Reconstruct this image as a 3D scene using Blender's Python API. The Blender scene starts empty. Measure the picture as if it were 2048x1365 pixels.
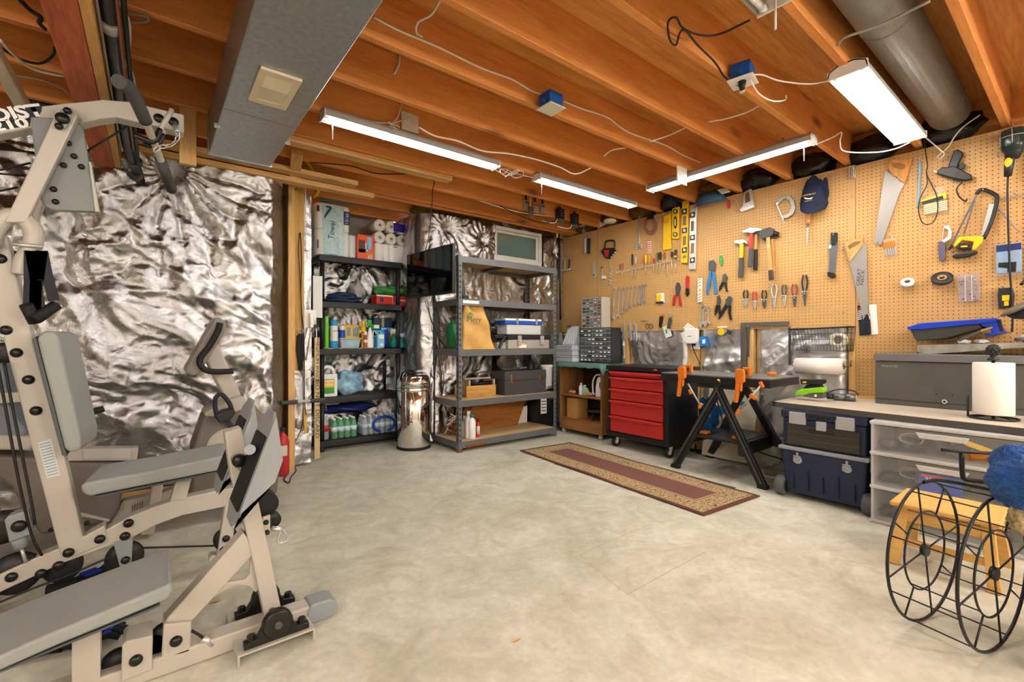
import bpy, bmesh, math, random
import numpy as np
from mathutils import Vector, Matrix, Euler
random.seed(7)
rng = np.random.default_rng(11)
SC = bpy.context.scene
COL = SC.collection
# ---------------------------------------------------------------- camera, light, exposure
F, HC, CX, SX = 917.6, 1.05, .787, .617
def hx(h):
    h = h.lstrip('#')
    o = []
    for i in (0, 2, 4):
        c = int(h[i:i+2], 16) / 255
        o.append(c/12.92 if c <= .04045 else ((c+.055)/1.055)**2.4)
    return tuple(o)
cam = bpy.data.cameras.new('camera'); camo = bpy.data.objects.new('camera', cam); COL.objects.link(camo)
cam.sensor_width = 36; cam.lens = 36*F/2048; cam.clip_start = .02; cam.clip_end = 60
camo.location = (0, 0, HC)
camo.rotation_euler = (math.pi/2, 0, math.atan2(-SX, CX))
SC.camera = camo
SC.view_settings.view_transform = 'Standard'; SC.view_settings.look = 'None'
SC.view_settings.gamma = 1; SC.view_settings.use_curve_mapping = False
SC.view_settings.exposure = 1.3
TUBE = 20.0            # brightness of the fluorescent tubes
FILL_BULB = 110.0           # brightness of the fill bulbs added behind the viewer
wd = bpy.data.worlds.new('world'); SC.world = wd; wd.use_nodes = True
wd.node_tree.nodes['Background'].inputs[0].default_value = (.75, .85, 1, 1)
wd.node_tree.nodes['Background'].inputs[1].default_value = 1.6
SC.cycles.max_bounces = 6; SC.cycles.diffuse_bounces = 4; SC.cycles.glossy_bounces = 4
SC.cycles.transmission_bounces = 6; SC.cycles.transparent_max_bounces = 12
SC.cycles.use_denoising = True; SC.cycles.use_adaptive_sampling = True; SC.cycles.adaptive_threshold = .08
SC.cycles.caustics_reflective = False; SC.cycles.caustics_refractive = False
SC.cycles.sample_clamp_indirect = 6
# ---------------------------------------------------------------- room measures (metres)
XP = 4.12      # face of the pegboard
XW = 4.17      # concrete behind it
YW = 4.27      # far wall with the window
YL = 4.08      # insulated stud wall behind the gym
YA = 5.00      # back of the alcove
ZJ, ZS = 2.38, 2.615   # underside of joists, underside of subfloor
def ray(x, y):
    a = (x-1024)/F; b = (682.5-y)/F
    return Vector((CX*a+SX, -SX*a+CX, b))
def U(x, y, X=None, Y=None, Z=None):
    r = ray(x, y)
    t = X/r.x if X is not None else Y/r.y if Y is not None else (Z-HC)/r.z
    return Vector((r.x*t, r.y*t, HC+r.z*t))
def PW(x, y, off=0.0):            # a point on the pegboard
    p = U(x, y, X=XP); p.x -= off; return p
# ---------------------------------------------------------------- mesh builder
OFF = {}
def tag(o, label=None, cat=None, group=None, kind=None):
    if label: o['label'] = label
    if cat: o['category'] = cat
    if group: o['group'] = group
    if kind: o['kind'] = kind
    return o
def thing(name, label, cat, loc=(0, 0, 0), rz=0, group=None, local=False, kind=None):
    o = bpy.data.objects.new(name, None); COL.objects.link(o)
    o.empty_display_size = .05
    o.location = loc; o.rotation_euler = (0, 0, rz)
    M = Matrix.Translation(Vector(loc)) @ Matrix.Rotation(rz, 4, 'Z')
    OFF[o] = Matrix() if local else M.inverted()
    return tag(o, label, cat, group, kind)
def copy_tree(o, parent=None):
    c = o.copy(); COL.objects.link(c); c.parent = parent
    if parent is not None: c.matrix_parent_inverse = o.matrix_parent_inverse.copy()
    for ch in list(o.children): copy_tree(ch, c)
    return c
class MB:
    def __init__(s): s.v = []; s.f = []; s.s = []
    def add(s, vs, fs, smooth=False):
        n = len(s.v); s.v.extend([tuple(v) for v in vs])
        s.f.extend([tuple(i+n for i in f) for f in fs]); s.s.extend([smooth]*len(fs)); return s
    def box(s, a, b):
        x0, x1 = sorted((a[0], b[0])); y0, y1 = sorted((a[1], b[1])); z0, z1 = sorted((a[2], b[2]))
        return s.add([(x0,y0,z0),(x1,y0,z0),(x1,y1,z0),(x0,y1,z0),(x0,y0,z1),(x1,y0,z1),(x1,y1,z1),(x0,y1,z1)],
                     [(3,2,1,0),(4,5,6,7),(0,1,5,4),(1,2,6,5),(2,3,7,6),(3,0,4,7)])
    def cbox(s, c, d, M=None):
        c = Vector(c); h = Vector(d)/2
        vs = [Vector((sx*h.x, sy*h.y, sz*h.z)) for sz in (-1, 1) for sx, sy in ((-1,-1),(1,-1),(1,1),(-1,1))]
        if M is not None: vs = [M @ v for v in vs]
        return s.add([v+c for v in vs], [(3,2,1,0),(4,5,6,7),(0,1,5,4),(1,2,6,5),(2,3,7,6),(3,0,4,7)])
    def beam(s, p0, p1, w, h, up=(0, 0, 1), w2=None, h2=None):
        p0 = Vector(p0); p1 = Vector(p1); d = (p1-p0).normalized()
        u = Vector(up); x = d.cross(u)
        if x.length < 1e-4: x = d.cross(Vector((1, 0, 0)))
        x.normalize(); y = x.cross(d)
        w2 = w if w2 is None else w2; h2 = h if h2 is None else h2
        vs = [p+x*(sx*ww/2)+y*(sy*hh/2) for p, ww, hh in ((p0, w, h), (p1, w2, h2)) for sx, sy in ((-1,-1),(1,-1),(1,1),(-1,1))]
        return s.add(vs, [(0,1,2,3),(7,6,5,4),(0,4,5,1),(1,5,6,2),(2,6,7,3),(3,7,4,0)])
    def cyl(s, p0, p1, r0, r1=None, n=14, cap=True, smooth=True):
        p0 = Vector(p0); p1 = Vector(p1); r1 = r0 if r1 is None else r1
        d = (p1-p0).normalized(); x = d.orthogonal().normalized(); y = d.cross(x)
        ring = [x*math.cos(2*math.pi*k/n)+y*math.sin(2*math.pi*k/n) for k in range(n)]
        vs = [p0+r*r0 for r in ring]+[p1+r*r1 for r in ring]
        s.add(vs, [(k, (k+1) % n, n+(k+1) % n, n+k) for k in range(n)], smooth)
        if cap: s.add(vs, [tuple(range(n))[::-1], tuple(range(n, 2*n))])
        return s
    def tube(s, pts, r, n=6, closed=False, cap=True):
        pts = [Vector(p) for p in pts]; m = len(pts); rr = r if isinstance(r, (list, tuple)) else [r]*m
        if closed: tg = [(pts[(i+1) % m]-pts[i-1]).normalized() for i in range(m)]
        else: tg = [(pts[min(i+1, m-1)]-pts[max(i-1, 0)]).normalized() for i in range(m)]
        x = tg[0].orthogonal().normalized(); vs = []
        for p, t, q in zip(pts, tg, rr):
            x = (x-t*x.dot(t))
            x = t.orthogonal().normalized() if x.length < 1e-5 else x.normalized()
            y = t.cross(x)
            vs += [p+(x*math.cos(2*math.pi*k/n)+y*math.sin(2*math.pi*k/n))*q for k in range(n)]
        fs = []
        for i in range(m if closed else m-1):
            a = i*n; b = ((i+1) % m)*n
            fs += [(a+k, a+(k+1) % n, b+(k+1) % n, b+k) for k in range(n)]
        s.add(vs, fs, True)
        if cap and not closed: s.add(vs, [tuple(range(n))[::-1], tuple(range((m-1)*n, m*n))])
        return s
    def lathe(s, prof, o, axis=(0, 0, 1), n=20, smooth=True, sc=(1, 1)):
        o = Vector(o); d = Vector(axis).normalized()
        x = Vector((1, 0, 0)) if abs(d.x) < .9 else Vector((0, 1, 0)); x = (x-d*x.dot(d)).normalized(); y = d.cross(x)
        vs = []
        for r, h in prof:
            vs += [o+d*h+(x*(math.cos(2*math.pi*k/n)*sc[0])+y*(math.sin(2*math.pi*k/n)*sc[1]))*r for k in range(n)]
        fs = []
        for i in range(len(prof)-1):
            fs += [(i*n+k, i*n+(k+1) % n, (i+1)*n+(k+1) % n, (i+1)*n+k) for k in range(n)]
        s.add(vs, fs, smooth)
        if prof[0][0] > 1e-5: s.add(vs[:n], [tuple(range(n))[::-1]])
        if prof[-1][0] > 1e-5: s.add(vs[-n:], [tuple(range(n))])
        return s
    def prism(s, pts, d, smooth=False):
        pts = [Vector(p) for p in pts]; d = Vector(d); n = len(pts)
        nrm = Vector((0, 0, 0))
        for i in range(n): nrm += pts[i].cross(pts[(i+1) % n])
        if nrm.dot(d) > 0: pts.reverse()
        vs = pts+[p+d for p in pts]
        s.add(vs, [tuple(range(n)), tuple(range(n, 2*n))[::-1]])
        return s.add(vs, [(k, n+k, n+(k+1) % n, (k+1) % n) for k in range(n)], smooth)
    def ringprism(s, outer, inner, d):         # same point count, a plate with a hole
        o = [Vector(p) for p in outer]; i = [Vector(p) for p in inner]; d = Vector(d); n = len(o)
        vs = o+i+[p+d for p in o]+[p+d for p in i]; fs = []
        for k in range(n):
            q = (k+1) % n
            fs += [(k, q, n+q, n+k), (2*n+k, 3*n+k, 3*n+q, 2*n+q), (k, 2*n+k, 2*n+q, q), (n+k, n+q, 3*n+q, 3*n+k)]
        return s.add(vs, fs)
    def sph(s, c, r, n=14, m=9, M=None):
        c = Vector(c); r = Vector((r, r, r)) if not hasattr(r, '__len__') else Vector(r); vs = []
        for i in range(m+1):
            t = math.pi*i/m
            for k in range(n):
                a = 2*math.pi*k/n
                v = Vector((math.sin(t)*math.cos(a)*r.x, math.sin(t)*math.sin(a)*r.y, math.cos(t)*r.z))
                vs.append(c+(M @ v if M is not None else v))
        return s.add(vs, [(i*n+k, (i+1)*n+k, (i+1)*n+(k+1) % n, i*n+(k+1) % n) for i in range(m) for k in range(n)], True)
    def grid(s, fn, nu, nv, smooth=True):
        vs = [fn(i/nu, j/nv) for j in range(nv+1) for i in range(nu+1)]
        return s.add(vs, [(j*(nu+1)+i, j*(nu+1)+i+1, (j+1)*(nu+1)+i+1, (j+1)*(nu+1)+i) for j in range(nv) for i in range(nu)], smooth)
    def build(s, name, mat, parent=None, label=None, cat=None, group=None, kind=None, bevel=0, seg=2, sub=0, solid=0, fix=True, origin=None):
        if parent is not None:
            M = OFF[parent]
        else:
            if origin is None:
                a = np.array(s.v); lo = a.min(0); hi = a.max(0); origin = ((lo[0]+hi[0])/2, (lo[1]+hi[1])/2, lo[2])
            M = Matrix.Translation(-Vector(origin))
        me = bpy.data.meshes.new(name)
        me.from_pydata([tuple(M @ Vector(v)) for v in s.v], [], s.f)
        me.polygons.foreach_set('use_smooth', s.s)
        if fix and len(s.f) < 20000:
            b = bmesh.new(); b.from_mesh(me); bmesh.ops.remove_doubles(b, verts=b.verts, dist=1e-5)
            bmesh.ops.recalc_face_normals(b, faces=b.faces); b.to_mesh(me); b.free()
        me.update()
        for m in (mat if isinstance(mat, (list, tuple)) else [mat]): me.materials.append(m)
        o = bpy.data.objects.new(name, me); COL.objects.link(o)
        if parent is not None: o.parent = parent; OFF[o] = M
        else: o.location = origin; OFF[o] = M
        if bevel:
            q = o.modifiers.new('bevel', 'BEVEL'); q.width = bevel; q.segments = seg; q.limit_method = 'ANGLE'; q.angle_limit = math.radians(40)
        if solid:
            q = o.modifiers.new('solid', 'SOLIDIFY'); q.thickness = solid; q.offset = 0
        if sub:
            q = o.modifiers.new('sub', 'SUBSURF'); q.levels = sub; q.render_levels = sub
        return tag(o, label, cat, group, kind)
def box(name, a, b, mat, parent=None, bevel=0, **k): return MB().box(a, b).build(name, mat, parent, bevel=bevel, **k)
def smoothpath(pts, n=6):            # Catmull-Rom through the points
    P = [Vector(p) for p in pts]; P = [P[0]*2-P[1]]+P+[P[-1]*2-P[-2]]; o = []
    for i in range(1, len(P)-2):
        a, b, c, d = P[i-1:i+3]
        for k in range(n):
            t = k/n
            o.append(.5*((2*b)+(c-a)*t+(2*a-5*b+4*c-d)*t*t+(3*b-a-3*c+d)*t**3))
    o.append(P[-2]); return o
def text(s, mat, parent, pos, ux, uy, size, ext=.0006, name='lettering', align='CENTER', fit=None, bold=0):
    cu = bpy.data.curves.new('t', 'FONT'); cu.body = s; cu.size = 1; cu.align_x = align; cu.align_y = 'CENTER'; cu.extrude = 0; cu.offset = bold
    cu.resolution_u = 4
    t = bpy.data.objects.new('t', cu); COL.objects.link(t)
    bpy.context.view_layer.update()
    me = bpy.data.meshes.new_from_object(t.evaluated_get(bpy.context.evaluated_depsgraph_get()))
    bpy.data.objects.remove(t); bpy.data.curves.remove(cu)
    ux = Vector(ux).normalized(); uy = Vector(uy).normalized(); uz = ux.cross(uy)
    sx = size
    if fit:
        w = max(v.co.x for v in me.vertices)-min(v.co.x for v in me.vertices); sx = fit/w
    M = OFF[parent]; pos = Vector(pos)
    for v in me.vertices: v.co = M @ (pos+ux*(v.co.x*sx)+uy*(v.co.y*size)+uz*ext)
    me.materials.clear(); me.materials.append(mat)
    o = bpy.data.objects.new(name, me); COL.objects.link(o); o.parent = parent; OFF[o] = M
    return o
# ---------------------------------------------------------------- materials
MATS = {}
def P(name, col, rough=.5, metal=0, var=0, vs=6, bump=0, bs=60, trans=0, alpha=1, ior=1.45, coat=0, emit=0, sheen=0, ecol=None, spec=None):
    if name in MATS: return MATS[name]
    m = bpy.data.materials.new(name); m.use_nodes = True; nt = m.node_tree; b = nt.nodes['Principled BSDF']
    c = hx(col) if isinstance(col, str) else col
    I = b.inputs
    I['Base Color'].default_value = (*c, 1); I['Roughness'].default_value = rough; I['Metallic'].default_value = metal
    I['Transmission Weight'].default_value = trans; I['Alpha'].default_value = alpha; I['IOR'].default_value = ior
    I['Coat Weight'].default_value = coat
    if sheen: I['Sheen Weight'].default_value = sheen
    if spec is not None: I['Specular IOR Level'].default_value = spec
    if emit: I['Emission Color'].default_value = (*(ecol or c), 1); I['Emission Strength'].default_value = emit
    if var or bump:
        tc = nt.nodes.new('ShaderNodeTexCoord')
        if var:
            n = nt.nodes.new('ShaderNodeTexNoise'); n.inputs['Scale'].default_value = vs; n.inputs['Detail'].default_value = 5
            nt.links.new(tc.outputs['Object'], n.inputs['Vector'])
            r = nt.nodes.new('ShaderNodeMapRange'); r.inputs[1].default_value = .3; r.inputs[2].default_value = .7
            r.inputs[3].default_value = 1-var; r.inputs[4].default_value = 1+var
            nt.links.new(n.outputs[0], r.inputs[0])
            x = nt.nodes.new('ShaderNodeMix'); x.data_type = 'RGBA'; x.blend_type = 'MULTIPLY'; x.inputs[0].default_value = 1
            x.inputs[6].default_value = (*c, 1); nt.links.new(r.outputs[0], x.inputs[7]); nt.links.new(x.outputs[2], I['Base Color'])
        if bump:
            n = nt.nodes.new('ShaderNodeTexNoise'); n.inputs['Scale'].default_value = bs; n.inputs['Detail'].default_value = 3
            nt.links.new(tc.outputs['Object'], n.inputs['Vector'])
            q = nt.nodes.new('ShaderNodeBump'); q.inputs['Strength'].default_value = bump; q.inputs['Distance'].default_value = .01
            nt.links.new(n.outputs[0], q.inputs['Height']); nt.links.new(q.outputs[0], I['Normal'])
    MATS[name] = m; return m
def wood(name, c1, c2, axis='X', sc=1.0, rough=.6, knots=True, c3=None, coat=0):
    if name in MATS: return MATS[name]
    m = bpy.data.materials.new(name); m.use_nodes = True; nt = m.node_tree; b = nt.nodes['Principled BSDF']; N = nt.nodes.new; L = nt.links.new
    tc = N('ShaderNodeTexCoord'); oi = N('ShaderNodeObjectInfo')
    ad = N('ShaderNodeVectorMath'); ad.operation = 'MULTIPLY_ADD'; ad.inputs[1].default_value = (1, 1, 1)
    mm = N('ShaderNodeVectorMath'); mm.operation = 'SCALE'; mm.inputs[0].default_value = (17, 31, 23); L(oi.outputs['Random'], mm.inputs['Scale'])
    L(tc.outputs['Object'], ad.inputs[0]); L(mm.outputs[0], ad.inputs[2])
    mp = N('ShaderNodeMapping'); s = [14*sc, 14*sc, 14*sc]; s['XYZ'.index(axis)] = 1.1*sc; mp.inputs['Scale'].default_value = s
    L(ad.outputs[0], mp.inputs['Vector'])
    n1 = N('ShaderNodeTexNoise'); n1.inputs['Scale'].default_value = 1; n1.inputs['Detail'].default_value = 3; n1.inputs['Distortion'].default_value = .6; L(mp.outputs[0], n1.inputs['Vector'])
    n2 = N('ShaderNodeTexNoise'); n2.inputs['Scale'].default_value = 9; n2.inputs['Detail'].default_value = 4; L(mp.outputs[0], n2.inputs['Vector'])
    mx = N('ShaderNodeMath'); mx.operation = 'MULTIPLY_ADD'; mx.inputs[1].default_value = .45; L(n2.outputs[0], mx.inputs[0])
    m2 = N('ShaderNodeMath'); m2.operation = 'MULTIPLY'; m2.inputs[1].default_value = .65; L(n1.outputs[0], m2.inputs[0]); L(m2.outputs[0], mx.inputs[2])
    cr = N('ShaderNodeValToRGB'); e = cr.color_ramp.elements
    e[0].position = .36; e[0].color = (*hx(c2), 1); e[1].position = .68; e[1].color = (*hx(c1), 1)
    L(mx.outputs[0], cr.inputs[0]); out = cr.outputs[0]
    if knots:
        mk = N('ShaderNodeMapping'); s = [9*sc, 9*sc, 9*sc]; s['XYZ'.index(axis)] = 3.2*sc; mk.inputs['Scale'].default_value = s; L(ad.outputs[0], mk.inputs['Vector'])
        vo = N('ShaderNodeTexVoronoi'); vo.inputs['Scale'].default_value = .55; L(mk.outputs[0], vo.inputs['Vector'])
        kr = N('ShaderNodeMapRange'); kr.inputs[1].default_value = .05; kr.inputs[2].default_value = .17; kr.inputs[3].default_value = .75; kr.inputs[4].default_value = 0
        L(vo.outputs['Distance'], kr.inputs[0])
        kx = N('ShaderNodeMix'); kx.data_type = 'RGBA'; kx.inputs[7].default_value = (*hx(c3 or '5a3214'), 1); L(kr.outputs[0], kx.inputs[0]); L(out, kx.inputs[6]); out = kx.outputs[2]
    L(out, b.inputs['Base Color']); b.inputs['Roughness'].default_value = rough; b.inputs['Coat Weight'].default_value = coat
    bp = N('ShaderNodeBump'); bp.inputs['Strength'].default_value = .12; bp.inputs['Distance'].default_value = .004; L(n2.outputs[0], bp.inputs['Height']); L(bp.outputs[0], b.inputs['Normal'])
    MATS[name] = m; return m
M_joist = wood('joist fir', 'e89b50', 'c97a36', 'X', .8)
M_ply = wood('plywood', 'e0a055', 'b06c2a', 'X', .55, c3='7b4a20')
M_stud = wood('pine stud', 'e2b878', 'c4904c', 'Z', 1)
M_studx = wood('pine plate', 'e2b878', 'c4904c', 'X', 1)
M_study = wood('pine rail', 'dcae6c', 'c08a48', 'Y', 1)
M_treated = wood('treated timber', 'c9a04e', 'a67c30', 'Z', 1)
M_beam = wood('red beam', 'cc7044', '8a3a20', 'Y', .8, knots=False)
M_white = P('white enamel', 'eeeae4', .35)
M_tube = P('lit tube', (1, 1, 1), .4, emit=TUBE, ecol=(1, .985, .955))
M_black = P('black plastic', '1c1c1e', .45, bump=.05, bs=200)
M_rubber = P('black rubber', '141414', .7)
M_steel = P('bare steel', 'c2c1be', .34, .55)
M_chrome = P('chrome', 'd6d4cf', .22, .6); M_mirror = P('polished steel', 'e4e2de', .07, 1)
M_dsteel = P('dark steel', '5c5c5e', .4, .5)
M_cable_w = P('white cable', 'e8e2d6', .5)
M_cable_k = P('black cable', '151412', .5)
M_cable_g = P('grey cable', '9a958c', .5)
M_orange = P('orange plastic', 'de7820', .4)
M_red = P('red plastic', 'bf2f2c', .38)
M_blue = P('blue plastic', '1c4fb0', .4)
M_yellow = P('yellow plastic', 'f2c215', .42)
M_cream = P('cream plastic', 'ddd6c4', .5)
M_paper = P('white paper', 'f1ece2', .85)
M_clear = P('clear plastic', 'eef2f4', .18, alpha=.4)
M_cable_y = P('yellow cable', 'e6c21a', .5)
# ================================================================= STRUCTURE
def struct(o, label=None, cat=None): return tag(o, label, cat, None, 'structure')
# ---- floor
def floor_mat():
    m = bpy.data.materials.new('concrete floor'); m.use_nodes = True; nt = m.node_tree; b = nt.nodes['Principled BSDF']; N = nt.nodes.new; L = nt.links.new
    tc = N('ShaderNodeTexCoord')
    def noise(s, d, dist=0):
        n = N('ShaderNodeTexNoise'); n.inputs['Scale'].default_value = s; n.inputs['Detail'].default_value = d; n.inputs['Distortion'].default_value = dist
        L(tc.outputs['Object'], n.inputs['Vector']); return n
    n1 = noise(1.3, 6, .8); n2 = noise(5, 8, 1.4); n3 = noise(60, 4)
    cr = N('ShaderNodeValToRGB'); e = cr.color_ramp.elements
    e[0].position = .3; e[0].color = (*hx('aeaa93'), 1); e[1].position = .62; e[1].color = (*hx('d4d3c2'), 1)
    k = e.new(.78); k.color = (*hx('dedfd0'), 1)
    mx = N('ShaderNodeMath'); mx.operation = 'MULTIPLY_ADD'; mx.inputs[1].default_value = .55; L(n2.outputs[0], mx.inputs[0])
    m2 = N('ShaderNodeMath'); m2.operation = 'MULTIPLY'; m2.inputs[1].default_value = .5; L(n1.outputs[0], m2.inputs[0]); L(m2.outputs[0], mx.inputs[2])
    L(mx.outputs[0], cr.inputs[0])
    n4 = noise(3.1, 9, 2.2)          # darker worn blotches
    r4 = N('ShaderNodeMapRange'); r4.inputs[1].default_value = .54; r4.inputs[2].default_value = .72; r4.inputs[3].default_value = 0; r4.inputs[4].default_value = .5; L(n4.outputs[0], r4.inputs[0])
    x = N('ShaderNodeMix'); x.data_type = 'RGBA'; x.inputs[7].default_value = (*hx('a8a18a'), 1); L(r4.outputs[0], x.inputs[0]); L(cr.outputs[0], x.inputs[6])
    n5 = noise(38, 6, .5); r5 = N('ShaderNodeMapRange'); r5.inputs[1].default_value = .3; r5.inputs[2].default_value = .7; r5.inputs[3].default_value = .90; r5.inputs[4].default_value = 1.06; L(n5.outputs[0], r5.inputs[0])
    n6 = noise(75, 2); r6 = N('ShaderNodeMapRange'); r6.inputs[1].default_value = .76; r6.inputs[2].default_value = .80; r6.inputs[3].default_value = 1; r6.inputs[4].default_value = .72; L(n6.outputs[0], r6.inputs[0])
    mu = N('ShaderNodeMath'); mu.operation = 'MULTIPLY'; L(r5.outputs[0], mu.inputs[0]); L(r6.outputs[0], mu.inputs[1])
    x2 = N('ShaderNodeMix'); x2.data_type = 'RGBA'; x2.blend_type = 'MULTIPLY'; x2.inputs[0].default_value = 1; L(x.outputs[2], x2.inputs[6]); L(mu.outputs[0], x2.inputs[7]); x = x2
    L(x.outputs[2], b.inputs['Base Color'])
    rr = N('ShaderNodeMapRange'); rr.inputs[3].default_value = .38; rr.inputs[4].default_value = .62; L(n2.outputs[0], rr.inputs[0]); L(rr.outputs[0], b.inputs['Roughness'])
    bp = N('ShaderNodeBump'); bp.inputs['Strength'].default_value = .08; bp.inputs['Distance'].default_value = .004; L(n3.outputs[0], bp.inputs['Height']); L(bp.outputs[0], b.inputs['Normal'])
    return m
XB, YB = -2.8, -2.4
fl = struct(box('floor', (XB, YB, -.12), (4.4, 5.1, 0), floor_mat()), 'beige concrete basement floor with worn blotches', 'floor')
M_crack = P('dark crack', '9a8262', .8)
for pts in ([(1160,1112),(1205,1150),(1255,1190)], [(1255,1190),(1330,1148),(1412,1104)], [(1160,1112),(1230,1078),(1300,1050)]):
    q = [U(*p, Z=.0004) for p in pts]
    MB().add(sum([[v-Vector((.0011, .0011, 0)), v+Vector((.0011, .0011, 0))] for v in q], []), [(2*i, 2*i+1, 2*i+3, 2*i+2) for i in range(len(q)-1)]).build('crack', M_crack, fl)
M_leaf = P('dry leaf', 'c8a766', .8)
# ---- walls (concrete behind the insulation, and the sides of the room out of view)
M_conc = P('concrete wall', 'a9a49a', .85, var=.12, vs=4, bump=.2, bs=30)
M_wall = P('painted wall', 'd8d2c6', .8, var=.03)
wr = struct(box('wall_right', (XW+.08, YB, 0), (4.45, 5.1, 2.36), M_conc), 'concrete wall behind the pegboard', 'wall')
wf = MB()
wx0, wx1, wz0, wz1 = 3.05, 3.75, 1.985, 2.35
for a, b in (((2.16, YW, 0), (wx0, YW+.2, 2.36)), ((wx1, YW, 0), (XW+.08, YW+.2, 2.36)), ((wx0, YW, 0), (wx1, YW+.2, wz0)), ((wx0, YW, wz1), (wx1, YW+.2, 2.6))): wf.box(a, b)
wf.box((2.16, YW+.2, 0), (2.36, YA+.2, 2.36))
wf = struct(wf.build('wall_far', M_conc), 'concrete far wall with the small basement window', 'wall')
wa = struct(box('wall_alcove', (.95, YA, 0), (2.16, YA+.2, 2.6), M_conc), 'concrete back wall of the storage alcove', 'wall')
wl = struct(box('wall_left', (XB, YL+.09, 0), (.86, YL+.3, 2.36), M_conc), 'concrete wall behind the foil insulation beside the gym', 'wall')
struct(box('wall_side', (XB-.2, YB, 0), (XB, YL+.3, 2.62), M_wall), 'plain painted side wall beyond the gym', 'wall')
struct(box('wall_back', (XB-.2, YB-.2, 0), (4.45, YB, 2.62), M_wall), 'plain painted wall behind the room', 'wall')
# ---- ceiling: plywood subfloor with joists
ce = struct(MB().box((XB-.2, YB-.2, ZS), (4.45, YW+.2, ZS+.03)).box((XB-.2, YW+.2, ZS), (2.4, 5.3, ZS+.03)).build('ceiling', M_ply, origin=(0, 0, ZS)), 'plywood subfloor ceiling carried on timber joists', 'ceiling')
jm = None
for k in range(-6, 9):
    y = 1.569+.4064*k
    if jm is None:
        jm = box('joist', (XB-.1, -.019, ZJ), (XW+.02, .019, ZS), M_joist, ce, bevel=.003, seg=1)
        jm.data.transform(Matrix.Translation((0, 0, 0))); o = jm
    else:
        o = jm.copy(); COL.objects.link(o); o.parent = ce
    o.location = (0, y, 0)
# blocking, header and odd boards between the joists
def part(name, a, b, mat, parent=ce, bevel=.003, **k): return box(name, a, b, mat, parent, bevel=bevel, **k)
part('header_board', (.62, 4.05, 2.37), (XW, 4.088, ZS), M_joist)
part('rim_board', (XW+.06, YB, 2.36), (XW+.1, 5.1, ZS), M_joist)
part('blocking', (2.02, 1.185, ZS-.045), (2.62-.9, 1.28, ZS-.003), M_joist)
part('loose_board', (.56, 3.2, ZJ-.04), (1.9, 3.29, ZJ-.002), M_studx)
part('loose_board', (-.1, 3.72, ZJ-.06), (1.32, 3.81, ZJ-.022), M_studx)
part('loose_board', (-.1, 3.83, ZJ-.10), (1.5, 3.92, ZJ-.06), M_studx)
part('strap_board', (.12, 3.2, 2.06), (.20, 3.235, 2.38), M_stud)
MB().beam((.80, 3.46, 2.37), (.90, 4.02, 2.32), .075, .035).build('strap_board', M_study, ce, bevel=.003)
# ---- main beam
be = thing('ceiling_beam', 'heavy red brown timber beam with a pale edge ply', 'beam', (-.21, 1, 2.13), kind='structure')
box('beam_ply', (-.282, YB, 2.13), (-.188, YL+.1, ZJ), M_beam, be, bevel=.003)
box('edge_ply', (-.187, YB, 2.135), (-.153, YL+.1, ZJ), M_study, be, bevel=.003)
# ---- posts at the alcove
po = struct(box('trim_1', (.868, 4.05, 0), (.918, 4.14, 2.33), M_stud, bevel=.003), 'pale pine stud at the end of the foil wall', 'post')
box('top_plate', (.84, 4.0, 2.33), (1.0, 4.14, 2.37), M_studx, po)
po2 = struct(box('trim_2', (.925, 4.11, .80), (1.005, 4.2, 2.35), M_treated, bevel=.004), 'greenish treated post beside the pine stud', 'post')
struct(box('trim_3', (XB, 3.99, 0), (.865, 4.08, .04), M_studx), 'pine bottom plate along the foil wall', 'plate')
# ---- foil faced insulation
def vnoise(x, y, seed):
    r = np.random.default_rng(seed).random((64, 64))
    xi = np.floor(x).astype(int); yi = np.floor(y).astype(int); fx = x-xi; fy = y-yi
    fx = fx*fx*fx*(fx*(fx*6-15)+10); fy = fy*fy*fy*(fy*(fy*6-15)+10)
    g = lambda a, b: r[a % 64, b % 64]
    return (g(xi, yi)*(1-fx)+g(xi+1, yi)*fx)*(1-fy)+(g(xi, yi+1)*(1-fx)+g(xi+1, yi+1)*fx)*fy
def ridged(x, y, seed, o=4):
    h = 0; a = 1
    for i in range(o):
        n = 1-np.abs(2*vnoise(x, y, seed+i)-1)*1.0
        h = h+a*n; a *= .5; x, y = x*2.03+3.1, y*2.03+1.7
    return h
def lnoise(x, y, seed):           # piecewise flat facets
    r = np.random.default_rng(seed).random((64, 64)); xi = np.floor(x).astype(int); yi = np.floor(y).astype(int); fx = x-xi; fy = y-yi
    g = lambda a, b: r[a % 64, b % 64]
    a, b, c, d = g(xi, yi), g(xi+1, yi), g(xi, yi+1), g(xi+1, yi+1)
    lo = fx+fy < 1
    return np.where(lo, a+(b-a)*fx+(c-a)*fy, d+(c-d)*(1-fx)+(b-d)*(1-fy))
def crumple(u, v, seed, ang=-.8, sc=3.2, st=2.6, amp=.03):
    wx = vnoise(u*2.2, v*2.2, seed+40)-.5; wy = vnoise(u*2.2+9, v*2.2+4, seed+41)-.5
    x = u+.35*wx; y = v+.35*wy
    c, s = math.cos(ang), math.sin(ang)
    a = (c*x+s*y)*sc/st; b = (-s*x+c*y)*sc
    h = ridged(a, b, seed, 4)*amp
    h += ridged(x*sc*2.1, y*sc*2.1, seed+20, 3)*amp*.28
    # flat facets, as crushed foil has
    q = vnoise(u*5, v*5, seed+61)*.5; q2 = vnoise(u*5+7, v*5+3, seed+62)*.5
    h += lnoise(a*1.9+q*2, b*2.3+q2*2, seed+31)*amp*1.0+lnoise((x-y)*sc*2.1+q*2, (x+y)*sc*2.3+q2, seed+33)*amp*.45+lnoise(x*sc*5.1+q*3, y*sc*4.7+q2*3, seed+35)*amp*.17
    return h
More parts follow.
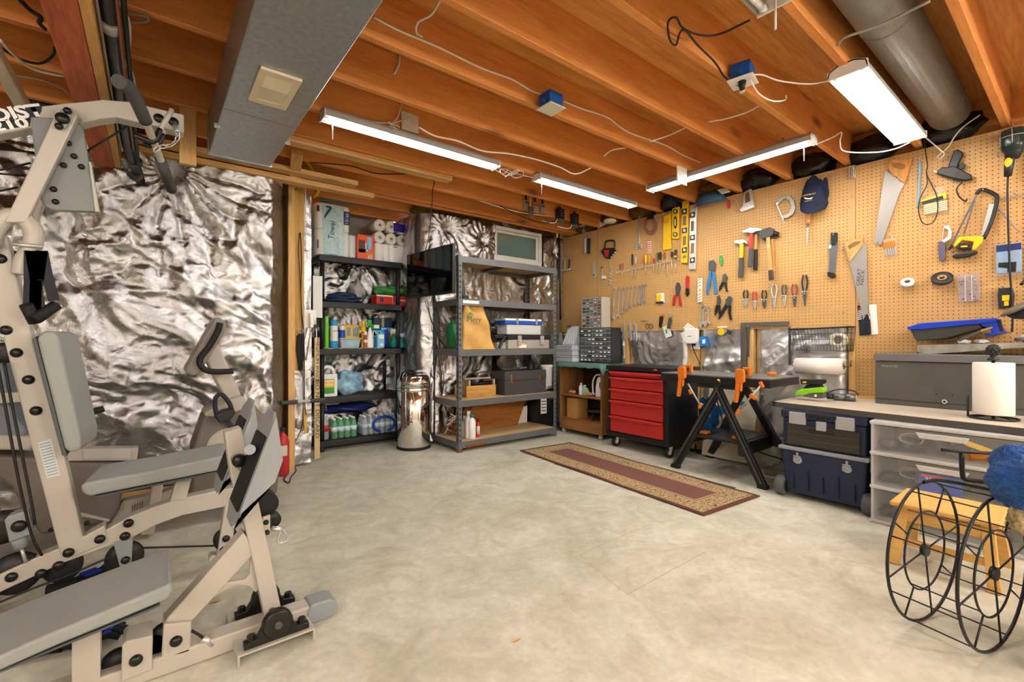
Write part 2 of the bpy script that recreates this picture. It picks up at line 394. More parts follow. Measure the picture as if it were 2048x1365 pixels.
def pinch(u, v, pu, pv, k, amp, fall, ph=0):
    dx, dy = u-pu, v-pv; r = np.sqrt(dx*dx+dy*dy); t = np.arctan2(dy, dx)
    tt = t+.5*vnoise(r*3, t*1.5+8, 77)
    return amp*(np.abs(np.sin(k*tt+ph))**.7)*np.minimum(r/.10, 1)*np.exp(-r/fall)-amp*1.4*np.exp(-(r/.06)**2)
def foil_mat(name='foil facing', rough=.17, bs=.65, v=.58):
    m = bpy.data.materials.new(name); m.use_nodes = True; nt = m.node_tree; b = nt.nodes['Principled BSDF']; N = nt.nodes.new; L = nt.links.new
    b.inputs['Base Color'].default_value = (v, v*1.015, v*1.03, 1); b.inputs['Metallic'].default_value = 1; b.inputs['Roughness'].default_value = rough
    tc = N('ShaderNodeTexCoord')
    n = N('ShaderNodeTexNoise'); n.noise_type = 'RIDGED_MULTIFRACTAL'; n.normalize = True; n.inputs['Scale'].default_value = 9; n.inputs['Detail'].default_value = 5; n.inputs['Distortion'].default_value = 1.2; L(tc.outputs['Object'], n.inputs['Vector'])
    n2 = N('ShaderNodeTexNoise'); n2.inputs['Scale'].default_value = 110; n2.inputs['Detail'].default_value = 2; L(tc.outputs['Object'], n2.inputs['Vector'])
    sx = N('ShaderNodeSeparateXYZ'); L(tc.outputs['Object'], sx.inputs[0])
    sm = N('ShaderNodeMath'); L(sx.outputs[0], sm.inputs[0]); L(sx.outputs[1], sm.inputs[1])
    h = None
    for s in (1, -1):
        a = N('ShaderNodeMath'); a.operation = 'MULTIPLY_ADD'; a.inputs[1].default_value = s*1.7; L(sx.outputs[2], a.inputs[0]); L(sm.outputs[0], a.inputs[2])
        q = N('ShaderNodeMath'); q.operation = 'MULTIPLY'; q.inputs[1].default_value = 300; L(a.outputs[0], q.inputs[0])
        w = N('ShaderNodeMath'); w.operation = 'SINE'; L(q.outputs[0], w.inputs[0])
        w2 = N('ShaderNodeMath'); w2.operation = 'POWER'; w2.inputs[1].default_value = 6; L(w.outputs[0], w2.inputs[0])
        if h is None: h = w2
        else:
            z = N('ShaderNodeMath'); z.operation = 'MAXIMUM'; L(h.outputs[0], z.inputs[0]); L(w2.outputs[0], z.inputs[1]); h = z
    k = N('ShaderNodeMath'); k.operation = 'MULTIPLY_ADD'; k.inputs[1].default_value = .03; L(h.outputs[0], k.inputs[0])
    k2 = N('ShaderNodeMath'); k2.operation = 'MULTIPLY_ADD'; k2.inputs[1].default_value = .16; L(n2.outputs[0], k2.inputs[0]); L(n.outputs[0], k2.inputs[2]); L(k2.outputs[0], k.inputs[2])
    bp = N('ShaderNodeBump'); bp.inputs['Strength'].default_value = bs; bp.inputs['Distance'].default_value = .02; L(k.outputs[0], bp.inputs['Height']); L(bp.outputs[0], b.inputs['Normal'])
    return m
M_foil = foil_mat(); M_foil2 = foil_mat('smoother foil facing', .36, .3, .85)
def foil(parent, o, ux, uy, w, h, fn, step=.014, mask=None, name='foil_sheet', mat=None):
    nx, ny = max(4, int(w/step)), max(4, int(h/step))
    u, v = np.meshgrid(np.linspace(0, w, nx+1), np.linspace(0, h, ny+1)); d = fn(u, v)
    ux = np.array(ux, float); uy = np.array(uy, float); un = np.cross(ux, uy); o = np.array(o, float)
    V = o+u[..., None]*ux+v[..., None]*uy+d[..., None]*un
    M = OFF[parent]; V = V.reshape(-1, 3)+np.array(M.to_translation())
    i, j = np.meshgrid(np.arange(nx), np.arange(ny)); a = (j*(nx+1)+i).ravel()
    if mask is not None: a = a[mask(u[:-1, :-1], v[:-1, :-1]).ravel()]
    f = np.stack([a, a+1, a+nx+2, a+nx+1], 1)
    me = bpy.data.meshes.new(name); me.vertices.add(len(V)); me.vertices.foreach_set('co', V.ravel())
    me.loops.add(f.size); me.loops.foreach_set('vertex_index', f.ravel().astype(np.int32))
    me.polygons.add(len(f)); me.polygons.foreach_set('loop_start', np.arange(0, f.size, 4, dtype=np.int32)); me.polygons.foreach_set('loop_total', np.full(len(f), 4, np.int32))
    me.polygons.foreach_set('use_smooth', np.ones(len(f), bool)); me.update(calc_edges=True); me.validate()
    me.materials.append(mat or M_foil)
    ob = bpy.data.objects.new(name, me); COL.objects.link(ob); ob.parent = parent; OFF[ob] = M
    return ob
def edge(u, w, e): return np.clip(np.minimum(u, w-u)/e, 0, 1)**.6
# long wall behind the gym (u runs along X, normal towards the room: ux x uy = -Y)
LW0, LWW, LWH = -1.6, 2.475, 2.23
def f_left(u, v):
    x = u+LW0
    h = crumple(u, v, 3, -.75, 2.7, 2.8, .085)
    h += pinch(x, v, .10, 2.16, 9, .05, .8)+pinch(x, v, .80, 2.12, 8, .02, .4, 1)+pinch(x, v, -.35, 2.15, 8, .03, .5, 2)
    h += .018*np.exp(-((v-1.30-.03*np.sin(u*5))/.03)**2)
    h *= .45+.55*np.clip(v/.5, 0, 1)
    e = np.clip((LWW-u)/.16, 0, 1)
    return h*e*.85-.09*(1-e)**2+.03
foil(wl, (LW0, YL, .05), (1, 0, 0), (0, 0, 1), LWW, LWH, f_left, .0105)
foil(wl, (XB, YL, .05), (1, 0, 0), (0, 0, 1), LW0-XB, LWH, lambda u, v: crumple(u, v, 9, -.6, 2.5, 2.4, .04), .03)
# far wall either side of and below the window
def f_far(u, v):
    x = u+2.15
    h = crumple(u, v, 14, .6, 4.2, 1.6, .022)+pinch(x, v, 2.42, 2.20, 10, .028, .3)+pinch(x, v, 2.86, 2.14, 9, .028, .25, 1)+pinch(x, v, 3.95, 2.15, 8, .02, .2)
    h += .035*np.sin(np.pi*np.clip((x-2.2)/.8, 0, 1))
    return (h+.01)*np.clip(u/.10, 0, 1)**.7
hole = lambda u, v: ~((u+2.15 > wx0-.02) & (u+2.15 < wx1+.02) & (v+.02 > wz0-.02))
foil(wf, (2.15, YW-.012, .02), (1, 0, 0), (0, 0, 1), 1.96, 2.33, f_far, .012, hole)
# foil wrapped return and rounded pipe chase beside the alcove
def chase(u, v):
    return 0.012*ridged(u*9, v*5, 21, 4)
foil(wf, (2.158, YA, .02), (0, -1, 0), (0, 0, 1), YA-YW+.02, 2.33, lambda u, v: crumple(u, v, 17, 1.2, 4, 2, .03), .014)
mb = MB()
def chf(u, v):
    t = math.pi*(1.02*u); z = .05+2.15*v
    r = .07+.01*float(ridged(np.array(u*5), np.array(v*16), 5, 4))+.016*math.sin(v*9)
    return (2.30-r*math.cos(t), YW-.01-r*1.1*math.sin(t), z)
mb.grid(chf, 22, 150).build('foil_chase', M_foil, wf, fix=False)
# alcove: back and left cheek
foil(wa, (.98, YA-.02, .02), (1, 0, 0), (0, 0, 1), 1.19, 2.1, lambda u, v: crumple(u, v, 25, .9, 3.4, 2, .05), .014)
wc = struct(box('wall_cheek', (.93, YL+.13, 0), (.985, YA, 2.36), M_conc), 'foil covered cheek of the storage alcove', 'wall')
foil(wc, (.995, YA, .02), (0, -1, 0), (0, 0, 1), YA-YL-.1, 2.25, lambda u, v: -crumple(u, v, 28, 1.4, 4, 3, .03)*-.8, .014)
foil(wc, (.925, YL+.1, .02), (1, 0, 0), (0, 0, 1), .135, .78, lambda u, v: crumple(u, v, 31, 1.3, 5, 2, .03), .01)
foil(wc, (1.0, YL+.13, .8), (1, 0, 0), (0, 0, 1), .075, 1.5, lambda u, v: crumple(u, v, 33, 1.5, 5, 3, .02), .01)
# right wall below the pegboard: foil pillows between the studs
for k, (y0, y1) in enumerate(((1.11, 1.155), (1.85, 1.9), (2.375, 2.475), (3.19, 3.23))):
    box('stud', (XP+.004, y0, 0), (XP+.09, y1, 2.36), M_stud, wr, bevel=.002)
for y0, y1, sd in ((1.15, 1.855, 51), (1.895, 2.38, 53), (2.47, 3.2, 55), (3.22, YW, 57)):
    foil(wr, (XP+.04, y1, .02), (0, -1, 0), (0, 0, 1), y1-y0, 1.3, lambda u, v, w=y1-y0, sd=sd: crumple(u, v, sd, .12, 4.2, 5, .028)*edge(u, w, .06)*.8-.03, .012, mat=M_foil2)
# ---- pegboard with real holes
M_peg = P('hardboard', 'c89d62', .55, var=.05, vs=3)
M_pegd = P('hardboard edge', '7a4c22', .8)
def pegboard(y0, y1, z0, z1, ph=0):
    S = .0254; ny = int((y1-y0)/S); nz = int((z1-z0)/S); my = (y1-y0-ny*S)/2; mz = (z1-z0-nz*S)/2
    H = .0032; o8 = [(-1,-1),(0,-1),(1,-1),(1,0),(1,1),(0,1),(-1,1),(-1,0)]
    an = [math.atan2(b, a) for a, b in o8]
    i, j = np.meshgrid(np.arange(ny), np.arange(nz)); cy = (y0+my+(i+.5)*S).ravel(); cz = (z0+mz+(j+.5)*S).ravel(); n = len(cy)
    V = np.zeros((n, 24, 3))
    for k in range(8):
        V[:, k] = np.stack([np.full(n, XP), cy+o8[k][0]*S/2, cz+o8[k][1]*S/2], 1)
        V[:, 8+k] = np.stack([np.full(n, XP), cy+H*math.cos(an[k]), cz+H*math.sin(an[k])], 1)
        V[:, 16+k] = V[:, 8+k]+[.006, 0, 0]
    # stretch the rim cells to the panel edge
    Y = V[:, :8, 1]; Y[np.abs(Y-(y0+my)) < 1e-4] = y0; Y[np.abs(Y-(y1-my)) < 1e-4] = y1
    Z = V[:, :8, 2]; Z[np.abs(Z-(z0+mz)) < 1e-4] = z0; Z[np.abs(Z-(z1-mz)) < 1e-4] = z1
    b = (np.arange(n)*24)[:, None]; q = []
    for k in range(8):
        m = (k+1) % 8; q += [np.concatenate([b+k, b+8+k, b+8+m, b+m], 1), np.concatenate([b+8+k, b+16+k, b+16+m, b+8+m], 1)]
    f = np.concatenate(q)
    M = OFF[wr]; Vv = V.reshape(-1, 3)+np.array(M.to_translation())
    me = bpy.data.meshes.new('pegboard'); me.vertices.add(len(Vv)); me.vertices.foreach_set('co', Vv.ravel())
    me.loops.add(f.size); me.loops.foreach_set('vertex_index', f.ravel().astype(np.int32))
    me.polygons.add(len(f)); me.polygons.foreach_set('loop_start', np.arange(0, f.size, 4, dtype=np.int32)); me.polygons.foreach_set('loop_total', np.full(len(f), 4, np.int32))
    me.polygons.foreach_set('use_smooth', np.zeros(len(f), bool)); me.update(calc_edges=True); me.materials.append(M_peg)
    ob = bpy.data.objects.new('pegboard', me); COL.objects.link(ob); ob.parent = wr; OFF[ob] = M
    ob['label'] = 'tan pegboard panel full of small holes'
    e = MB().box((XP+.001, y0, z0), (XP+.006, y0+.002, z1)).box((XP+.001, y1-.002, z0), (XP+.006, y1, z1)).box((XP+.001, y0, z0), (XP+.006, y1, z0+.002)).box((XP+.001, y0, z1-.002), (XP+.006, y1, z1))
    e.build('panel_edge', M_pegd, ob)
    MB().add([(XP+.02, y0, z0), (XP+.02, y1, z0), (XP+.02, y1, z1), (XP+.02, y0, z1)], [(0, 1, 2, 3)]).build('hole_shade', P('hole shade paint', '1c130a', .9), ob)  # near-black sheet paints the shade seen through the holes
pegboard(3.628, YW-.02, 1.16, 2.36)
pegboard(1.112, 3.624, 1.155, 2.365)
pegboard(.255, 1.108, .60, 2.355)
struct(box('trim_4', (XP-.012, .19, .6), (XP+.06, .252, 2.40), M_stud), 'pine stud at the far edge of the pegboard', 'post')
# ---- things stuffed on top of the sill: black plastic and brown batts
M_batt = P('brown batt insulation', '6b5326', .95, var=.4, vs=25, bump=.8, bs=60)
M_bag = P('black polythene', '1d1c1d', .22, bump=.5, bs=18)
def lump(name, mat, parent, c, r, seed, n=20, m=12, amp=.25, **k):
    mb = MB(); c = Vector(c); rn = random.Random(seed); ph = [rn.random()*6 for _ in range(6)]
    mb.sph((0, 0, 0), 1, n, m)
    vs = []
    for v in mb.v:
        d = 1+amp*(.5*math.sin(v[0]*5+ph[0]+v[2]*4)+.35*math.sin(v[1]*7+ph[1]-v[0]*6)+.25*math.sin(v[2]*11+ph[2]+v[1]*9))
        vs.append((c.x+v[0]*r[0]*d, c.y+v[1]*r[1]*d, c.z+v[2]*r[2]*d))
    mb.v = vs
    return mb.build(name, mat, parent, **k)
for k in range(9):
    y = .42+.4064*k+.1
    lump('stuffing', M_bag if k in (0, 1, 2, 3, 5) else M_batt, wr, (XW+.02, y+.1, 2.46), (.10, .17, .1), 90+k)
for k in range(5):
    lump('batt', M_batt, wf, (2.3+.38*k, YW+.05, 2.42), (.22, .07, .09), 50+k, amp=.35)
M_yb = P('yellow glass wool', 'c9a31a', .95, var=.35, vs=30, bump=.8, bs=50)
for k, x in enumerate((-.9, -.45, -.06, .06, .2, .5, .75)):
    lump('batt', M_yb if k < 5 else M_batt, wl, (x, YL+.06, 2.30), (.2, .07, .06), 70+k, amp=.35)
# white vapour wrap hanging over the foil near the duct
def wrap(u, v): return (.22+u*.6, 4.03-.04*math.sin(u*3.1), 2.33-v*(.05+.11*math.sin(u*3.14)**.7)+.0*u)
MB().grid(wrap, 16, 6).build('vapour_wrap', P('house wrap', 'd9cfc0', .8), wl, solid=.002)
# ---- basement window
M_vinyl = P('white vinyl', 'e9e6df', .4)
wn = thing('window_1', 'small white framed basement hopper window with milky glass', 'window', (3.4, YW, wz0), kind='structure')
def rect_frame(mb, x0, x1, z0, z1, y0, y1, t):
    for a, b in (((x0, y0, z0), (x1, y1, z0+t)), ((x0, y0, z1-t), (x1, y1, z1)), ((x0, y0, z0+t), (x0+t, y1, z1-t)), ((x1-t, y0, z0+t), (x1, y1, z1-t))): mb.box(a, b)
    return mb
rect_frame(MB(), wx0-.015, wx1+.015, wz0-.015, wz1+.015, YW-.06, YW+.15, .038).build('frame', M_vinyl, wn, bevel=.003)
sa = rect_frame(MB(), wx0+.026, wx1-.026, wz0+.026, wz1-.026, YW-.035, YW-.005, .028).build('sash', M_vinyl, wn, bevel=.003)
box('latch', (3.38, YW-.05, wz1-.05), (3.42, YW-.035, wz1-.03), M_vinyl, wn, bevel=.003)
M_glass = P('milky glass', 'a9c4b8', .35, trans=.75, ior=1.3)
box('pane', (wx0+.05, YW-.024, wz0+.05), (wx1-.05, YW-.018, wz1-.05), M_glass, sa)
M_well = P('window well', '8fa399', .8)
ww = MB(); ww.box((wx0-.1, YW+.75, wz0-.25), (wx1+.1, YW+.8, 2.75)); ww.box((wx0-.15, YW+.2, wz0-.25), (wx0-.1, YW+.8, 2.75)); ww.box((wx1+.1, YW+.2, wz0-.25), (wx1+.15, YW+.8, 2.75)); ww.box((wx0-.1, YW+.2, wz0-.3), (wx1+.1, YW+.8, wz0-.25))
ww.build('window_well', M_well, wn)
# ================================================================= DUCT, PIPES, LIGHTS, WIRING
M_galv = P('galvanised sheet', 'a8acae', .42, .85, var=.14, vs=45, bump=.06, bs=60)
M_galvd = P('galvanised pipe', '8b8780', .5, .45, var=.16, vs=140)
du = thing('air_duct', 'galvanised rectangular air duct with a square register', 'duct', (.417, 2, 2.13))
mb = MB(); mb.box((.257, YB, 2.13), (.577, 3.165, 2.375)); mb.build('duct_body', M_galv, du, bevel=.004, seg=1)
box('end_flange', (.25, 3.15, 2.124), (.584, 3.172, 2.38), M_galv, du)
for y in (2.72,):
    for x in (.255, .578): box('hanger_clip', (x-.012, y-.006, 2.12), (x+.014, y+.006, 2.14), M_steel, du)
    box('joint_seam', (.256, y-.22, 2.128), (.578, y-.216, 2.131), M_galvd, du)
rg = MB()
x0, x1, y0, y1 = .335, .487, 2.02, 2.325
for a, b in (((x0, y0, 2.118), (x1, y0+.04, 2.13)), ((x0, y1-.04, 2.118), (x1, y1, 2.13)), ((x0, y0+.04, 2.118), (x0+.025, y1-.04, 2.13)), ((x1-.025, y0+.04, 2.118), (x1, y1-.04, 2.13))): rg.box(a, b)
M_cream2 = P('aged cream enamel', 'd8cdb2', .5)
rg = rg.build('register', M_cream2, du, bevel=.002)
box('shadow_box', (x0+.02, y0+.03, 2.1295), (x1-.02, y1-.03, 2.1302), P('duct shade paint', '2a2622', .9), rg)  # thin dark sheet painted as the shade behind the slats
box('damper', (x0+.025, y0+.15, 2.122), (x1-.025, y1-.04, 2.127), M_cream2, rg)
for k in range(11): MB().cbox((.411, y0+.048+.0095*k, 2.121), (.104, .002, .0065), Matrix.Rotation(.9, 3, 'X')).build('slat', M_cream2, rg)
# round pipe by the right wall
mb = MB(); mb.cyl((1.2, .58, 2.50), (3.98, .58, 2.50), .105, n=28); mb.build('round_duct', M_galvd, None, 'round galvanised flue pipe running between the joists', 'duct')
rd = bpy.data.objects['round_duct']
for x in (2.55, 3.72): MB().cyl((x, .58, 2.50), (x+.01, .58, 2.50), .107, n=28).build('crimp_ring', M_galvd, rd)
# plenum scrap behind left of the beam, white pipe pair on the far left
tag(box('sheet_metal_offcut', (-.62, 3.66, 2.385), (-.31, 3.9, 2.40), P('dull sheet metal', '5b5650', .5, .7), origin=(-.45, 3.7, 2.385)), 'dull sheet metal offcut lying under the joists beside the beam', 'sheet metal')
for k, x in enumerate((-.50, -.63)):
    MB().box((x, YB+.5, 2.12), (x+.045, 3.4, 2.19)).build('white_duct_trunk', P('white pvc', 'd9cdb6', .5), None, ('inner' if k == 0 else 'outer')+' cream painted trunking running along the ceiling past the gym', 'trunking', bevel=.012)
# black waste pipe next to the beam
wp = thing('waste_pipe', 'black waste pipe with hose clamps beside the beam', 'pipe', (-.07, 2, 2.2))
MB().tube(smoothpath([(-.118, YB+1, 2.22), (-.118, 1.5, 2.21), (-.116, 3.0, 2.19), (-.10, 3.55, 2.16), (-.07, 3.8, 2.11), (-.055, 3.97, 2.06)], 5), .030, 14).build('pipe', P('black abs', '171412', .35), wp)
MB().cyl((-.118, 2.17, 2.20), (-.118, 2.23, 2.20), .034, n=16).build('clamp', M_steel, wp)
for y, z in ((3.62, 2.15), (3.75, 2.10)): MB().cyl((-.085, y, z), (-.08, y+.015, z-.006), .037, n=14).build('clamp', M_dsteel, wp)
# ---- fluorescent fixtures
def fixture(label, c, L, axis, gap=.045, w=.11, chain=True, lit=True):
    t = thing('fluorescent_light', label, 'light', c, 0 if axis == 'X' else math.pi/2, 'fluorescent shop lights', local=True)
    h = L/2
    mb = MB()
    prof = [(-w/2, .0), (-w/2+.008, .03), (-.03, .05), (.03, .05), (w/2-.008, .03), (w/2, .0), (w/2-.004, -.004), (w/2-.012, .026), (.028, .044), (-.028, .044), (-w/2+.012, .026), (-w/2+.004, -.004)]
    mb.prism([Vector((-h, y, z)) for y, z in prof], (L, 0, 0)); mb.build('reflector', P('reflector enamel', 'b4b2ad', .4), t)
    for s in (-1, 1):
        MB().prism([Vector((s*h-.006*(s > 0)-.0, y, z)) for y, z in ((-w/2, -.012), (-w/2, .03), (-.03, .052), (.03, .052), (w/2, .03), (w/2, -.012))], (.006, 0, 0)).build('end_cap', M_white, t, bevel=.002)
    for s in (-1, 1):
        tb = MB().cyl((-h+.03, s*gap/2, .006), (h-.03, s*gap/2, .006), .0135, n=10).build('tube', M_tube if lit else P('unlit tube', 'f0eee8', .3), t)
        for q in (-1, 1): MB().cyl((q*(h-.032), s*gap/2, .006), (q*(h-.008), s*gap/2, .006), .015, n=10).build('lamp_holder', M_white, tb)
    if chain: MB().cyl((-h+.06, .0, .0), (-h+.06, 0, -.11), .003, n=6).build('pull_cord', M_white, t)
    for q in (-.7, .7): MB().cyl((q*h, 0, .05), (q*h, 0, .085), .003, n=5).build('hook', M_steel, t)
    return t
fixture('glowing fluorescent light next to the duct, left of the other three lit ones', (1.385, 2.745, 2.335), 1.24, 'X')
fixture('glowing fluorescent light above the window shelves, the smallest in view', (3.0, 2.74, 2.335), 1.22, 'X')
fixture('glowing fluorescent light hung across the joists above the cap', (3.345, 1.74, 2.335), 1.24, 'Y')
fixture('wide twin tube fluorescent light beside the round pipe', (3.22, .74, 2.34), 1.2, 'X', .105, .165)
l5 = fixture('unlit twin tube fluorescent light cut off by the top of the picture', (1.28, .75, 2.34), 1.22, 'X', .105, .165, False, False)
MB().cyl((.56, -.005, .0), (.56, -.005, -.12), .0045, n=8).build('pull_cord', M_white, l5)
for c, lb in (((-1.4, .4, 2.335), 'added fluorescent fill light out of view over the gym side'), ((1.5, -1.2, 2.335), 'added fluorescent fill light out of view behind the middle'), ((3.2, -1.2, 2.335), 'added fluorescent fill light out of view behind the bench')):  # unseen fixtures added to brighten the room
    fixture(lb, c, 1.22, 'X', .105, .165, False)
M_fill_bulb = P('fill bulb glow', (1, 1, 1), .4, emit=FILL_BULB, ecol=(1, .985, .95))  # unseen bulbs added as fill light for the joists and gym
for c, lb in (((-2.2, -.9, 2.1), 'over the gym side'), ((-.5, -2.05, 2.1), 'behind the beam'), ((1.7, -2.05, 2.1), 'behind the middle'), ((3.5, -1.7, 2.1), 'behind the bench')):
    c = Vector(c); t = thing('fill_bulb', 'added fill bulb out of view '+lb, 'lamp', c)
    MB().cyl(c+Vector((0, 0, .12)), (c.x, c.y, ZS), .004, n=6).build('flex', M_cable_k, t); MB().cyl(c+Vector((0, 0, .07)), c+Vector((0, 0, .14)), .022, n=14).build('lampholder', M_white, t); MB().sph(c, .085, 16, 10).build('bulb', M_fill_bulb, t)
# ---- junction boxes and outlets
def jbox(label, c, rz, plug=False):
    t = thing('junction_box', label, 'junction box', c, rz, local=True)
    MB().box((-.05, -.045, 0), (.05, .045, .075)).build('box', P('blue box plastic', '12529e', .45), t, bevel=.003)
    for s in (-1, 1): MB().box((s*.05, -.012, .01), (s*.068, .012, .03)).build('ear', MATS['blue box plastic'], t)
    cv = MB().box((-.06, -.06, -.006), (.06, .06, 0)).build('cover_plate', M_white if plug else M_cream, t, bevel=.003)
    if plug:
        MB().cyl((-.01, 0, -.006), (-.01, 0, -.045), .02, .012, n=10).build('plug', M_black, cv)
        MB().cyl((.03, .01, -.006), (.03, .01, -.04), .012, n=8).build('plug', M_cream, cv)
    return t
jbox('blue junction box with blank cream plate on a middle joist', (1.745, 1.875, 2.345), 0)
jbox('blue junction box with white outlet and plugs on a joist', (2.315, 1.09, 2.345), .2, True)
def outlet(label, px, Y, w=.075, h=.12):
    p = U(*px, Y=Y); t = thing('outlet', label, 'outlet', p)
    MB().box((p.x-w*.8, Y-.012, p.z-h/2), (p.x+w*.8, Y, p.z+h/2)).build('cover_plate', M_cream, t, bevel=.004)
    for s in (-1, 1):
        q = MB().cyl((p.x+s*.022, Y-.016, p.z), (p.x+s*.022, Y-.012, p.z), .016, n=12).build('socket', M_white, t)
        MB().box((p.x+s*.022-.005, Y-.0165, p.z-.006), (p.x+s*.022-.003, Y-.0155, p.z+.006)).box((p.x+s*.022+.003, Y-.0165, p.z-.006), (p.x+s*.022+.005, Y-.0155, p.z+.006)).build('slot', M_black, q)
    return t
outlet('white duplex outlet on a joist above the first light', (819, 246), 2.764)
outlet('white duplex outlet half hidden by the light across the joists', (1362, 352), 1.95, .08, .13)
# smoke detector on the joist end by the pegboard
p = U(1232, 433, X=3.95)
sd = thing('smoke_detector', 'round cream smoke detector under the joists near the pegboard', 'smoke detector', (3.95, 3.25, 2.34))
MB().lathe([(.05, .03), (.065, .028), (.07, .012), (.062, 0), (.03, -.004), (0, -.004)], (3.93, 3.28, 2.345)).build('body', M_cream, sd)
MB().cyl((3.93, 3.28, 2.375), (3.93, 3.28, 2.38), .05).build('base_plate', M_white, sd)
# ---- cables
def cable(name, label, pts, r, mat, cat='cable', n=6, parent=None):
    return MB().tube(smoothpath(pts, 6), r, n).build(name, mat, parent, label, cat if parent is None else None)
def uz(l, Z=2.372): return [U(x, y, Z=Z) for x, y in l]
def uy(l, Y): return [U(x, y, Y=Y) for x, y in l]
J = lambda k: 1.569+.4064*k-.021
cable('wire', 'white cable stapled along the joist to the blank blue box', uy([(748, 35), (800, 62), (880, 96), (960, 135), (1022, 158), (1060, 180), (1085, 190)], J(1)), .005, M_cable_w)
cable('wire', 'white cable looping from the subfloor down to the stapled cable', [U(882, 0, Z=2.56), U(862, 30, Z=2.53), U(836, 45, Y=J(1)-.05), U(833, 66, Y=J(1)), U(845, 74, Y=J(1))], .005, M_cable_w)
cable('wire', 'white cable running from the blank blue box along the joist to the pegboard', uy([(1128, 203), (1165, 218), (1215, 235), (1258, 265), (1330, 290), (1365, 310), (1400, 325)], J(1)), .005, M_cable_w)
cable('wire', 'white cable sagging from the outlet along the joist above the first light', uy([(838, 255), (870, 272), (915, 282), (965, 302), (1020, 308), (1075, 320), (1120, 335), (1150, 348), (1182, 336)], 2.36-.0), .005, M_cable_w)
cable('wire', 'short white cable tail dropping over the joist edge', [U(800, 110, Y=2.36), U(797, 130, Y=2.35), U(789, 148, Y=2.355)], .006, M_cable_w)
cable('wire', 'white cord looping from the outlet to the first light', [U(804, 206, Y=2.76), U(797, 230, Y=2.74), U(785, 245, Y=2.735), U(765, 246, Y=2.735), U(720, 240, Y=2.73), U(668, 226, Y=2.73)], .004, M_cable_w)
cable('wire', 'tangle of white cord tied up above the first light', [U(815, 238, Y=2.735), U(780, 250, Y=2.72), U(798, 262, Y=2.71), U(772, 272, Y=2.71), U(768, 280, Y=2.7), U(790, 258, Y=2.7), U(776, 244, Y=2.72), U(800, 255, Y=2.715)], .003, M_cable_w)
cable('wire', 'coil of white cord between the two ceiling lights', [U(1000+16*math.cos(k*1.3)+k*2.2, 340+7*math.sin(k*1.7)+k*.6, Y=2.70) for k in range(18)]+[U(1068, 356, Y=2.72)], .003, M_cable_w)
cable('wire', 'black cord loop hung from a nail with its plug in the outlet box', [U(1500, 40, Z=2.40), U(1440, 68, Z=2.40), U(1400, 70, Z=2.39), U(1366, 56, Z=2.38), U(1352, 35, Z=2.375), U(1336, 45, Z=2.37), U(1340, 80, Z=2.36), U(1352, 90, Z=2.36), U(1360, 65, Z=2.37), U(1372, 62, Z=2.37), U(1395, 90, Z=2.37), U(1430, 125, Z=2.365), U(1450, 155, Z=2.355), U(1478, 172, Z=2.34)], .0045, M_cable_k)
cable('wire', 'white cord from the outlet box to the twin tube light', [U(1500, 150, Z=2.34), U(1525, 150, Z=2.35), U(1560, 162, Z=2.35), U(1620, 168, Z=2.35), U(1662, 160, Z=2.35)], .004, M_cable_w)
cable('wire', 'white cord drooping below the outlet box', [U(1500, 160, Z=2.33), U(1518, 188, Z=2.3), U(1545, 202, Z=2.3), U(1570, 200, Z=2.36), U(1572, 190, Z=2.38)], .004, M_cable_w)
cable('wire', 'short white cable poking through a joist below the outlet box', [U(1416, 244, Z=2.40), U(1450, 238, Z=2.39), U(1490, 226, Z=2.385), U(1518, 212, Z=2.39)], .004, M_cable_w)
cable('wire', 'thin white cable crossing two joists near the cross hung light', [U(1300, 283, Z=2.38), U(1335, 272, Z=2.4), U(1370, 256, Z=2.42)], .004, M_cable_w)
cable('wire', 'thin curved white cable between middle joists', [U(1208, 312, Z=2.36), U(1225, 300, Z=2.38), U(1252, 296, Z=2.39)], .004, M_cable_w)
cable('wire', 'white cord strung from the cross hung light to the twin tube light', [U(1625, 292, Z=2.33), U(1665, 275, Z=2.36), U(1683, 265, Z=2.375), U(1680, 285, Z=2.34), U(1690, 303, Z=2.3), U(1750, 305, Z=2.29), U(1790, 298, Z=2.3), U(1820, 285, Z=2.32)], .004, M_cable_w)
cable('wire', 'grey cable crossing under the round pipe', [U(1675, 90, Z=2.375), U(1690, 75, Z=2.375), U(1760, 50, Z=2.375), U(1860, 2, Z=2.375)], .006, M_cable_g)
cable('wire', 'twisted white cord hanging in a loop over the pegboard edge', [U(1845, 270, X=4.0), U(1880, 300, X=4.02), U(1888, 308, X=4.06), U(1880, 318, X=4.08), U(1876, 312, X=4.09), U(1895, 296, X=4.09), U(1908, 275, X=4.08), U(1925, 255, X=4.05), U(1960, 230, X=4.0)], .004, M_cable_w)
cable('wire', 'black cord over the storage shelves along the last joist', uy([(620, 325), (700, 332), (760, 348), (860, 350), (865, 385), (862, 430), (858, 470), (850, 505)], 3.58), .004, M_cable_k)
cable('hose', 'thick yellow cable bent over the alcove post', [U(612, 322, Y=3.95), U(625, 340, Y=3.98), U(636, 365, Y=4.0), U(636, 385, Y=4.05), U(628, 394, Y=4.15)], .012, M_cable_y, 'cable', 8)
cable('wire', 'thin white cable down the alcove corner', [U(625, 340, Y=4.0), U(612, 365, Y=4.08), U(611, 400, Y=4.12), U(611, 500, Y=4.14)], .004, M_cable_w)
cable('wire', 'pair of black cords tied along the waste pipe', [(-.075, YB+1, 2.2), (-.076, 2.0, 2.19), (-.074, 2.6, 2.18), (-.072, 3.2, 2.16), (-.065, 3.6, 2.12)], .009, M_cable_k)
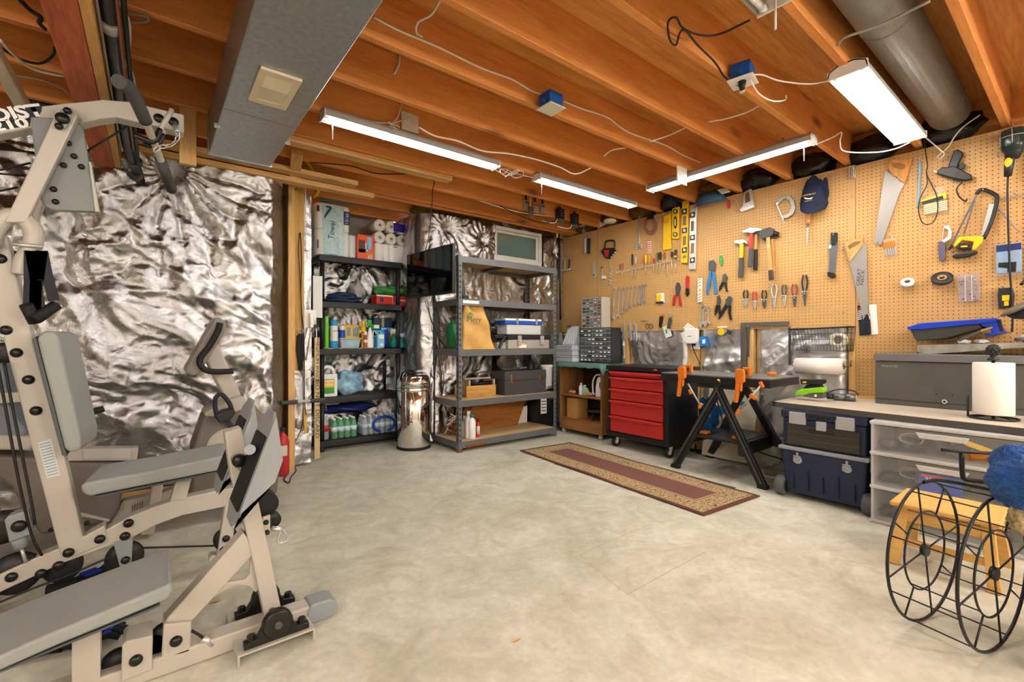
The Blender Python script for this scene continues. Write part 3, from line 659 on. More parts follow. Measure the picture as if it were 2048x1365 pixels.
cable('wire', 'copper coloured cable along the waste pipe', [(-.09, YB+1, 2.18), (-.092, 2.0, 2.172), (-.09, 2.8, 2.16), (-.085, 3.4, 2.14)], .005, P('copper jacket', '8a4a28', .4))
cable('wire', 'grey cable along the waste pipe', [(-.146, YB+1, 2.18), (-.145, 2.2, 2.172), (-.144, 2.8, 2.165), (-.14, 3.4, 2.15)], .005, M_cable_g)
cable('wire', 'white cable looping beside the beam above the gym', [U(240, 5, Z=2.37), U(258, 45, Z=2.36), U(258, 95, Z=2.33), U(246, 150, Z=2.3), U(250, 165, Z=2.3), U(262, 185, Z=2.3), U(270, 175, Z=2.3), U(262, 140, Z=2.33), U(248, 118, Z=2.36)], .006, M_cable_w)
cable('wire', 'grey cable loop above the waste pipe', [U(225, 30, Z=2.37), U(255, 28, Z=2.365), U(290, 32, Z=2.36), U(295, 42, Z=2.36), U(270, 45, Z=2.36), U(235, 38, Z=2.365)], .005, M_cable_g)
cable('wire', 'white cable swagged left of the beam', [U(0, 80, Z=2.33), U(30, 112, Z=2.32), U(65, 138, Z=2.32), U(110, 150, Z=2.33), U(128, 152, Z=2.34)], .006, M_cable_w)
cable('wire', 'black cable swagged left of the beam', [U(0, 95, Z=2.36), U(40, 118, Z=2.34), U(80, 127, Z=2.33), U(105, 112, Z=2.35), U(110, 95, Z=2.37)], .006, M_cable_k)
cable('wire', 'black cable bundle tucked beside the beam near the ceiling', [U(40, 0, Z=2.37), U(60, 20, Z=2.36), U(82, 35, Z=2.35), U(78, 45, Z=2.34), U(90, 58, Z=2.35)], .008, M_cable_k)
cable('wire', 'thin grey cable across the boards left of the beam', [U(20, 150, Z=2.34), U(80, 160, Z=2.33), U(120, 175, Z=2.32), U(142, 192, Z=2.3)], .004, M_cable_g)
cable('pipe', 'pale blue pipe running above the alcove shelf', [U(640, 400, Y=4.62), U(720, 408, Y=4.62), U(800, 422, Y=4.62), U(852, 436, Y=4.62)], .018, P('pale blue pipe', '5f93a3', .5), 'pipe', 10)
# ================================================================= HOME GYM AND EXERCISE BIKE
M_gym = P('gym cream paint', 'bab5aa', .35)
M_gymg = P('gym grey paint', '8e9598', .4)
M_gymd = P('gym dark grey shroud', '7d8280', .45)
M_pad = P('grey vinyl', '949a96', .42, bump=.08, bs=300)
M_padd = P('dark vinyl back', '4f5557', .5)
M_bolt = P('black bolt', '17130f', .3)
def gp(l, Y): return [U(x, y, Y=Y) for x, y in l]
gym = thing('home_gym', 'cream steel home gym with grey pads, pulleys and foot plates', 'gym machine', (-.1, 2.2, 0))
def plate(name, l, Y, th, mat, parent, bevel=.004, d=None, seg=2): return MB().prism(gp(l, Y), d or (0, th, 0)).build(name, mat, parent, bevel=bevel, seg=seg)
def bolt(px, Y, parent, r=.018, h=.012):
    p = U(*px, Y=Y); MB().lathe([(r, 0), (r, h*.3), (r*.75, h), (0, h*1.1)], p, (0, -1, 0), 14).build('bolt', M_bolt, parent)
def disc(name, px, Y, r, th, parent, mat=None):
    p = U(*px, Y=Y); return MB().lathe([(r*.3, 0), (r, 0), (r, th*.25), (r*.82, th*.5), (r, th*.75), (r, th), (r*.3, th)], p, (0, 1, 0), 24).build(name, mat or M_black, parent)
G = 2.50
mast = plate('mast', [(13,472),(65,677),(128,910),(166,1075),(210,1051),(216,1087),(124,1124),(116,1096),(61,885),(0,651),(-40,500),(-30,440)], G, .075, M_gym, gym, .006)
for b in ((12,661),(33,706),(57,760),(72,822),(1,518)): bolt(b, G, mast)
for b in ((137,1106),(200,1079)): bolt(b, G-.003, mast)
# height chart sticker on the mast
MB().prism(gp([(75,886),(103,878),(121,951),(94,958)], G-.0015), (0, .001, 0)).build('sticker', P('sticker blue white', 'cfd6d4', .5), mast)
M_tick = P('sticker ink', '5b7f92', .6)
for k in range(12):
    x0, y0 = 78+1.5*k*1.05, 890+5.6*k
    MB().prism(gp([(x0, y0), (x0+22, y0-6), (x0+22, y0-4.8), (x0, y0+1.2)], G-.0025), (0, .0006, 0)).build('sticker_line', M_tick, mast)
arm = plate('overhead_arm', [(-60,232),(0,222),(125,207),(205,199),(260,203),(300,213),(368,229),(368,266),(330,256),(270,243),(232,234),(200,238),(160,247),(62,256),(0,268),(-60,280)], G+.03, .075, M_gym, gym, .006)
for b in ((318,237),(347,244)): bolt(b, G+.03, arm, .02)
M_blk = P('decal black', '101010', .5); M_silv = P('decal silver', 'e8e6e2', .35, .3)
p = U(20, 241, Y=G+.028); e = U(60, 236, Y=G+.028); ux = (e-p).normalized(); uyv = Vector((-ux.z, 0, ux.x))
for l in ([(-30,222),(84,211),(83,222),(74,238),(-30,248)], [(-30,246),(62,238),(60,252),(-30,264)]): MB().prism(gp(l, G+.029), (0, .001, 0)).build('decal', M_blk, arm)
for tx, px, sz, ft in (('HOIST', (14, 229), .062, .205), ('210', (20, 250), .048, .105)): text(tx, M_silv, arm, U(*px, Y=G+.0285), ux, uyv, sz, .0008, fit=ft, bold=.04)
link = plate('link_bar', [(118,211),(126,207),(155,221),(155,234),(52,445),(8,445),(107,236)], G-.05, .045, M_gym, gym, .005)
plate('link_bar', [(120,212),(157,224),(75,440),(45,440)], G+.125, .045, M_gym, gym, .005)
pv = plate('pivot_plate', [(122,218),(140,219),(143,234),(132,256),(118,260),(109,253),(108,236)], G-.062, .012, M_gymg, link, .004)
for b, r in (((135,222), .013), ((125,237), .022), ((118,253), .013)): bolt(b, G-.062, pv, r)
sh = plate('weight_shroud', [(60,233),(108,235),(152,243),(162,248),(167,258),(190,395),(198,424),(108,421),(88,413),(82,400),(69,307)], G-.004, .03, M_gymd, gym, .006)
plate('shroud_edge', [(177,322),(182,324),(199,424),(190,424)], G-.012, .06, M_gym, sh, .003)
for b in ((137,287),(148,313),(127,331),(163,334),(107,379),(111,404)): bolt(b, G-.005, sh, .011)
MB().tube(smoothpath(gp([(-25,500),(-8,455),(15,434),(38,434),(58,448),(68,470),(62,498),(48,522),(42,550)], G-.02), 6), .029, 14).build('press_arm', M_gym, gym)
# cables of the stack, seen against the foil
for l in ([(-20,297),(68,305)], [(-20,345),(62,326)], [(-20,346),(50,352)], [(-20,386),(36,375)], [(-20,401),(84,403)]):
    MB().tube(gp(l, G+.15), .004, 5).build('cable', M_cable_k, gym)
MB().tube(gp([(173,303), (255,253)], G+.08), .004, 5).build('cable', M_cable_k, gym)
for l in ([(-4,735),(12,822),(38,965),(63,1070),(84,1112)], [(8,722),(22,800),(40,890),(64,1010),(70,1050)]):
    MB().tube(smoothpath(gp(l, G-.03), 4), .005, 6).build('cable', M_cable_k, gym)
for px, r in (((8,706), .04), ((28,520), .035)): disc('pulley', px, G+.08, r, .03, gym)
# strap handles on a clip bar
MB().cyl(U(20,488,Y=G-.05), U(86,494,Y=G-.05), .008, n=8).build('clip_bar', M_steel, gym)
M_strap = P('black webbing', '24272e', .75)
for l in ([(60,502),(60,560),(58,610)], [(62,502),(72,560),(70,625)], [(84,502),(78,545),(73,580),(80,620)], [(84,502),(94,550),(108,602)]):
    q = gp(l, G-.06); mb = MB()
    for a, b in zip(q[:-1], q[1:]): mb.beam(a, b, .032, .003, (0, 1, 0))
    mb.build('strap', M_strap, gym)
for a, b in (((70,640),(113,610)), ((52,610),(70,645))): MB().cyl(U(*a, Y=G-.08), U(*b, Y=G-.05), .0195, n=14).build('strap_grip', M_rubber, gym)
# lat bar with foam grips, fork and chain
lat = MB().tube(smoothpath([U(240,165,Y=2.12), U(254,172,Y=2.15), U(268,192,Y=2.2), U(290,240,Y=2.33), U(312,295,Y=2.52), U(322,322,Y=2.62), U(343,380,Y=2.86)], 5), .014, 12).build('lat_bar', M_gym, gym)
MB().tube(smoothpath([U(237,163,Y=2.10), U(254,172,Y=2.15), U(268,192,Y=2.2), U(291,242,Y=2.335)], 5), .0235, 12).build('foam_grip', P('grey foam', '4a4a4a', .8), lat)
MB().tube([U(321,319,Y=2.615), U(331,347,Y=2.72), U(343,380,Y=2.86)], .0225, 12).build('foam_grip', MATS['grey foam'], lat)
MB().tube(smoothpath(gp([(268,270),(285,277),(303,284),(313,277),(320,258)], 2.45), 5), .011, 8).build('fork', M_bolt, lat)
MB().tube(smoothpath(gp([(286,288),(300,292),(318,286),(326,268)], 2.55), 5), .010, 8).build('fork', M_bolt, lat)
for a, b, Y in (((321,259),(344,219), 2.45), ((323,275),(330,258), 2.56)): MB().cyl(U(*a, Y=Y), U(*b, Y=Y), .010, n=8).build('fork_tip', M_gym, lat)
ch = gp([(309,302),(319,294),(332,293),(344,290),(352,282),(357,272),(354,264)], 2.50)
for i, (a, b) in enumerate(zip(ch[:-1], ch[1:])):
    c = (a+b)/2; d = (b-a); L = d.length*.62; d.normalize(); sd = d.orthogonal().normalized()
    if i % 2: sd = d.cross(sd)
    MB().tube([c+d*(L*math.cos(2*math.pi*k/12))+sd*(.008*math.sin(2*math.pi*k/12)) for k in range(12)], .003, 5, True).build('chain_link', M_chrome, lat)
MB().cyl(U(354,266,Y=2.5), U(350,250,Y=2.53), .012, n=10).build('swivel', M_steel, lat)
# back rest and seat
def padd(name, l, Y, d, parent, back=None):
    o = MB().prism(gp(l, Y), d).build(name, M_pad, parent, bevel=.022, seg=4)
    for q in o.data.polygons: q.use_smooth = False
    return o
padd('backrest', [(72,676),(84,663),(106,661),(118,676),(161,872),(161,900),(140,908),(128,898)], 2.40, (.03, .27, 0), gym)
plate('backrest_board', [(64,680),(72,672),(130,898),(134,914),(124,912)], 2.41, .30, M_padd, gym, .004)
padd('seat', [(160,972),(164,986),(176,994),(198,990),(438,942),(454,933),(454,918),(446,912),(300,943),(172,966)], 2.39, (.03, .31, 0), gym)
plate('seat_board', [(190,993),(436,943),(436,947),(190,998)], 2.41, .27, M_padd, gym, .002)
plate('seat_post', [(352,962),(384,956),(372,1000),(340,1004)], 2.50, .06, M_gym, gym)
# spine, front leg and pulleys
sp = plate('spine', [(-70,1183),(0,1150),(87,1110),(207,1063),(257,1036),(300,1018),(356,999),(440,981),(476,975),(476,1010),(447,1015),(364,1032),(310,1052),(265,1076),(124,1128),(0,1186),(-70,1217)], G+.005, .065, M_gym, gym, .005)
for b in ((257,1047),(250,1073),(117,1132),(82,1148),(23,1155)): bolt(b, G+.005, sp)
fleg = plate('front_leg', [(450,1012),(478,985),(472,1040),(463,1095),(455,1122),(432,1126),(437,1095)], G, .06, M_gym, gym)
plate('leg_foot', [(418,1118),(424,1112),(440,1112),(440,1130),(418,1130)], G+.0, .06, M_gym, fleg)
disc('pulley', (452,1080), G+.02, .05, .028, gym)
for b in ((452,1078),(447,1100)): bolt(b, G, fleg, .016)
br = plate('pulley_bracket', [(226,1086),(266,1076),(263,1128),(258,1140),(240,1138)], G, .05, M_gymg, gym); bolt((251,1121), G, br, .016)
disc('pulley', (249,1118), G+.02, .065, .03, gym)
br = plate('pulley_bracket', [(8,1041),(16,1034),(56,1021),(66,1063),(60,1070),(18,1086)], G-.03, .06, M_gymg, gym, .004); bolt((38,1053), G-.03, br, .022)
MB().cyl(U(37,1072,Y=G), U(42,1095,Y=G), .022, n=12).build('adjuster', M_gymg, br)
MB().cyl(U(42,1095,Y=G), U(52,1126,Y=G), .006, n=8).build('adjuster_rod', M_steel, br)
for px, r in (((2,1058), .06), ((30,1150), .075), ((125,1135), .06)): disc('pulley', px, G+.02, r, .03, gym)
MB().tube(smoothpath(gp([(-20,1214),(60,1180),(140,1150),(190,1128),(225,1113)], G-.02), 4), .0045, 6).build('cable', M_cable_k, gym)
MB().tube(gp([(273,1097),(435,1092)], G+.03), .0045, 6).build('cable', M_cable_k, gym)
# ---- leg press in front
L = 1.81
post = plate('press_post', [(449,866),(483,856),(494,900),(525,1040),(566,1235),(532,1248),(486,1035),(463,957)], L, .065, M_gym, gym, .005)
for k, dy in enumerate((0, .40)):
    y0, y1 = 1.60+dy, 1.80+dy
    A, B = U(553,832,Y=1.60), U(465,1066,Y=1.60); A.y = B.y = y0; n = Vector((-.012, 0, -.006)); D = Vector((0, y1-y0, 0))
    c1, c2 = A*.9+B*.1, A*.1+B*.9
    fp = MB().prism([A+D*.25, c1, c2, B+D*.25, B+D*.75, c2+D, c1+D, A+D*.75], (.010, 0, .004)).build('foot_plate', M_gymg, gym, bevel=.003)
    c3, c4 = A*.80+B*.20, A*.16+B*.84
    MB().prism([c3+D*.10, c4+D*.10, c4+D*.9, c3+D*.9], (-.006, 0, -.003)).build('grip_strip', M_rubber, fp)
    W = [U(553,832,Y=1.60), U(566,921,Y=1.60), U(550,966,Y=1.60), U(517,999,Y=1.60), U(478,1032,Y=1.60), U(467,1062,Y=1.60)]
    for w in W: w.y = y0
    MB().prism(W, (0, .008, 0)).build('side_flange', M_gymg, fp, bevel=.002)
kb = plate('plate_bracket', [(462,921),(470,912),(510,912),(530,960),(500,960),(470,936)], L-.03, .12, M_gymg, post)
p = U(478, 921, Y=L-.03); MB().lathe([(.022, 0), (.022, .012), (.016, .022), (0, .024)], p, (0, -1, 0), 18).build('knob', M_bolt, kb)
MB().cyl(U(500,900,Y=1.62), U(500,900,Y=2.15), .016, n=12).build('plate_axle', M_gymg, post)
disc('roller', (532,1010), 1.84, .042, .06, gym, M_rubber); disc('pulley', (545,1042), 1.9, .03, .025, gym)
br = plate('pulley_bracket', [(524,1036),(541,1030),(541,1072),(528,1074)], 1.83, .03, M_gym, gym)
for b in ((532,1045),(534,1065)): bolt(b, 1.83, br, .009)
MB().cyl(U(543,1057,Y=1.86), U(567,1060,Y=1.86), .009, n=10).build('swivel', M_chrome, br)
c = U(565, 1074, Y=1.86); MB().tube([c+Vector((.013*math.cos(2*math.pi*k/16)*(1.2+.5*math.sin(2*math.pi*k/16)*-1), 0, .024*math.sin(2*math.pi*k/16))) for k in range(16)], .0032, 6, True).build('snap_hook', M_chrome, br)
bc = plate('diagonal_brace', [(487,1066),(503,1086),(505,1112),(384,1243),(328,1252),(334,1238)], L+.005, .06, M_gym, gym)
plate('gusset', [(500,1108),(506,1112),(518,1178),(512,1187),(498,1174),(470,1171),(442,1187),(424,1199),(452,1166),(490,1160),(499,1150)], L+.02, .014, M_gym, bc)
br = plate('pulley_bracket', [(327,1250),(383,1244),(381,1304),(360,1311),(323,1318)], L-.01, .09, M_gym, gym, .004); bolt((352,1283), L-.01, br, .017)
br = plate('pulley_bracket', [(244,1292),(252,1284),(306,1272),(304,1341),(242,1366)], L-.02, .10, M_gym, gym, .004); bolt((272,1321), L-.02, br, .017)
disc('pulley', (332,1280), L+.02, .045, .03, gym); disc('pulley', (296,1305), L+.02, .05, .03, gym); disc('pulley', (236,1335), L+.03, .045, .03, gym)
MB().tube(smoothpath(gp([(383,1262),(400,1272),(412,1282)], L), 4), .0045, 6).build('cable', M_cable_k, gym)
MB().cyl(U(405,1276,Y=L), U(425,1290,Y=L), .012, n=10).build('swivel', M_steel, gym)
plate('cable_tab', [(402,1302),(425,1283),(446,1283),(430,1296)], L, .05, M_gym, gym, .003)
ba = box('base_tube', (-.55, 1.80, .002), (.49, 1.875, .064), M_gym, gym, bevel=.006)
cp = MB().prism([Vector((x, 1.793, z)) for x, z in ((.462,.0),(.535,.0),(.556,.012),(.562,.035),(.552,.06),(.53,.071),(.47,.071),(.46,.069),(.448,.04))], (0, .089, 0)).build('foot_cap', M_gymg, ba, bevel=.006)
ub = MB().prism([Vector((x, 1.70, z)) for x, z in ((.215,0),(.222,0),(.222,.031),(.445,.031),(.445,0),(.452,0),(.452,.038),(.215,.038))], (0, .30, 0)).build('pivot_bracket', M_gym, gym, bevel=.002)
for dy in (1.725, 1.93):
    c = Vector((.335, dy, .090))
    pb = MB().lathe([(.012,-.02),(.02,-.022),(.042,-.016),(.048,-.01),(.048,.014),(.042,.02),(.012,.02)], c, (0, -1, 0), 22)
    pb.prism([c+Vector((x, -.014, z)) for x, z in ((-.10,-.05),(.10,-.05),(.10,-.032),(.06,-.026),(.044,-.0),(-.044,-.0),(-.06,-.026),(-.10,-.032))], (0, .032, 0))
    pb = pb.build('pillow_block', P('black cast iron', '1b1917', .35), ub, bevel=.002)
    for s in (-1, 1): MB().cyl(c+Vector((s*.078, 0, -.035)), c+Vector((s*.078, 0, -.012)), .013, n=6, smooth=False).build('bolt', M_bolt, ub)
MB().cyl((.335, 1.70, .090), (.335, 1.97, .090), .012, n=12).build('pivot_shaft', M_dsteel, ub)
padd('press_seat', [(-70,1345),(54,1288),(331,1173),(342,1166),(346,1184),(337,1200),(228,1246),(116,1292),(-70,1375)], 1.68, (0, .30, 0), gym)
plate('press_seat_board', [(-60,1368),(116,1294),(228,1248),(320,1210),(320,1214),(228,1253),(116,1299),(-60,1373)], 1.70, .26, M_padd, gym, .002)
MB().beam((-.15, 1.83, .05), (-.15, 1.83, .22), .06, .06).build('press_seat_post', M_gym, gym)
MB().beam((-.55, 1.84, .05), (-.55, 2.55, .05), .06, .06).build('cross_tube', M_gym, gym)
MB().beam((-.55, 2.55, .05), (-.55, 2.55, .2), .06, .06).build('rear_foot', M_gym, gym)
# ---- gloves on the floor
M_gl = P('black glove cloth', '15161c', .85); M_glb = P('blue glove cloth', '2436c8', .8)
def glove(label, px, rz):
    p = U(*px, Z=0); t = thing('work_glove', label, 'glove', (p.x, p.y, 0), rz, local=True)
    MB().sph((0, 0, .028), (.065, .045, .027), 16, 9).build('palm', M_gl, t)
    MB().tube([(-.05, 0, .026), (-.085, 0, .028), (-.13, 0, .03)], [.03, .027, .034], 12).build('cuff', M_gl, t)
    for k in range(4):
        y = -.033+.022*k; L2 = (.055, .068, .064, .05)[k]
        f = MB().tube([(.045, y, .03), (.06+L2*.4, y*1.15, .036), (.055+L2, y*1.2, .02)], [.012, .0115, .009], 9).build('finger', M_gl, t)
        MB().cbox((.075, y*1.12, .044), (.022, .013, .008)).build('knuckle_pad', M_glb, f, bevel=.003)
    MB().tube([(-.01, .035, .026), (.02, .06, .026), (.045, .072, .018)], [.014, .013, .009], 9).build('thumb', M_gl, t)
    MB().cbox((.005, 0, .053), (.06, .055, .006)).build('back_patch', M_glb, t, bevel=.003)
glove('black and blue work glove on the floor behind the low gym pad', (178, 1170), .5)
glove('black and blue work glove under the low gym pad', (165, 1292), -.2)
# ---- recumbent exercise bike
M_bk = P('bike grey shell', '6d665e', .5); M_bkl = P('bike light grey', 'b3aca0', .4); M_bkk = P('bike console', '857d74', .4)
bike = thing('exercise_bike', 'grey recumbent exercise bike with tilted console behind the gym', 'exercise bike', (.2, 3.25, 0))
B = 3.14
plate('front_shell', [(385,896),(405,838),(411,828),(455,806),(484,793),(512,812),(545,860),(560,930),(556,985),(540,1003),(381,1000)], B, .22, M_bk, bike, .02, seg=3)
p = U(455, 893, Y=B); cr = MB().lathe([(0, .012), (.09, .012), (.105, .006), (.108, 0)], p, (0, -1, 0), 30).build('crank_cover', M_bkl, bike)
MB().lathe([(0, .016), (.035, .016), (.04, .01)], U(492,876,Y=B-.012), (0, -1, 0), 20).build('crank_hub', M_bk, cr)
MB().beam(U(488,880,Y=B-.03), U(448,838,Y=B-.03), .02, .03).build('crank_arm', M_black, bike)
pe = plate('pedal', [(430,832),(448,822),(468,818),(471,826),(462,840),(438,846)], B-.12, .09, M_black, bike, .006)
MB().tube(smoothpath(gp([(434,835),(430,812),(432,795),(444,790),(458,806),(464,822)], B-.075), 4), .012, 6).build('pedal_strap', M_strap, pe)
plate('shoulder_shell', [(409,833),(411,826),(459,800),(484,792),(508,812),(498,816),(440,836)], B-.015, .25, M_bkl, bike, .012)
plate('neck', [(423,690),(437,688),(483,792),(470,798),(453,801),(425,752),(412,722)], B+.06, .10, M_bkl, bike, .012)
cs = plate('console', [(430,637),(438,634),(452,644),(452,662),(398,750),(386,753),(374,748),(371,740)], B-.02, .26, M_bkk, bike, .012)
plate('console_screen', [(431,650),(379,738),(376,734),(428,647)], B+.03, .16, P('console screen', '24262a', .25), cs, .002)
MB().tube(smoothpath(gp([(440,646),(436,662),(418,694),(402,714),(400,728),(410,740),(430,744),(467,743)], B-.05), 5), .0165, 12).build('handle', M_rubber, bike)
MB().tube(smoothpath(gp([(440,646),(436,662),(418,694),(402,714),(400,728),(410,740),(430,744),(467,743)], B+.28), 5), .0165, 12).build('handle', M_rubber, bike)
plate('warning_label', [(433,748),(446,747),(444,750),(434,751)], B+.055, .004, M_orange, bike, 0)
rl = plate('seat_rail', [(128,899),(264,897),(277,896),(274,923),(264,922),(128,923)], B+.02, .08, M_bkl, bike, .004)
plate('rail_track', [(166,901),(262,899),(262,918),(166,920)], B+.012, .02, M_steel, rl, .002)
plate('rear_shell', [(-70,905),(60,915),(130,922),(300,926),(270,945),(246,980),(238,1022),(222,1044),(160,1056),(80,1073),(62,1045),(40,1020),(34,1000),(22,975),(0,960),(-70,948)], B+.04, .17, M_bk, bike, .02, seg=3)
plate('shell_trim', [(160,1026),(220,1040),(218,1045),(162,1034)], B+.03, .02, M_bkl, bike, .003)
plate('frame_beam', [(222,1046),(244,1004),(330,985),(384,960),(384,992),(330,1022),(250,1046)], B+.09, .08, M_bkl, bike, .006)
for k in range(5): plate('step_rib', [(264+5*k,1012-2*k),(266+5*k,1011-2*k),(264+5*k,1034-2*k),(262+5*k,1035-2*k)], B+.085, .006, M_bk, bike, 0)
plate('front_stand', [(306,962),(328,960),(320,1012),(308,1069),(280,1072),(297,1015)], B-.03, .10, M_bkl, bike, .005)
plate('seat_back', [(-70,690),(0,725),(14,760),(24,810),(36,842),(54,862),(50,880),(-70,884)], B-.02, .34, P('bike seat cloth', '767c86', .7), bike, .02, seg=3)
plate('seat_base', [(-70,868),(62,874),(66,890),(60,902),(-70,900)], B-.04, .38, M_bkl, bike, .012)
plate('seat_clamp', [(-60,790),(44,785),(44,805),(-60,812)], B-.06, .04, M_bkl, bike, .004)
MB().cyl(U(178,826,Y=B), U(208,818,Y=B), .016, n=12).build('seat_handle', M_rubber, bike)
p = U(0, 1108, Y=B); MB().lathe([(.02,-.03),(.08,-.03),(.085,0),(.08,.03),(.02,.03)], (p.x, p.y, .086), (0, 1, 0), 24).build('wheel', M_bk, bike)
plate('rear_stand', [(-70,1060),(40,1075),(70,1066),(40,1108),(0,1118),(-70,1120)], B+.06, .06, M_bkl, bike, .006)
for px in ((174,1047),(103,1060)): bolt(px, B+.04, bike, .012)
MB().box((.42, 3.02, .0), (.50, 3.5, .05)).build('front_foot', M_bk, bike, bevel=.01)
# ---- small bits beyond the gym
ex = thing('fire_extinguisher', 'red cylinder with valve behind the foot plates at the foil wall', 'extinguisher', (.80, 3.93, 0))
MB().lathe([(.045, 0), (.05, .01), (.05, .26), (.04, .30), (.02, .325), (.018, .34)], (.80, 3.93, .0), n=18).build('body', M_red, ex)
MB().cbox((.80, 3.92, .36), (.03, .06, .03)).build('valve', M_black, ex, bevel=.004)
MB().cbox((.80, 3.881, .2), (.05, .004, .08)).build('band', M_cream, ex)
cable('floor_cable', 'black power cord with plug snaking out by the pine stud', [U(556,946,Z=.01), U(572,950,Z=.006), U(568,960,Z=.006), U(578,966,Z=.006), U(582,955,Z=.006), U(592,942,Z=.006), U(588,932,Z=.006), U(582,925,Z=.006)], .004, M_cable_k)
for px in ((1033,1282),(430,1205)):
    p = U(*px, Z=.001); MB().add([p+Vector((.02, 0, .001)), p+Vector((0, .006, .006)), p+Vector((-.022, .002, .001)), p+Vector((0, -.007, .004))], [(0, 1, 2, 3)]).build('wood_shaving', M_leaf, None, 'curled wood shaving on the floor '+('in the open middle' if px[0] > 900 else 'beside the leg press'), 'shaving', solid=.001)
# ================================================================= ALCOVE SHELF AND ITS CONTENTS
def XR(x, Y): return U(x, 682, Y=Y).x
def ZR(x, y, Y): return U(x, y, Y=Y).z
M_bsh = P('black shelf plastic', '1e1e20', .5, bump=.06, bs=150)
S = [.10, .515, .975, 1.426, 1.867]
bs = thing('plastic_shelf_unit', 'black plastic five tier shelf unit in the foil lined alcove', 'shelf', (1.65, 4.7, 0))
bx0, bx1, by0, by1 = 1.235, 2.06, 4.50, 4.92
for i, z in enumerate(S):
    mb = MB()
    for a, b in (((bx0, by0, z-.058), (bx1, by0+.022, z)), ((bx0, by1-.022, z-.058), (bx1, by1, z)), ((bx0, by0, z-.058), (bx0+.022, by1, z)), ((bx1-.022, by0, z-.058), (bx1, by1, z))): mb.box(a, b)
    sh_ = mb.build('shelf', M_bsh, bs, bevel=.005)
    g = MB()
    for k in range(16): y = by0+.035+k*.0235; g.box((bx0+.01, y, z-.012), (bx1-.01, y+.009, z-.002))
    for k in range(6): x = bx0+.06+k*.14; g.box((x, by0+.01, z-.03), (x+.012, by1-.01, z-.012))
    g.build('grid', M_bsh, sh_)
    if i < 4:
        for x in (bx0+.03, bx1-.03):
            for y in (by0+.03, by1-.03): MB().cyl((x, y, z), (x, y, S[i+1]-.058), .021, n=12).build('leg', M_bsh, bs)
for x in (bx0+.03, bx1-.03):
    for y in (by0+.03, by1-.03): MB().cyl((x, y, 0), (x, y, S[0]-.05), .024, n=12).build('foot', M_bsh, bs)
# ---- printed boxes, packs, cans and bottles
def pbox(name, label, cat, x0, x1, zb, h, Y, d, mat, panels=(), bevel=.006, txt=()):
    """a pack: x0, x1 photo columns on plane Y; panels (u0,u1,v0,v1,mat) printed on its front"""
    X0, X1 = XR(x0, Y), XR(x1, Y)
    t = thing(name, label, cat, ((X0+X1)/2, Y+d/2, zb))
    bd = box('body', (X0, Y, zb), (X1, Y+d, zb+h), mat, t, bevel=bevel)
    W = X1-X0
    for u0, u1, v0, v1, m in panels: box('print', (X0+W*u0, Y-.0016, zb+h*v0), (X0+W*u1, Y, zb+h*v1), m, bd)
    for s, u, v, sz, m, rot in txt:
        ux, uv = ((1, 0, 0), (0, 0, 1)) if not rot else ((0, 0, 1), (-1, 0, 0))
        text(s, m, bd, (X0+W*u, Y-.002, zb+h*v), ux, uv, sz)
    return t
C = lambda n, h, r=.45: P(n, h, r)
c_navy, c_teal, c_sky, c_lime, c_yel, c_org, c_wht, c_pur, c_red, c_cyan = C('print navy', '1d2c6b'), C('print teal', '1f8a86'), C('print sky', '7fc4e6'), C('print lime', '6cc62c'), C('print yellow', 'f0be14'), C('print orange', 'ee5a22'), C('print white', 'f3f1ec'), C('print purple', '3b1fa0'), C('print red', 'd32a1e'), C('print cyan', '2f9ad8')
c_grn, c_pale, c_blue = C('print green', '2f9a36'), C('print pale aqua', 'b7d8dc', .3), C('print blue', '1b4bb8')
# towel pack: rolls lying in a wrapped stack
Y = 4.53; t = thing('paper_towel_pack', 'tall wrapped pack of twelve paper towel rolls on the top black shelf', 'paper towels', (1.36, 4.65, S[4]))
X0, X1 = XR(632, Y), XR(701, Y); W = (X1-X0)/3; H = ZR(660, 408, Y)-S[4]
for i in range(3):
    for j in range(2): MB().cyl((X0+W*(i+.5), Y+.06+j*.118, S[4]), (X0+W*(i+.5), Y+.06+j*.118, S[4]+H*.5-.004), W*.52, n=20).cyl((X0+W*(i+.5), Y+.06+j*.118, S[4]+H*.5+.004), (X0+W*(i+.5), Y+.06+j*.118, S[4]+H), W*.52, n=20).build('roll_column', M_paper, t, bevel=.012)
wr_ = MB().prism([Vector((X0+W*3*u, Y+.002+v, S[4]+.004)) for u, v in ((0, .06), (.06, .02), (.17, .0), (.33, .012), (.5, 0), (.67, .012), (.83, 0), (.94, .02), (1, .06), (1, .2), (.9, .24), (.1, .24), (0, .2))], (0, 0, H*1.0)).build('wrap', P('printed wrap', 'bfdde0', .22, var=.12, vs=25, bump=.35, bs=40), t, bevel=.012)
for u0, u1, v0, v1, m in ((.80, .98, .62, .90, c_navy), (0.02, .09, .80, .93, c_navy), (.28, .42, .90, .95, c_navy), (.03, .07, .1, .28, c_navy), (.40, .62, .0, .03, c_blue)): box('print', (X0+W*3*u0, Y-.004, S[4]+H*v0+.01), (X0+W*3*u1, Y-.001, S[4]+H*v1), m, wr_)
text('12|160', c_wht, wr_, (X0+W*3*.89, Y-.0045, S[4]+H*.76), (.1, 0, 1), (-1, 0, .1), .04)
text('Towel', c_navy, wr_, (X0+W*3*.45, Y-.003, S[4]+H*.50), (.12, 0, 1), (-1, 0, .12), .07)
text('Tout', c_wht, wr_, (X0+W*3*.66, Y-.003, S[4]+H*.52), (.12, 0, 1), (-1, 0, .12), .08)
MB().prism([Vector((X0+W*3*u, Y-.003, S[4]+H*v)) for u, v in ((.24, .70), (.24, .76), (.40, .93), (.46, .93))], (0, .002, 0)).build('print', c_navy, wr_)
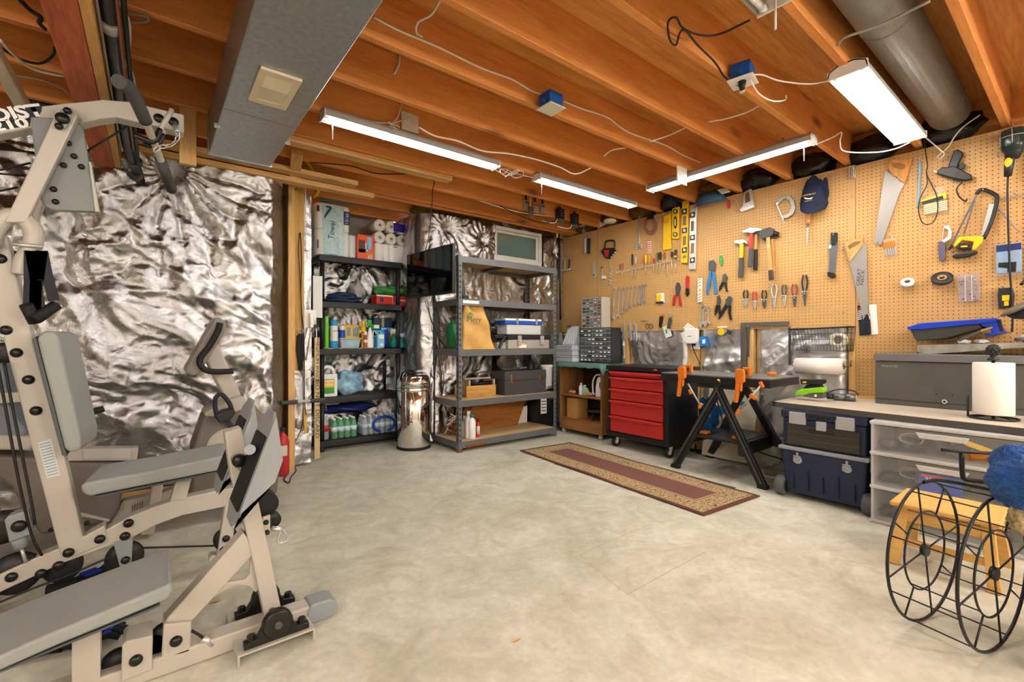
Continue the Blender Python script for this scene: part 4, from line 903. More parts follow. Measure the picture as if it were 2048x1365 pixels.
MB().cyl((XR(705, 4.58), 4.62, S[4]), (XR(705, 4.58), 4.62, S[4]+.24), .045, n=18).build('paper_towel_roll', P('pale roll wrap', 'd5e0df', .35), None, 'single wrapped paper towel roll beside the tall towel pack', 'paper towels', bevel=.01)
t = pbox('trash_bag_box', 'orange and green trash bag box beside the towel pack', 'box', 715, 748, S[4], ZR(730, 470, 4.55)-S[4], 4.55, .12, c_org, ((.06, .45, .28, .78, C('print brown', '5a2a18')), (.05, .5, .3, .42, c_grn), (.58, .84, .42, .92, c_sky), (.42, .62, .34, .66, c_wht), (.6, .95, .02, .3, C('print amber', 'd8892a'))), txt=(('Hefty', .52, .5, .035, c_blue, 1), ('15', .74, .13, .045, c_wht, 0)))
# toilet rolls
def tp(label, x0, x1, zb, rows, cols, Y, wrapmat, printm=None):
    X0, X1 = XR(x0, Y), XR(x1, Y); r = (X1-X0)/cols/2
    t = thing('toilet_roll_pack', label, 'toilet paper', ((X0+X1)/2, Y+.1, zb))
    for j in range(rows):
        for i in range(cols):
            c = Vector((X0+r*(2*i+1), Y, zb+r*(2*j+1)))
            q = MB().lathe([(r*.26, .18), (r*.26, 0), (r*.9, 0), (r*.97, .008), (r*.97, .2)], c, (0, 1, 0), 20).build('roll', M_paper, t)
            MB().lathe([(r*.25, .002), (r*.25, .19)], c, (0, 1, 0), 12).build('core', P('card core', '8f8478', .8), q)
    if printm: box('print', (X0+r*2*cols*.55, Y-.004, zb+r*2.3), (X1-.02, Y-.001, zb+r*3.7), printm, t)
    return t
tp('pack of toilet rolls with bare round ends and a purple sticker', 748, 817, S[4]+.19, 2, 3, 4.56, None, c_pur)
X0, X1 = XR(749, 4.55), XR(822, 4.55)
t = thing('toilet_roll_pack', 'white wrapped block of toilet rolls under the bare roll ends', 'toilet paper', ((X0+X1)/2, 4.65, S[4]))
mb = MB()
mb.prism([Vector((X0+(X1-X0)*u, 4.545+v, S[4])) for u, v in ((0, .06), (.03, .02), (.12, 0), (.25, .012), (.36, .0), (.4, .012), (.48, 0), (.9, 0), (.98, .02), (1, .06), (1, .2), (0, .2))], (0, 0, .19)); mb.build('wrap', P('white film', 'efece6', .28, bump=.4, bs=22), t, bevel=.012)
box('print', (X0+(X1-X0)*.5, 4.543, S[4]+.165), (X0+(X1-X0)*.6, 4.5445, S[4]+.172), c_navy, t)
lump('plastic_bag', P('dark clear bag', '2e2b3a', .2), None, (1.60, 4.74, S[4]+.13), (.12, .09, .12), 5, label='dark shiny plastic bag behind the trash bag box', cat='bag')
lump('plastic_bag', P('clear film bag', 'c9c6c2', .2, alpha=.6), None, (2.0, 4.70, S[4]+.14), (.06, .1, .13), 6, label='crumpled clear bag standing beside the toilet rolls', cat='bag')
# shelf below: jeans, bags, tissues
M_denim = P('denim', '2a3b5e', .85, var=.25, vs=30, bump=.3, bs=300)
t = thing('folded_jeans', 'folded dark blue jeans on the second black shelf', 'jeans', (1.42, 4.66, S[3]))
for k, (z, r, dx) in enumerate(((.02, .19, 0), (.05, .175, .01), (.078, .14, -.02))):
    mb = MB(); mb.sph((0, 0, 0), 1, 22, 8); c = Vector((XR(692, 4.6)+dx, 4.66, S[3]+z+.004))
    mb.v = [(c.x+v[0]*r*(1+.08*math.sin(5*v[1]+k)), c.y+v[1]*.12, c.z+v[2]*.024+.008*math.sin(v[0]*7+k*2+v[1]*3)) for v in mb.v]; mb.build('fold', M_denim, t)
lump('plastic_bag', P('green film bag', '5cc060', .3, trans=.25), None, (XR(785, 4.62), 4.68, S[3]+.155), (.19, .1, .055), 12, label='bright green plastic bag lying on the tissue pack', cat='bag', amp=.35)
pbox('tissue_pack', 'red tissue pack under the green bag', 'tissues', 753, 822, S[3], .10, 4.56, .16, c_red, ((.0, .45, .86, 1.0, c_wht), (.5, .62, .35, .75, c_blue), (.1, .2, .3, .7, c_navy), (.66, .92, .5, .62, c_wht), (.45, .455, 0, 1, c_wht)), .012)
lump('plastic_bag', P('clear film bag', 'c9c6c2', .2), None, (1.66, 4.74, S[3]+.12), (.07, .09, .12), 17, label='clear bag slumped between the jeans and the tissue pack', cat='bag', amp=.4)
# third shelf: cleaners on a foil liner
MB().grid(lambda u, v: (1.27+u*.6, 4.51+v*.36, S[2]+.004+.003*math.sin(u*40+v*9)), 40, 8).build('shelf_liner', P('white liner', 'ddd8d0', .4, bump=.3, bs=60), None, 'crinkled white liner spread on the third black shelf', 'liner', solid=.003)
Z2 = S[2]+.008
def can(label, px, ytop, Y, r, body, cap, band=None, cat='spray can', name='spray_can', zb=Z2, txt=None):
    X = XR(px, Y); h = ZR(px, ytop, Y)-zb; t = thing(name, label, cat, (X, Y, zb))
    bd = MB().lathe([(r*.96, 0), (r, .004), (r, h*.78), (r*.8, h*.81)], (X, Y, zb), n=18).build('body', body, t)
    MB().lathe([(r*.86, h*.80), (r*.9, h*.81), (r*.9, h*.97), (r*.8, h), (0, h)], (X, Y, zb), n=18).build('cap', cap, t)
    if band: MB().lathe([(r*1.012, h*band[0]), (r*1.012, h*band[1])], (X, Y, zb), n=18).build('label_band', band[2], bd)
    if txt: text(txt[0], txt[1], bd, (X, Y-r*1.03, zb+h*.62), (1, 0, 0), (0, 0, 1), txt[2])
    return t
can('slim green spray can at the end of the third shelf', 653, 633, 4.56, .020, c_lime, C('print mint', '7ad85e'))
can('white disinfectant spray can with blue cap', 668, 641, 4.56, .036, c_wht, c_cyan, (.0, .25, c_cyan), txt=('Lysol', c_navy, .026))
can('yellow spray can with red band behind the white bottle', 727, 643, 4.62, .026, c_yel, c_yel, (.55, .6, c_red))
can('small white capped brown bottle beside the wipes tub', 731, 664, 4.545, .018, C('print russet', 'a5502e'), c_wht, (.3, .5, c_wht), 'bottle', 'small_bottle')
can('blue bottle with a white top behind the wipes tub', 684, 652, 4.64, .030, c_blue, c_wht, None, 'bottle', 'small_bottle')
pbox('wipes_pack', 'yellow pack printed with grey figures behind the wipes tub', 'pack', 682, 720, Z2+.09, .14, 4.68, .07, c_yel, ((.3, .5, .2, .85, P('print steel blue', '7d98a8', .4)), (.62, .9, .2, .85, MATS['print steel blue'])), .012)
X0, X1 = XR(680, 4.53), XR(722, 4.53)
t = thing('wipes_tub', 'clear tapered food tub with a pale label', 'tub', ((X0+X1)/2, 4.58, Z2))
M_tub = P('clear tub', 'd9dede', .15, alpha=.6)
def frust(x0, x1, y0, y1, z0, z1, k): return MB().add([(x0+k, y0+k, z0), (x1-k, y0+k, z0), (x1-k, y1-k, z0), (x0+k, y1-k, z0), (x0, y0, z1), (x1, y0, z1), (x1, y1, z1), (x0, y1, z1)], [(3,2,1,0),(4,5,6,7),(0,1,5,4),(1,2,6,5),(2,3,7,6),(3,0,4,7)])
frust(X0, X1, 4.525, 4.64, Z2, Z2+.085, .016).build('body', M_tub, t, bevel=.01)
box('lid', (X0-.004, 4.52, Z2+.085), (X1+.004, 4.645, Z2+.098), M_tub, t, bevel=.004)
box('label_panel', (X0+.05, 4.526, Z2+.03), (X1-.03, 4.529, Z2+.06), c_sky, t)
# trigger spray bottles
def trig(label, px, ytop, Y, r, mat, head, zb=Z2, flare=1.0, clear=False):
    X = XR(px, Y); h = ZR(px, ytop, Y)-zb; t = thing('spray_bottle', label, 'spray bottle', (X, Y, zb))
    MB().lathe([(r*.9*flare, 0), (r*flare, .008), (r*1.0*flare, h*.28), (r*.72, h*.5), (r*.36, h*.68), (r*.34, h*.74)], (X, Y, zb), n=18, sc=(1, .75)).build('body', mat, t)
    hd = MB().cyl((X, Y, zb+h*.72), (X, Y, zb+h*.80), r*.42, n=12); hd.build('collar', head, t)
    MB().cbox((X-.006, Y, zb+h*.90), (r*1.3, r*.6, h*.2)).build('trigger_head', head, t, bevel=.004)
    MB().beam((X-r*.5, Y, zb+h*.86), (X-r*.75, Y, zb+h*.72), .008, .012).build('trigger', head, t)
trig('tall white spray bottle with green trigger on the third shelf', 740, 640, 4.555, .034, c_wht, c_grn)
M_tl = P('teal liquid', '0f7f78', .12, trans=.35, ior=1.3)
trig('teal soap bottle standing further back', 787, 658, 4.55, .042, M_tl, M_clear)
trig('teal soap bottle at the right corner of the shelf', 804, 667, 4.535, .040, M_tl, M_clear, S[2])
pbox('cleaner_box', 'light blue carton in front of the blue pouch', 'box', 755, 769, Z2, .145, 4.545, .05, c_sky, ((.2, .9, .62, .9, c_wht), (.4, .8, .1, .3, c_wht)), .004)
pbox('detergent_pouch', 'blue detergent pouch with red and white stripes', 'pouch', 743, 770, Z2, .185, 4.62, .07, c_cyan, ((.1, .35, .62, .9, c_wht), (.15, .3, .65, .87, c_red), (.45, .7, .66, .9, c_wht), (.5, .65, .7, .87, c_red)), .015)
pbox('detergent_pouch', 'dark blue pouch behind the light blue carton', 'pouch', 766, 777, Z2, .19, 4.66, .06, c_blue, (), .012)
pbox('yellow_box', 'yellow carton behind the teal soap bottles', 'box', 782, 818, Z2, .185, 4.66, .08, c_yel, ((.55, .85, .3, .8, C('print orange2', 'f08a1a')),), .004)
pbox('green_box', 'lime green carton on top of the yellow one', 'box', 795, 818, Z2+.187, .062, 4.65, .09, c_lime, ((.7, .95, .1, .6, c_wht),), .004)
pbox('navy_tin', 'dark blue tin at the back of the third shelf', 'tin', 748, 784, Z2+.215, .10, 4.72, .1, C('print ink', '163046'), ((.42, .56, .0, .95, C('print khaki', '9a8d6a')),), .006)
pbox('sponge_pack', 'blue and white pack under the dark blue tin', 'pack', 762, 786, Z2+.155, .058, 4.70, .08, c_cyan, ((.05, .4, .2, .8, c_wht), (.85, 1, .1, .9, c_red)), .006)
pbox('sponge_pack', 'small green and white pack behind the white spray bottle', 'pack', 743, 760, Z2+.19, .05, 4.66, .06, c_grn, ((.3, .9, .2, .9, c_wht),), .006)
can('navy bottle half hidden at the far end of the third shelf', 641, 655, 4.80, .05, c_navy, c_wht, (.2, .5, c_wht), 'bottle', 'small_bottle')
# fourth shelf
Y = 4.54; X0, X1 = XR(641, Y), XR(675, Y); zb = S[1]; H = ZR(660, 731, Y)-zb
t = thing('cleaner_jug', 'white jug of green cleaner with ring handle on the fourth shelf', 'jug', ((X0+X1)/2, Y+.06, zb))
bd = MB().prism([Vector((x, Y, z)) for x, z in ((X0, zb+.004), (X0+.008, zb), (X1-.008, zb), (X1, zb+.008), (X1, zb+H*.72), (X0, zb+H*.72))], (0, .11, 0)).build('body', c_wht, t, bevel=.012)
MB().tube([Vector(((X0+X1)/2-.0+(X1-X0)*.40*math.cos(math.pi*k/10), Y+.05, zb+H*.70+H*.25*math.sin(math.pi*k/10))) for k in range(11)], .017, 10).build('handle', c_wht, t)
box('label_panel', (X0+.004, Y-.002, zb+.03), (X1-.03, Y, zb+H*.56), c_grn, bd); box('label_panel', (X0+.004, Y-.003, zb+.09), (X1-.034, Y-.002, zb+H*.54), c_yel, bd)
text('simple', c_wht, bd, ((X0+X1)/2-.016, Y-.0035, zb+.155), (1, 0, 0), (0, 0, 1), .045); text('green', c_wht, bd, ((X0+X1)/2-.016, Y-.0035, zb+.12), (1, 0, 0), (0, 0, 1), .045)
lump('plastic_bag', P('pale blue film', '8fb6cc', .25, var=.5, vs=14, bump=.5, bs=20), None, (XR(703, 4.6), 4.66, zb+.115), (.15, .1, .12), 31, label='pale blue crumpled bags beside the cleaner jug', cat='bag', amp=.32)
# bottom shelf: bottled water
M_pet = P('clear pet', 'd2dfe6', .08, alpha=.5); M_petg = P('green pet', '7fbf8e', .1, alpha=.6)
def wbottle(name, label, mat, capm, lab, r, h):
    t = thing(name, label, 'water bottle', (0, 0, 0), local=True)
    MB().lathe([(r*.9, 0), (r, .006), (r*.96, h*.3), (r, h*.34), (r, h*.62), (r*.7, h*.8), (r*.4, h*.9), (r*.36, h*.93)], (0, 0, 0), n=14).build('body', mat, t)
    MB().cyl((0, 0, h*.92), (0, 0, h), r*.44, n=10).build('cap', capm, t)
    MB().lathe([(r*1.03, h*.34), (r*1.03, h*.58)], (0, 0, 0), n=14).build('label_band', lab, t)
    return t
def case(pxs, n, m, Y, r, h, first, group, lab):
    X0 = XR(pxs[0], Y)+r
    for j in range(m):
        for i in range(n):
            b = first if (i, j) == (0, 0) else copy_tree(first)
            b.location = (X0+2*r*i*1.01, Y+r+2*r*j*1.01, S[0]+.001); b['group'] = group
            b['label'] = lab % (('first', 'second', 'third', 'fourth', 'fifth', 'sixth')[i], ('front', 'middle', 'back')[j])
a = wbottle('water_bottle', 'x', M_petg, c_wht, C('print ice', 'cfe3ea'), .031, .195)
case((664, 720), 4, 3, 4.545, .031, .195, a, 'green tinted water bottles on the lowest black shelf', 'green tinted water bottle, %s from the shelf foot in the %s row')
a = wbottle('water_bottle', 'x', M_pet, c_wht, C('print ice', 'cfe3ea'), .030, .19)
case((726, 795), 6, 3, 4.545, .030, .19, a, 'clear water bottles on the lowest black shelf', 'clear water bottle, %s from the green ones in the %s row behind the blue handle')
t = wbottle('water_bottle', 'large clear bottle with a red and blue label by the shelf foot', M_pet, c_wht, c_red, .045, .24); t.location = (XR(646, 4.56)+.02, 4.60, S[0]+.001)
X0, X1 = XR(744, 4.54), XR(790, 4.54); zc = S[0]+.095
MB().tube(smoothpath([Vector(((X0+X1)/2+(X1-X0)*.46*math.sin(a_)*1.0, 4.536, zc-.075*math.cos(a_))) for a_ in [.35+k*(2*math.pi-.7)/14 for k in range(15)]], 3), .013, 6).build('carry_ring', c_blue, None, 'flat blue carry ring on the clear water bottles', 'carry ring')
lump('plastic_bag', P('blue film bag', '22306e', .25), None, (1.62, 4.82, S[0]+.25), (.25, .07, .05), 44, label='dark blue film lying over the water cases', cat='bag', amp=.3)
# ---- alcove left side: post hangings
t = thing('foam_panel', 'white foam panel leaning beside the black shelf', 'panel', (1.18, 4.5, 1.25))
X0, X1 = XR(626, 4.42), XR(645, 4.42); box('board', (X0, 4.42, ZR(635, 636, 4.42)), (X1, 4.44, ZR(635, 552, 4.42)), c_wht, t, bevel=.003)
box('bracket', (X0+.02, 4.44, 1.3), (X1-.02, 4.46, 1.36), M_dsteel, t)
Y = 4.16; X0, X1 = XR(608, Y), XR(633, Y)
t = thing('wall_phone', 'white wall telephone with corded handset by the treated post', 'telephone', ((X0+X1)/2, Y, 1.1))
box('base', (X0, Y, ZR(620, 656, Y)), (X1, Y+.03, ZR(620, 620, Y)), c_wht, t, bevel=.006)
MB().tube(smoothpath([Vector(((X0+X1)/2+dx, Y-dy, z)) for dx, dy, z in ((0, .02, ZR(620, 628, Y)), (.0, .035, ZR(620, 636, Y)), (.004, .03, ZR(620, 648, Y)), (.002, .02, ZR(620, 655, Y)))], 4), .018, 10).build('handset', c_wht, t)
MB().cbox(((X0+X1)/2+.03, Y-.02, ZR(620, 653, Y)), (.04, .03, .03)).build('plug', M_black, t, bevel=.004)
cable('cord', 'x', [U(615,656,Y=Y-.01), U(608,690,Y=Y-.01), U(612,720,Y=Y-.01), U(616,700,Y=Y-.012), U(622,660,Y=Y-.01)], .004, M_cable_g, parent=t)
cable('cord', 'x', [U(631,640,Y=Y-.01), U(633,670,Y=Y-.01), U(631,690,Y=Y-.01)], .004, M_cable_w, parent=t)
Y = 4.09; t = thing('leather_sheath', 'long black sheath hanging from a hook on the treated post', 'sheath', (.95, Y, .8))
MB().prism([U(x, y, Y=Y) for x, y in ((594,672),(598,668),(606,668),(609,672),(608,720),(604,742),(598,742),(593,700))], (0, .02, 0)).build('pouch', P('black leather', '0e0d0d', .7), t, bevel=.006)
MB().tube([U(601,662,Y=Y)+Vector((.02*math.cos(k), 0, .014*math.sin(k))) for k in np.linspace(0, 6.28, 12)[:-1]], .003, 5, True).build('ring', M_steel, t)
cable('cord', 'thin black cord looped over a nail on the treated post', [U(599,468,Y=4.095), U(601,470,Y=4.095), U(603,520,Y=4.095), U(602,600,Y=4.09), U(608,680,Y=4.09), U(609,800,Y=4.05), U(612,830,Y=4.05)], .004, M_cable_k, 'cord')
cable('cord', 'second strand of black cord hanging down the treated post', [U(599,468,Y=4.092), U(597,500,Y=4.092), U(600,560,Y=4.09), U(604,660,Y=4.085), U(606,760,Y=4.05), U(604,850,Y=4.06), U(582,898,Y=4.06)], .003, M_cable_k, 'cord')
t = thing('yellow_scale', 'narrow yellow strip hanging below the black cord', 'strip', (.99, 4.06, .2))
MB().prism([U(x, y, Y=4.07) for x, y in ((606,816),(612,816),(615,866),(609,867))], (0, .012, 0)).build('strip', P('tan wood', 'd9a94a', .6), t, bevel=.002)
t = thing('pull_bar', 'short steel pull bar with black foam ends leaning by the post', 'bar', (.95, 4.03, .5))
A, B_ = U(561, 807, Y=3.98), U(648, 800, Y=4.06)
MB().cyl(A, B_, .011, n=10).build('bar', M_gym, t)
for a_, b_ in ((0, .36), (.66, 1)): MB().cyl(A+(B_-A)*a_, A+(B_-A)*b_, .0175, n=12).build('foam_grip', MATS['grey foam'], t)
Y = 4.30; t = thing('printed_lath', 'pale lath printed with a keep notice standing against the black shelf', 'lath', (1.15, Y, 0))
A = U(632, 903, Y=Y); lt = MB().prism([Vector((XR(629, Y), Y, 0)), Vector((XR(640, Y), Y, 0)), Vector((XR(639, Y), Y, ZR(635, 676, Y))), Vector((XR(629, Y), Y, ZR(635, 676, Y)))], (0, .018, 0)).build('lath_body', P('pale lath', 'd9bd8c', .7), t, bevel=.002)
M_ink = P('brown ink', '3a2a1c', .8)
text('DO NOT DISCARD', M_ink, lt, (XR(634.5, Y), Y-.001, ZR(634, 818, Y)), (0, 0, -1), (1, 0, 0), .045, fit=.52)
text('MINIMUM INSIDE', M_ink, lt, (XR(634.5, Y), Y-.001, ZR(634, 722, Y)), (0, 0, -1), (1, 0, 0), .038, fit=.4)
# ---- bin
bn = thing('dome_bin', 'polished steel dome top bin between the two shelf units', 'bin', (2.03, 4.16, 0))
bc_ = (2.03, 4.16, 0)
MB().lathe([(.150, .012), (.158, .03), (.160, .56), (.156, .565)], bc_, n=40).build('body', M_mirror, bn)
MB().lathe([(.163, 0), (.166, .006), (.163, .02), (.150, .022)], bc_, n=40).build('base_ring', M_rubber, bn)
MB().lathe([(.158, .565), (.166, .568), (.168, .578), (.164, .588), (.164, .60), (.160, .65), (.145, .70), (.115, .738), (.07, .762), (.03, .77), (0, .772)], bc_, n=40).build('dome_lid', M_mirror, bn)
MB().lathe([(.1645, .592), (.1665, .596), (.1645, .60)], bc_, n=40).build('lid_ring', M_dsteel, bn)
def flap(u, v):
    a_ = math.radians(-150+u*100); r, z = [(.1655, .605), (.162, .65), (.148, .70), (.122, .735)][min(3, int(v*3.999))]
    return (2.03+r*1.005*math.cos(a_), 4.16+r*1.005*math.sin(a_), z)
MB().grid(flap, 16, 3).build('push_flap', M_mirror, bn, solid=.003)
# ---- power strip with plugs
Y = 4.48; X0, X1 = XR(816, Y), XR(829, Y); z0, z1 = ZR(820, 696, Y), ZR(820, 628, Y)
t = thing('power_strip', 'beige power strip mounted upright with plugs beside the bin', 'power strip', ((X0+X1)/2, Y, z0))
M_beige = P('beige plastic', 'b4ab92', .5)
pb = box('strip_body', (X0, Y-.03, z0), (X1, Y+.005, z1), M_beige, t, bevel=.006)
MB().sph(((X0+X1)/2+.035, Y-.04, z1-.11), (.022, .022, .042), 12, 10).build('air_freshener', P('freshener', 'e9e4c8', .4), pb)
MB().cbox(((X0+X1)/2+.03, Y-.045, z0+.12), (.035, .04, .03)).build('plug', M_black, pb, bevel=.004); MB().cbox(((X0+X1)/2+.03, Y-.045, z0+.17), (.035, .03, .02)).build('plug', M_black, pb, bevel=.004)
for k in range(3): MB().cyl(((X0+X1)/2, Y-.032, z0+.04+k*.08), ((X0+X1)/2, Y-.030, z0+.04+k*.08), .015, n=12).build('socket', M_cream, pb)
for k, (pts, m, lb) in enumerate((([(832,655),(850,680),(845,700),(842,740),(850,780)], M_cable_w, 'white cord dropping from the power strip behind the bin'), ([(832,668),(850,690),(862,720),(870,760)], M_cable_k, 'black cord from the power strip to the floor'))): cable('cord', lb, [U(x, y, Y=4.40) for x, y in pts], .004, m, 'cord')
# ---- television on a swing arm, attached to the steel shelf
tv = thing('television', 'black flat television on a swing arm at the side of the steel shelf', 'television', (2.1, 3.93, 1.48))
A, B_ = Vector((2.03, 4.32, 1.48)), Vector((2.11, 3.55, 1.48)); dv = (B_-A).normalized(); nv = Vector((-dv.y, dv.x, 0)); nv = nv if nv.x < 0 else -nv; hh = Vector((0, 0, .445)); mid = (A+B_)/2
sc_ = MB().prism([A, B_, B_+hh, A+hh], -nv*.035).build('housing', P('tv shell', '131416', .35), tv, bevel=.004)
i_ = .012; MB().prism([A+dv*i_+Vector((0, 0, .022))+nv*.001, B_-dv*i_+Vector((0, 0, .022))+nv*.001, B_-dv*i_+hh-Vector((0, 0, i_))+nv*.001, A+dv*i_+hh-Vector((0, 0, i_))+nv*.001], -nv*.002).build('screen', P('tv screen', '050607', .06), tv)
MB().prism([A+Vector((0, 0, .02))-nv*.035+dv*.15, B_+Vector((0, 0, .1))-nv*.035-dv*.15, B_-dv*.15+Vector((0, 0, .35))-nv*.035, A+dv*.15+Vector((0, 0, .35))-nv*.035], -nv*.02).build('back_hump', MATS['tv shell'], tv, bevel=.004)
MB().beam(mid+Vector((.03, 0, .22)), (2.235, 3.8, 1.70), .04, .03).build('swing_arm', M_black, tv); MB().beam((2.235, 3.8, 1.60), (2.235, 3.8, 1.80), .04, .03).build('arm_plate', M_black, tv)
for k, pts in enumerate(([(855,602),(862,640),(880,680),(895,700)], [(850,602),(868,660),(872,720),(866,800)], [(866,600),(878,640),(880,700),(888,760),(884,790)])): cable('cord', ('long', 'loose', 'short')[k]+' black cord hanging below the television', [U(x, y, Y=4.16 if k else 4.05) for x, y in pts], .0035, M_cable_k, 'cord')
# ================================================================= STEEL SHELF UNIT AND CONTENTS
M_rack = P('grey rack paint', '686a6c', .45, .2, var=.06)
M_rust = P('rust', '7a4526', .8, var=.3, vs=40)
M_osb = wood('particle deck', 'cdb186', 'b4935f', 'X', .6, knots=False)
M_slot = P('slot shadow', '141414', .9)
gs = thing('steel_shelf_unit', 'grey slotted steel shelf unit with wooden decks under the window', 'shelf', (2.88, 3.93, 0))
gx0, gx1, gy0, gy1 = 2.255, 3.515, 3.69, 4.18
GS = [.098, .487, .967, 1.448, 1.853]
for x, sx in ((gx0, 1), (gx1, -1)):
    for y, sy in ((gy0, 1), (gy1, -1)):
        mb = MB(); mb.box((x, y, .0), (x+sx*.04, y+sy*.003, 1.86)); mb.box((x, y, .0), (x+sx*.003, y+sy*.04, 1.86)); pst = mb.build('post', M_rack, gs)
        q = MB()
        for k in range(36):
            z = .05+k*.05
            q.box((x+sx*.014, y-sy*.0006, z), (x+sx*.026, y+sy*.0036, z+.018)); q.box((x-sx*.0006, y+sy*.014, z+.01), (x+sx*.0036, y+sy*.026, z+.028))
        tag(q.build('slot_row', M_slot, pst), kind='stuff')
        if x == gx0 and y == gy0: box('rusty_foot', (x-.002, y-.002, 0), (x+.043, y+.043, .03), M_rust, pst)
for i, z in enumerate(GS):
    mb = MB()
    mb.box((gx0+.004, gy0-.003, z-.06), (gx1-.004, gy0+.0, z)); mb.box((gx0+.004, gy1, z-.06), (gx1-.004, gy1+.003, z))
    mb.box((gx0+.004, gy0, z-.06), (gx1-.004, gy0+.02, z-.056)); mb.box((gx0+.004, gy0, z-.02), (gx1-.004, gy0+.025, z-.016))
    mb.box((gx0-.003, gy0, z-.06), (gx0, gy1, z)); mb.box((gx1, gy0, z-.06), (gx1+.003, gy1, z))
    mb.box((2.86, gy0, z-.05), (2.89, gy1, z-.018)); mb.build('shelf_rail', M_rack, gs)
    box('deck', (gx0+.004, gy0+.004, z-.015), (gx1-.004, gy1-.002, z-.001), M_osb, gs)
box('white_tape', (gx0+.05, gy0-.0045, GS[3]-.04), (gx0+.23, gy0-.003, GS[3]-.012), c_wht, gs)
box('rust_patch', (gx0+.08, gy0-.0042, GS[0]-.06), (gx0+.32, gy0-.003, GS[0]-.035), M_rust, gs)
# second shelf from top: spray can, dark stand
Y = 3.80
t = thing('cordless_handset', 'black handset in a cradle on the second steel shelf', 'handset', (XR(927, Y), Y, GS[3]))
MB().cbox((XR(928, Y), Y, GS[3]+.02), (.07, .08, .04)).build('cradle', M_black, t, bevel=.006)
MB().beam((XR(927, Y), Y, GS[3]+.03), (XR(925, Y), Y+.02, GS[3]+.19), .045, .03, (0, 1, 0)).build('handset_body', M_black, t, bevel=.008)
MB().cyl((XR(926, Y)-.01, Y+.02, GS[3]+.19), (XR(926, Y)-.012, Y+.02, GS[3]+.24), .005, n=6).build('aerial', M_black, t)
MB().cbox((XR(945, Y), Y+.02, GS[3]+.008), (.11, .07, .016)).build('flat_adapter', M_black, None, 'flat black adapter lying beside the handset cradle', 'adapter', bevel=.004)
# third shelf: paper sack, toolboxes
Y = 3.74; zb = GS[2]
t = thing('paper_sack', 'tall kraft paper lawn sack printed with a leaf logo', 'paper bag', (XR(950, Y), Y, zb))
X0, X1 = XR(927, Y), XR(990, Y); Xt = XR(967, Y); zt = ZR(940, 608, Y)
def sack(u, v):
    a = X0+(X1-X0)*u; b = X0+(Xt-X0)*u
    x = a+(b-a)*v**.8
    y = Y+.02*math.sin(u*9+v*4)*(.4+.6*v)-.0*v
    return (x, y+.012*math.sin(v*11+u*5), zb+.001+(zt-zb)*v)
def sack2(u, v):
    p_ = sack(u, v); d = .15*(1-v*.85); return (p_[0], p_[1]+d*.9+.01, p_[2])
M_kraft = P('kraft paper', 'cfa45e', .75, var=.1, vs=8, bump=.25, bs=18)
n_ = 14; mb = MB(); mb.grid(sack, n_, n_); mb.grid(sack2, n_, n_)
for u_ in (0, 1): mb.grid(lambda w, v, u_=u_: tuple(np.array(sack(u_, v))*(1-w)+np.array(sack2(u_, v))*w), 3, n_)
mb.build('sack_body', M_kraft, t)
text('Merr', M_dsteel, t, (XR(945, Y), Y-.03, ZR(945, 640, Y)), (1, 0, -.05), (.05, 0, 1), .085)
text('GARDEN', M_dsteel, t, (XR(948, Y), Y-.032, ZR(945, 648, Y)), (1, 0, -.05), (.05, 0, 1), .02)
for dx, dz, a_ in ((-.035, .022, .6), (-.012, .03, -.5)):
    c = Vector((XR(940, Y)+dx, Y-.034, ZR(940, 634, Y)+dz)); MB().prism([c+Vector((.03*math.cos(a_+s), 0, .03*math.sin(a_+s)))*k for s, k in ((0, 1.3), (.5, .5), (math.pi, .9), (-.5, .5))], (0, .001, 0)).build('leaf_mark', c_grn, t)
lump('green_bag', P('green woven bag', '1f6a3e', .5, bump=.3, bs=30), None, (XR(907, 3.82), 3.86, zb+.135), (.035, .1, .135), 61, label='dark green bag wedged behind the shelf post beside the sack', cat='bag', amp=.2)
# grey and black toolbox with clear case on top
def toolbox(label, x0, x1, Y, d, zb, h):
    X0, X1 = XR(x0, Y), XR(x1, Y); t = thing('toolbox', label, 'toolbox', ((X0+X1)/2, Y+d/2, zb))
    return t, X0, X1
t, X0, X1 = toolbox('grey and black plastic toolbox with metal latches on the third steel shelf', 1018, 1100, 3.73, .2, GS[2], .15)
M_tbg = P('toolbox grey', 'a29d96', .5)
box('body', (X0, 3.74, GS[2]), (X1, 3.95, GS[2]+.098), M_tbg, t, bevel=.008); ld_ = box('lid', (X0-.012, 3.73, GS[2]+.10), (X1+.012, 3.96, GS[2]+.148), M_black, t, bevel=.006)
for u_ in (.2, .75):
    lx = X0+(X1-X0)*u_; box('latch', (lx, 3.722, GS[2]+.04), (lx+.05, 3.74, GS[2]+.14), M_tbg, ld_, bevel=.003); box('latch_clip', (lx+.006, 3.718, GS[2]+.075), (lx+.044, 3.724, GS[2]+.09), M_steel, ld_)
box('label_panel', (X0+.14, 3.737, GS[2]+.012), (X0+.24, 3.74, GS[2]+.045), c_wht, t); box('label_panel', (X0+.14, 3.736, GS[2]+.045), (X0+.2, 3.74, GS[2]+.06), c_yel, t)
MB().tube(smoothpath([(X0-.02, 3.76, GS[2]+.13), (X0-.06, 3.75, GS[2]+.10), (X0-.09, 3.75, GS[2]+.05), (X0-.11, 3.75, GS[2]+.012)], 4), .014, 8).build('carry_handle', M_black, t)
box('side_tray', (X0-.11, 3.78, GS[2]), (X0-.002, 3.94, GS[2]+.07), M_tbg, t, bevel=.006); box('side_clasp', (X0-.14, 3.77, GS[2]+.11), (X0-.015, 3.95, GS[2]+.145), M_black, t, bevel=.006)
Y = 3.76; zb = GS[2]+.15; X0, X1 = XR(1014, Y), XR(1082, Y)
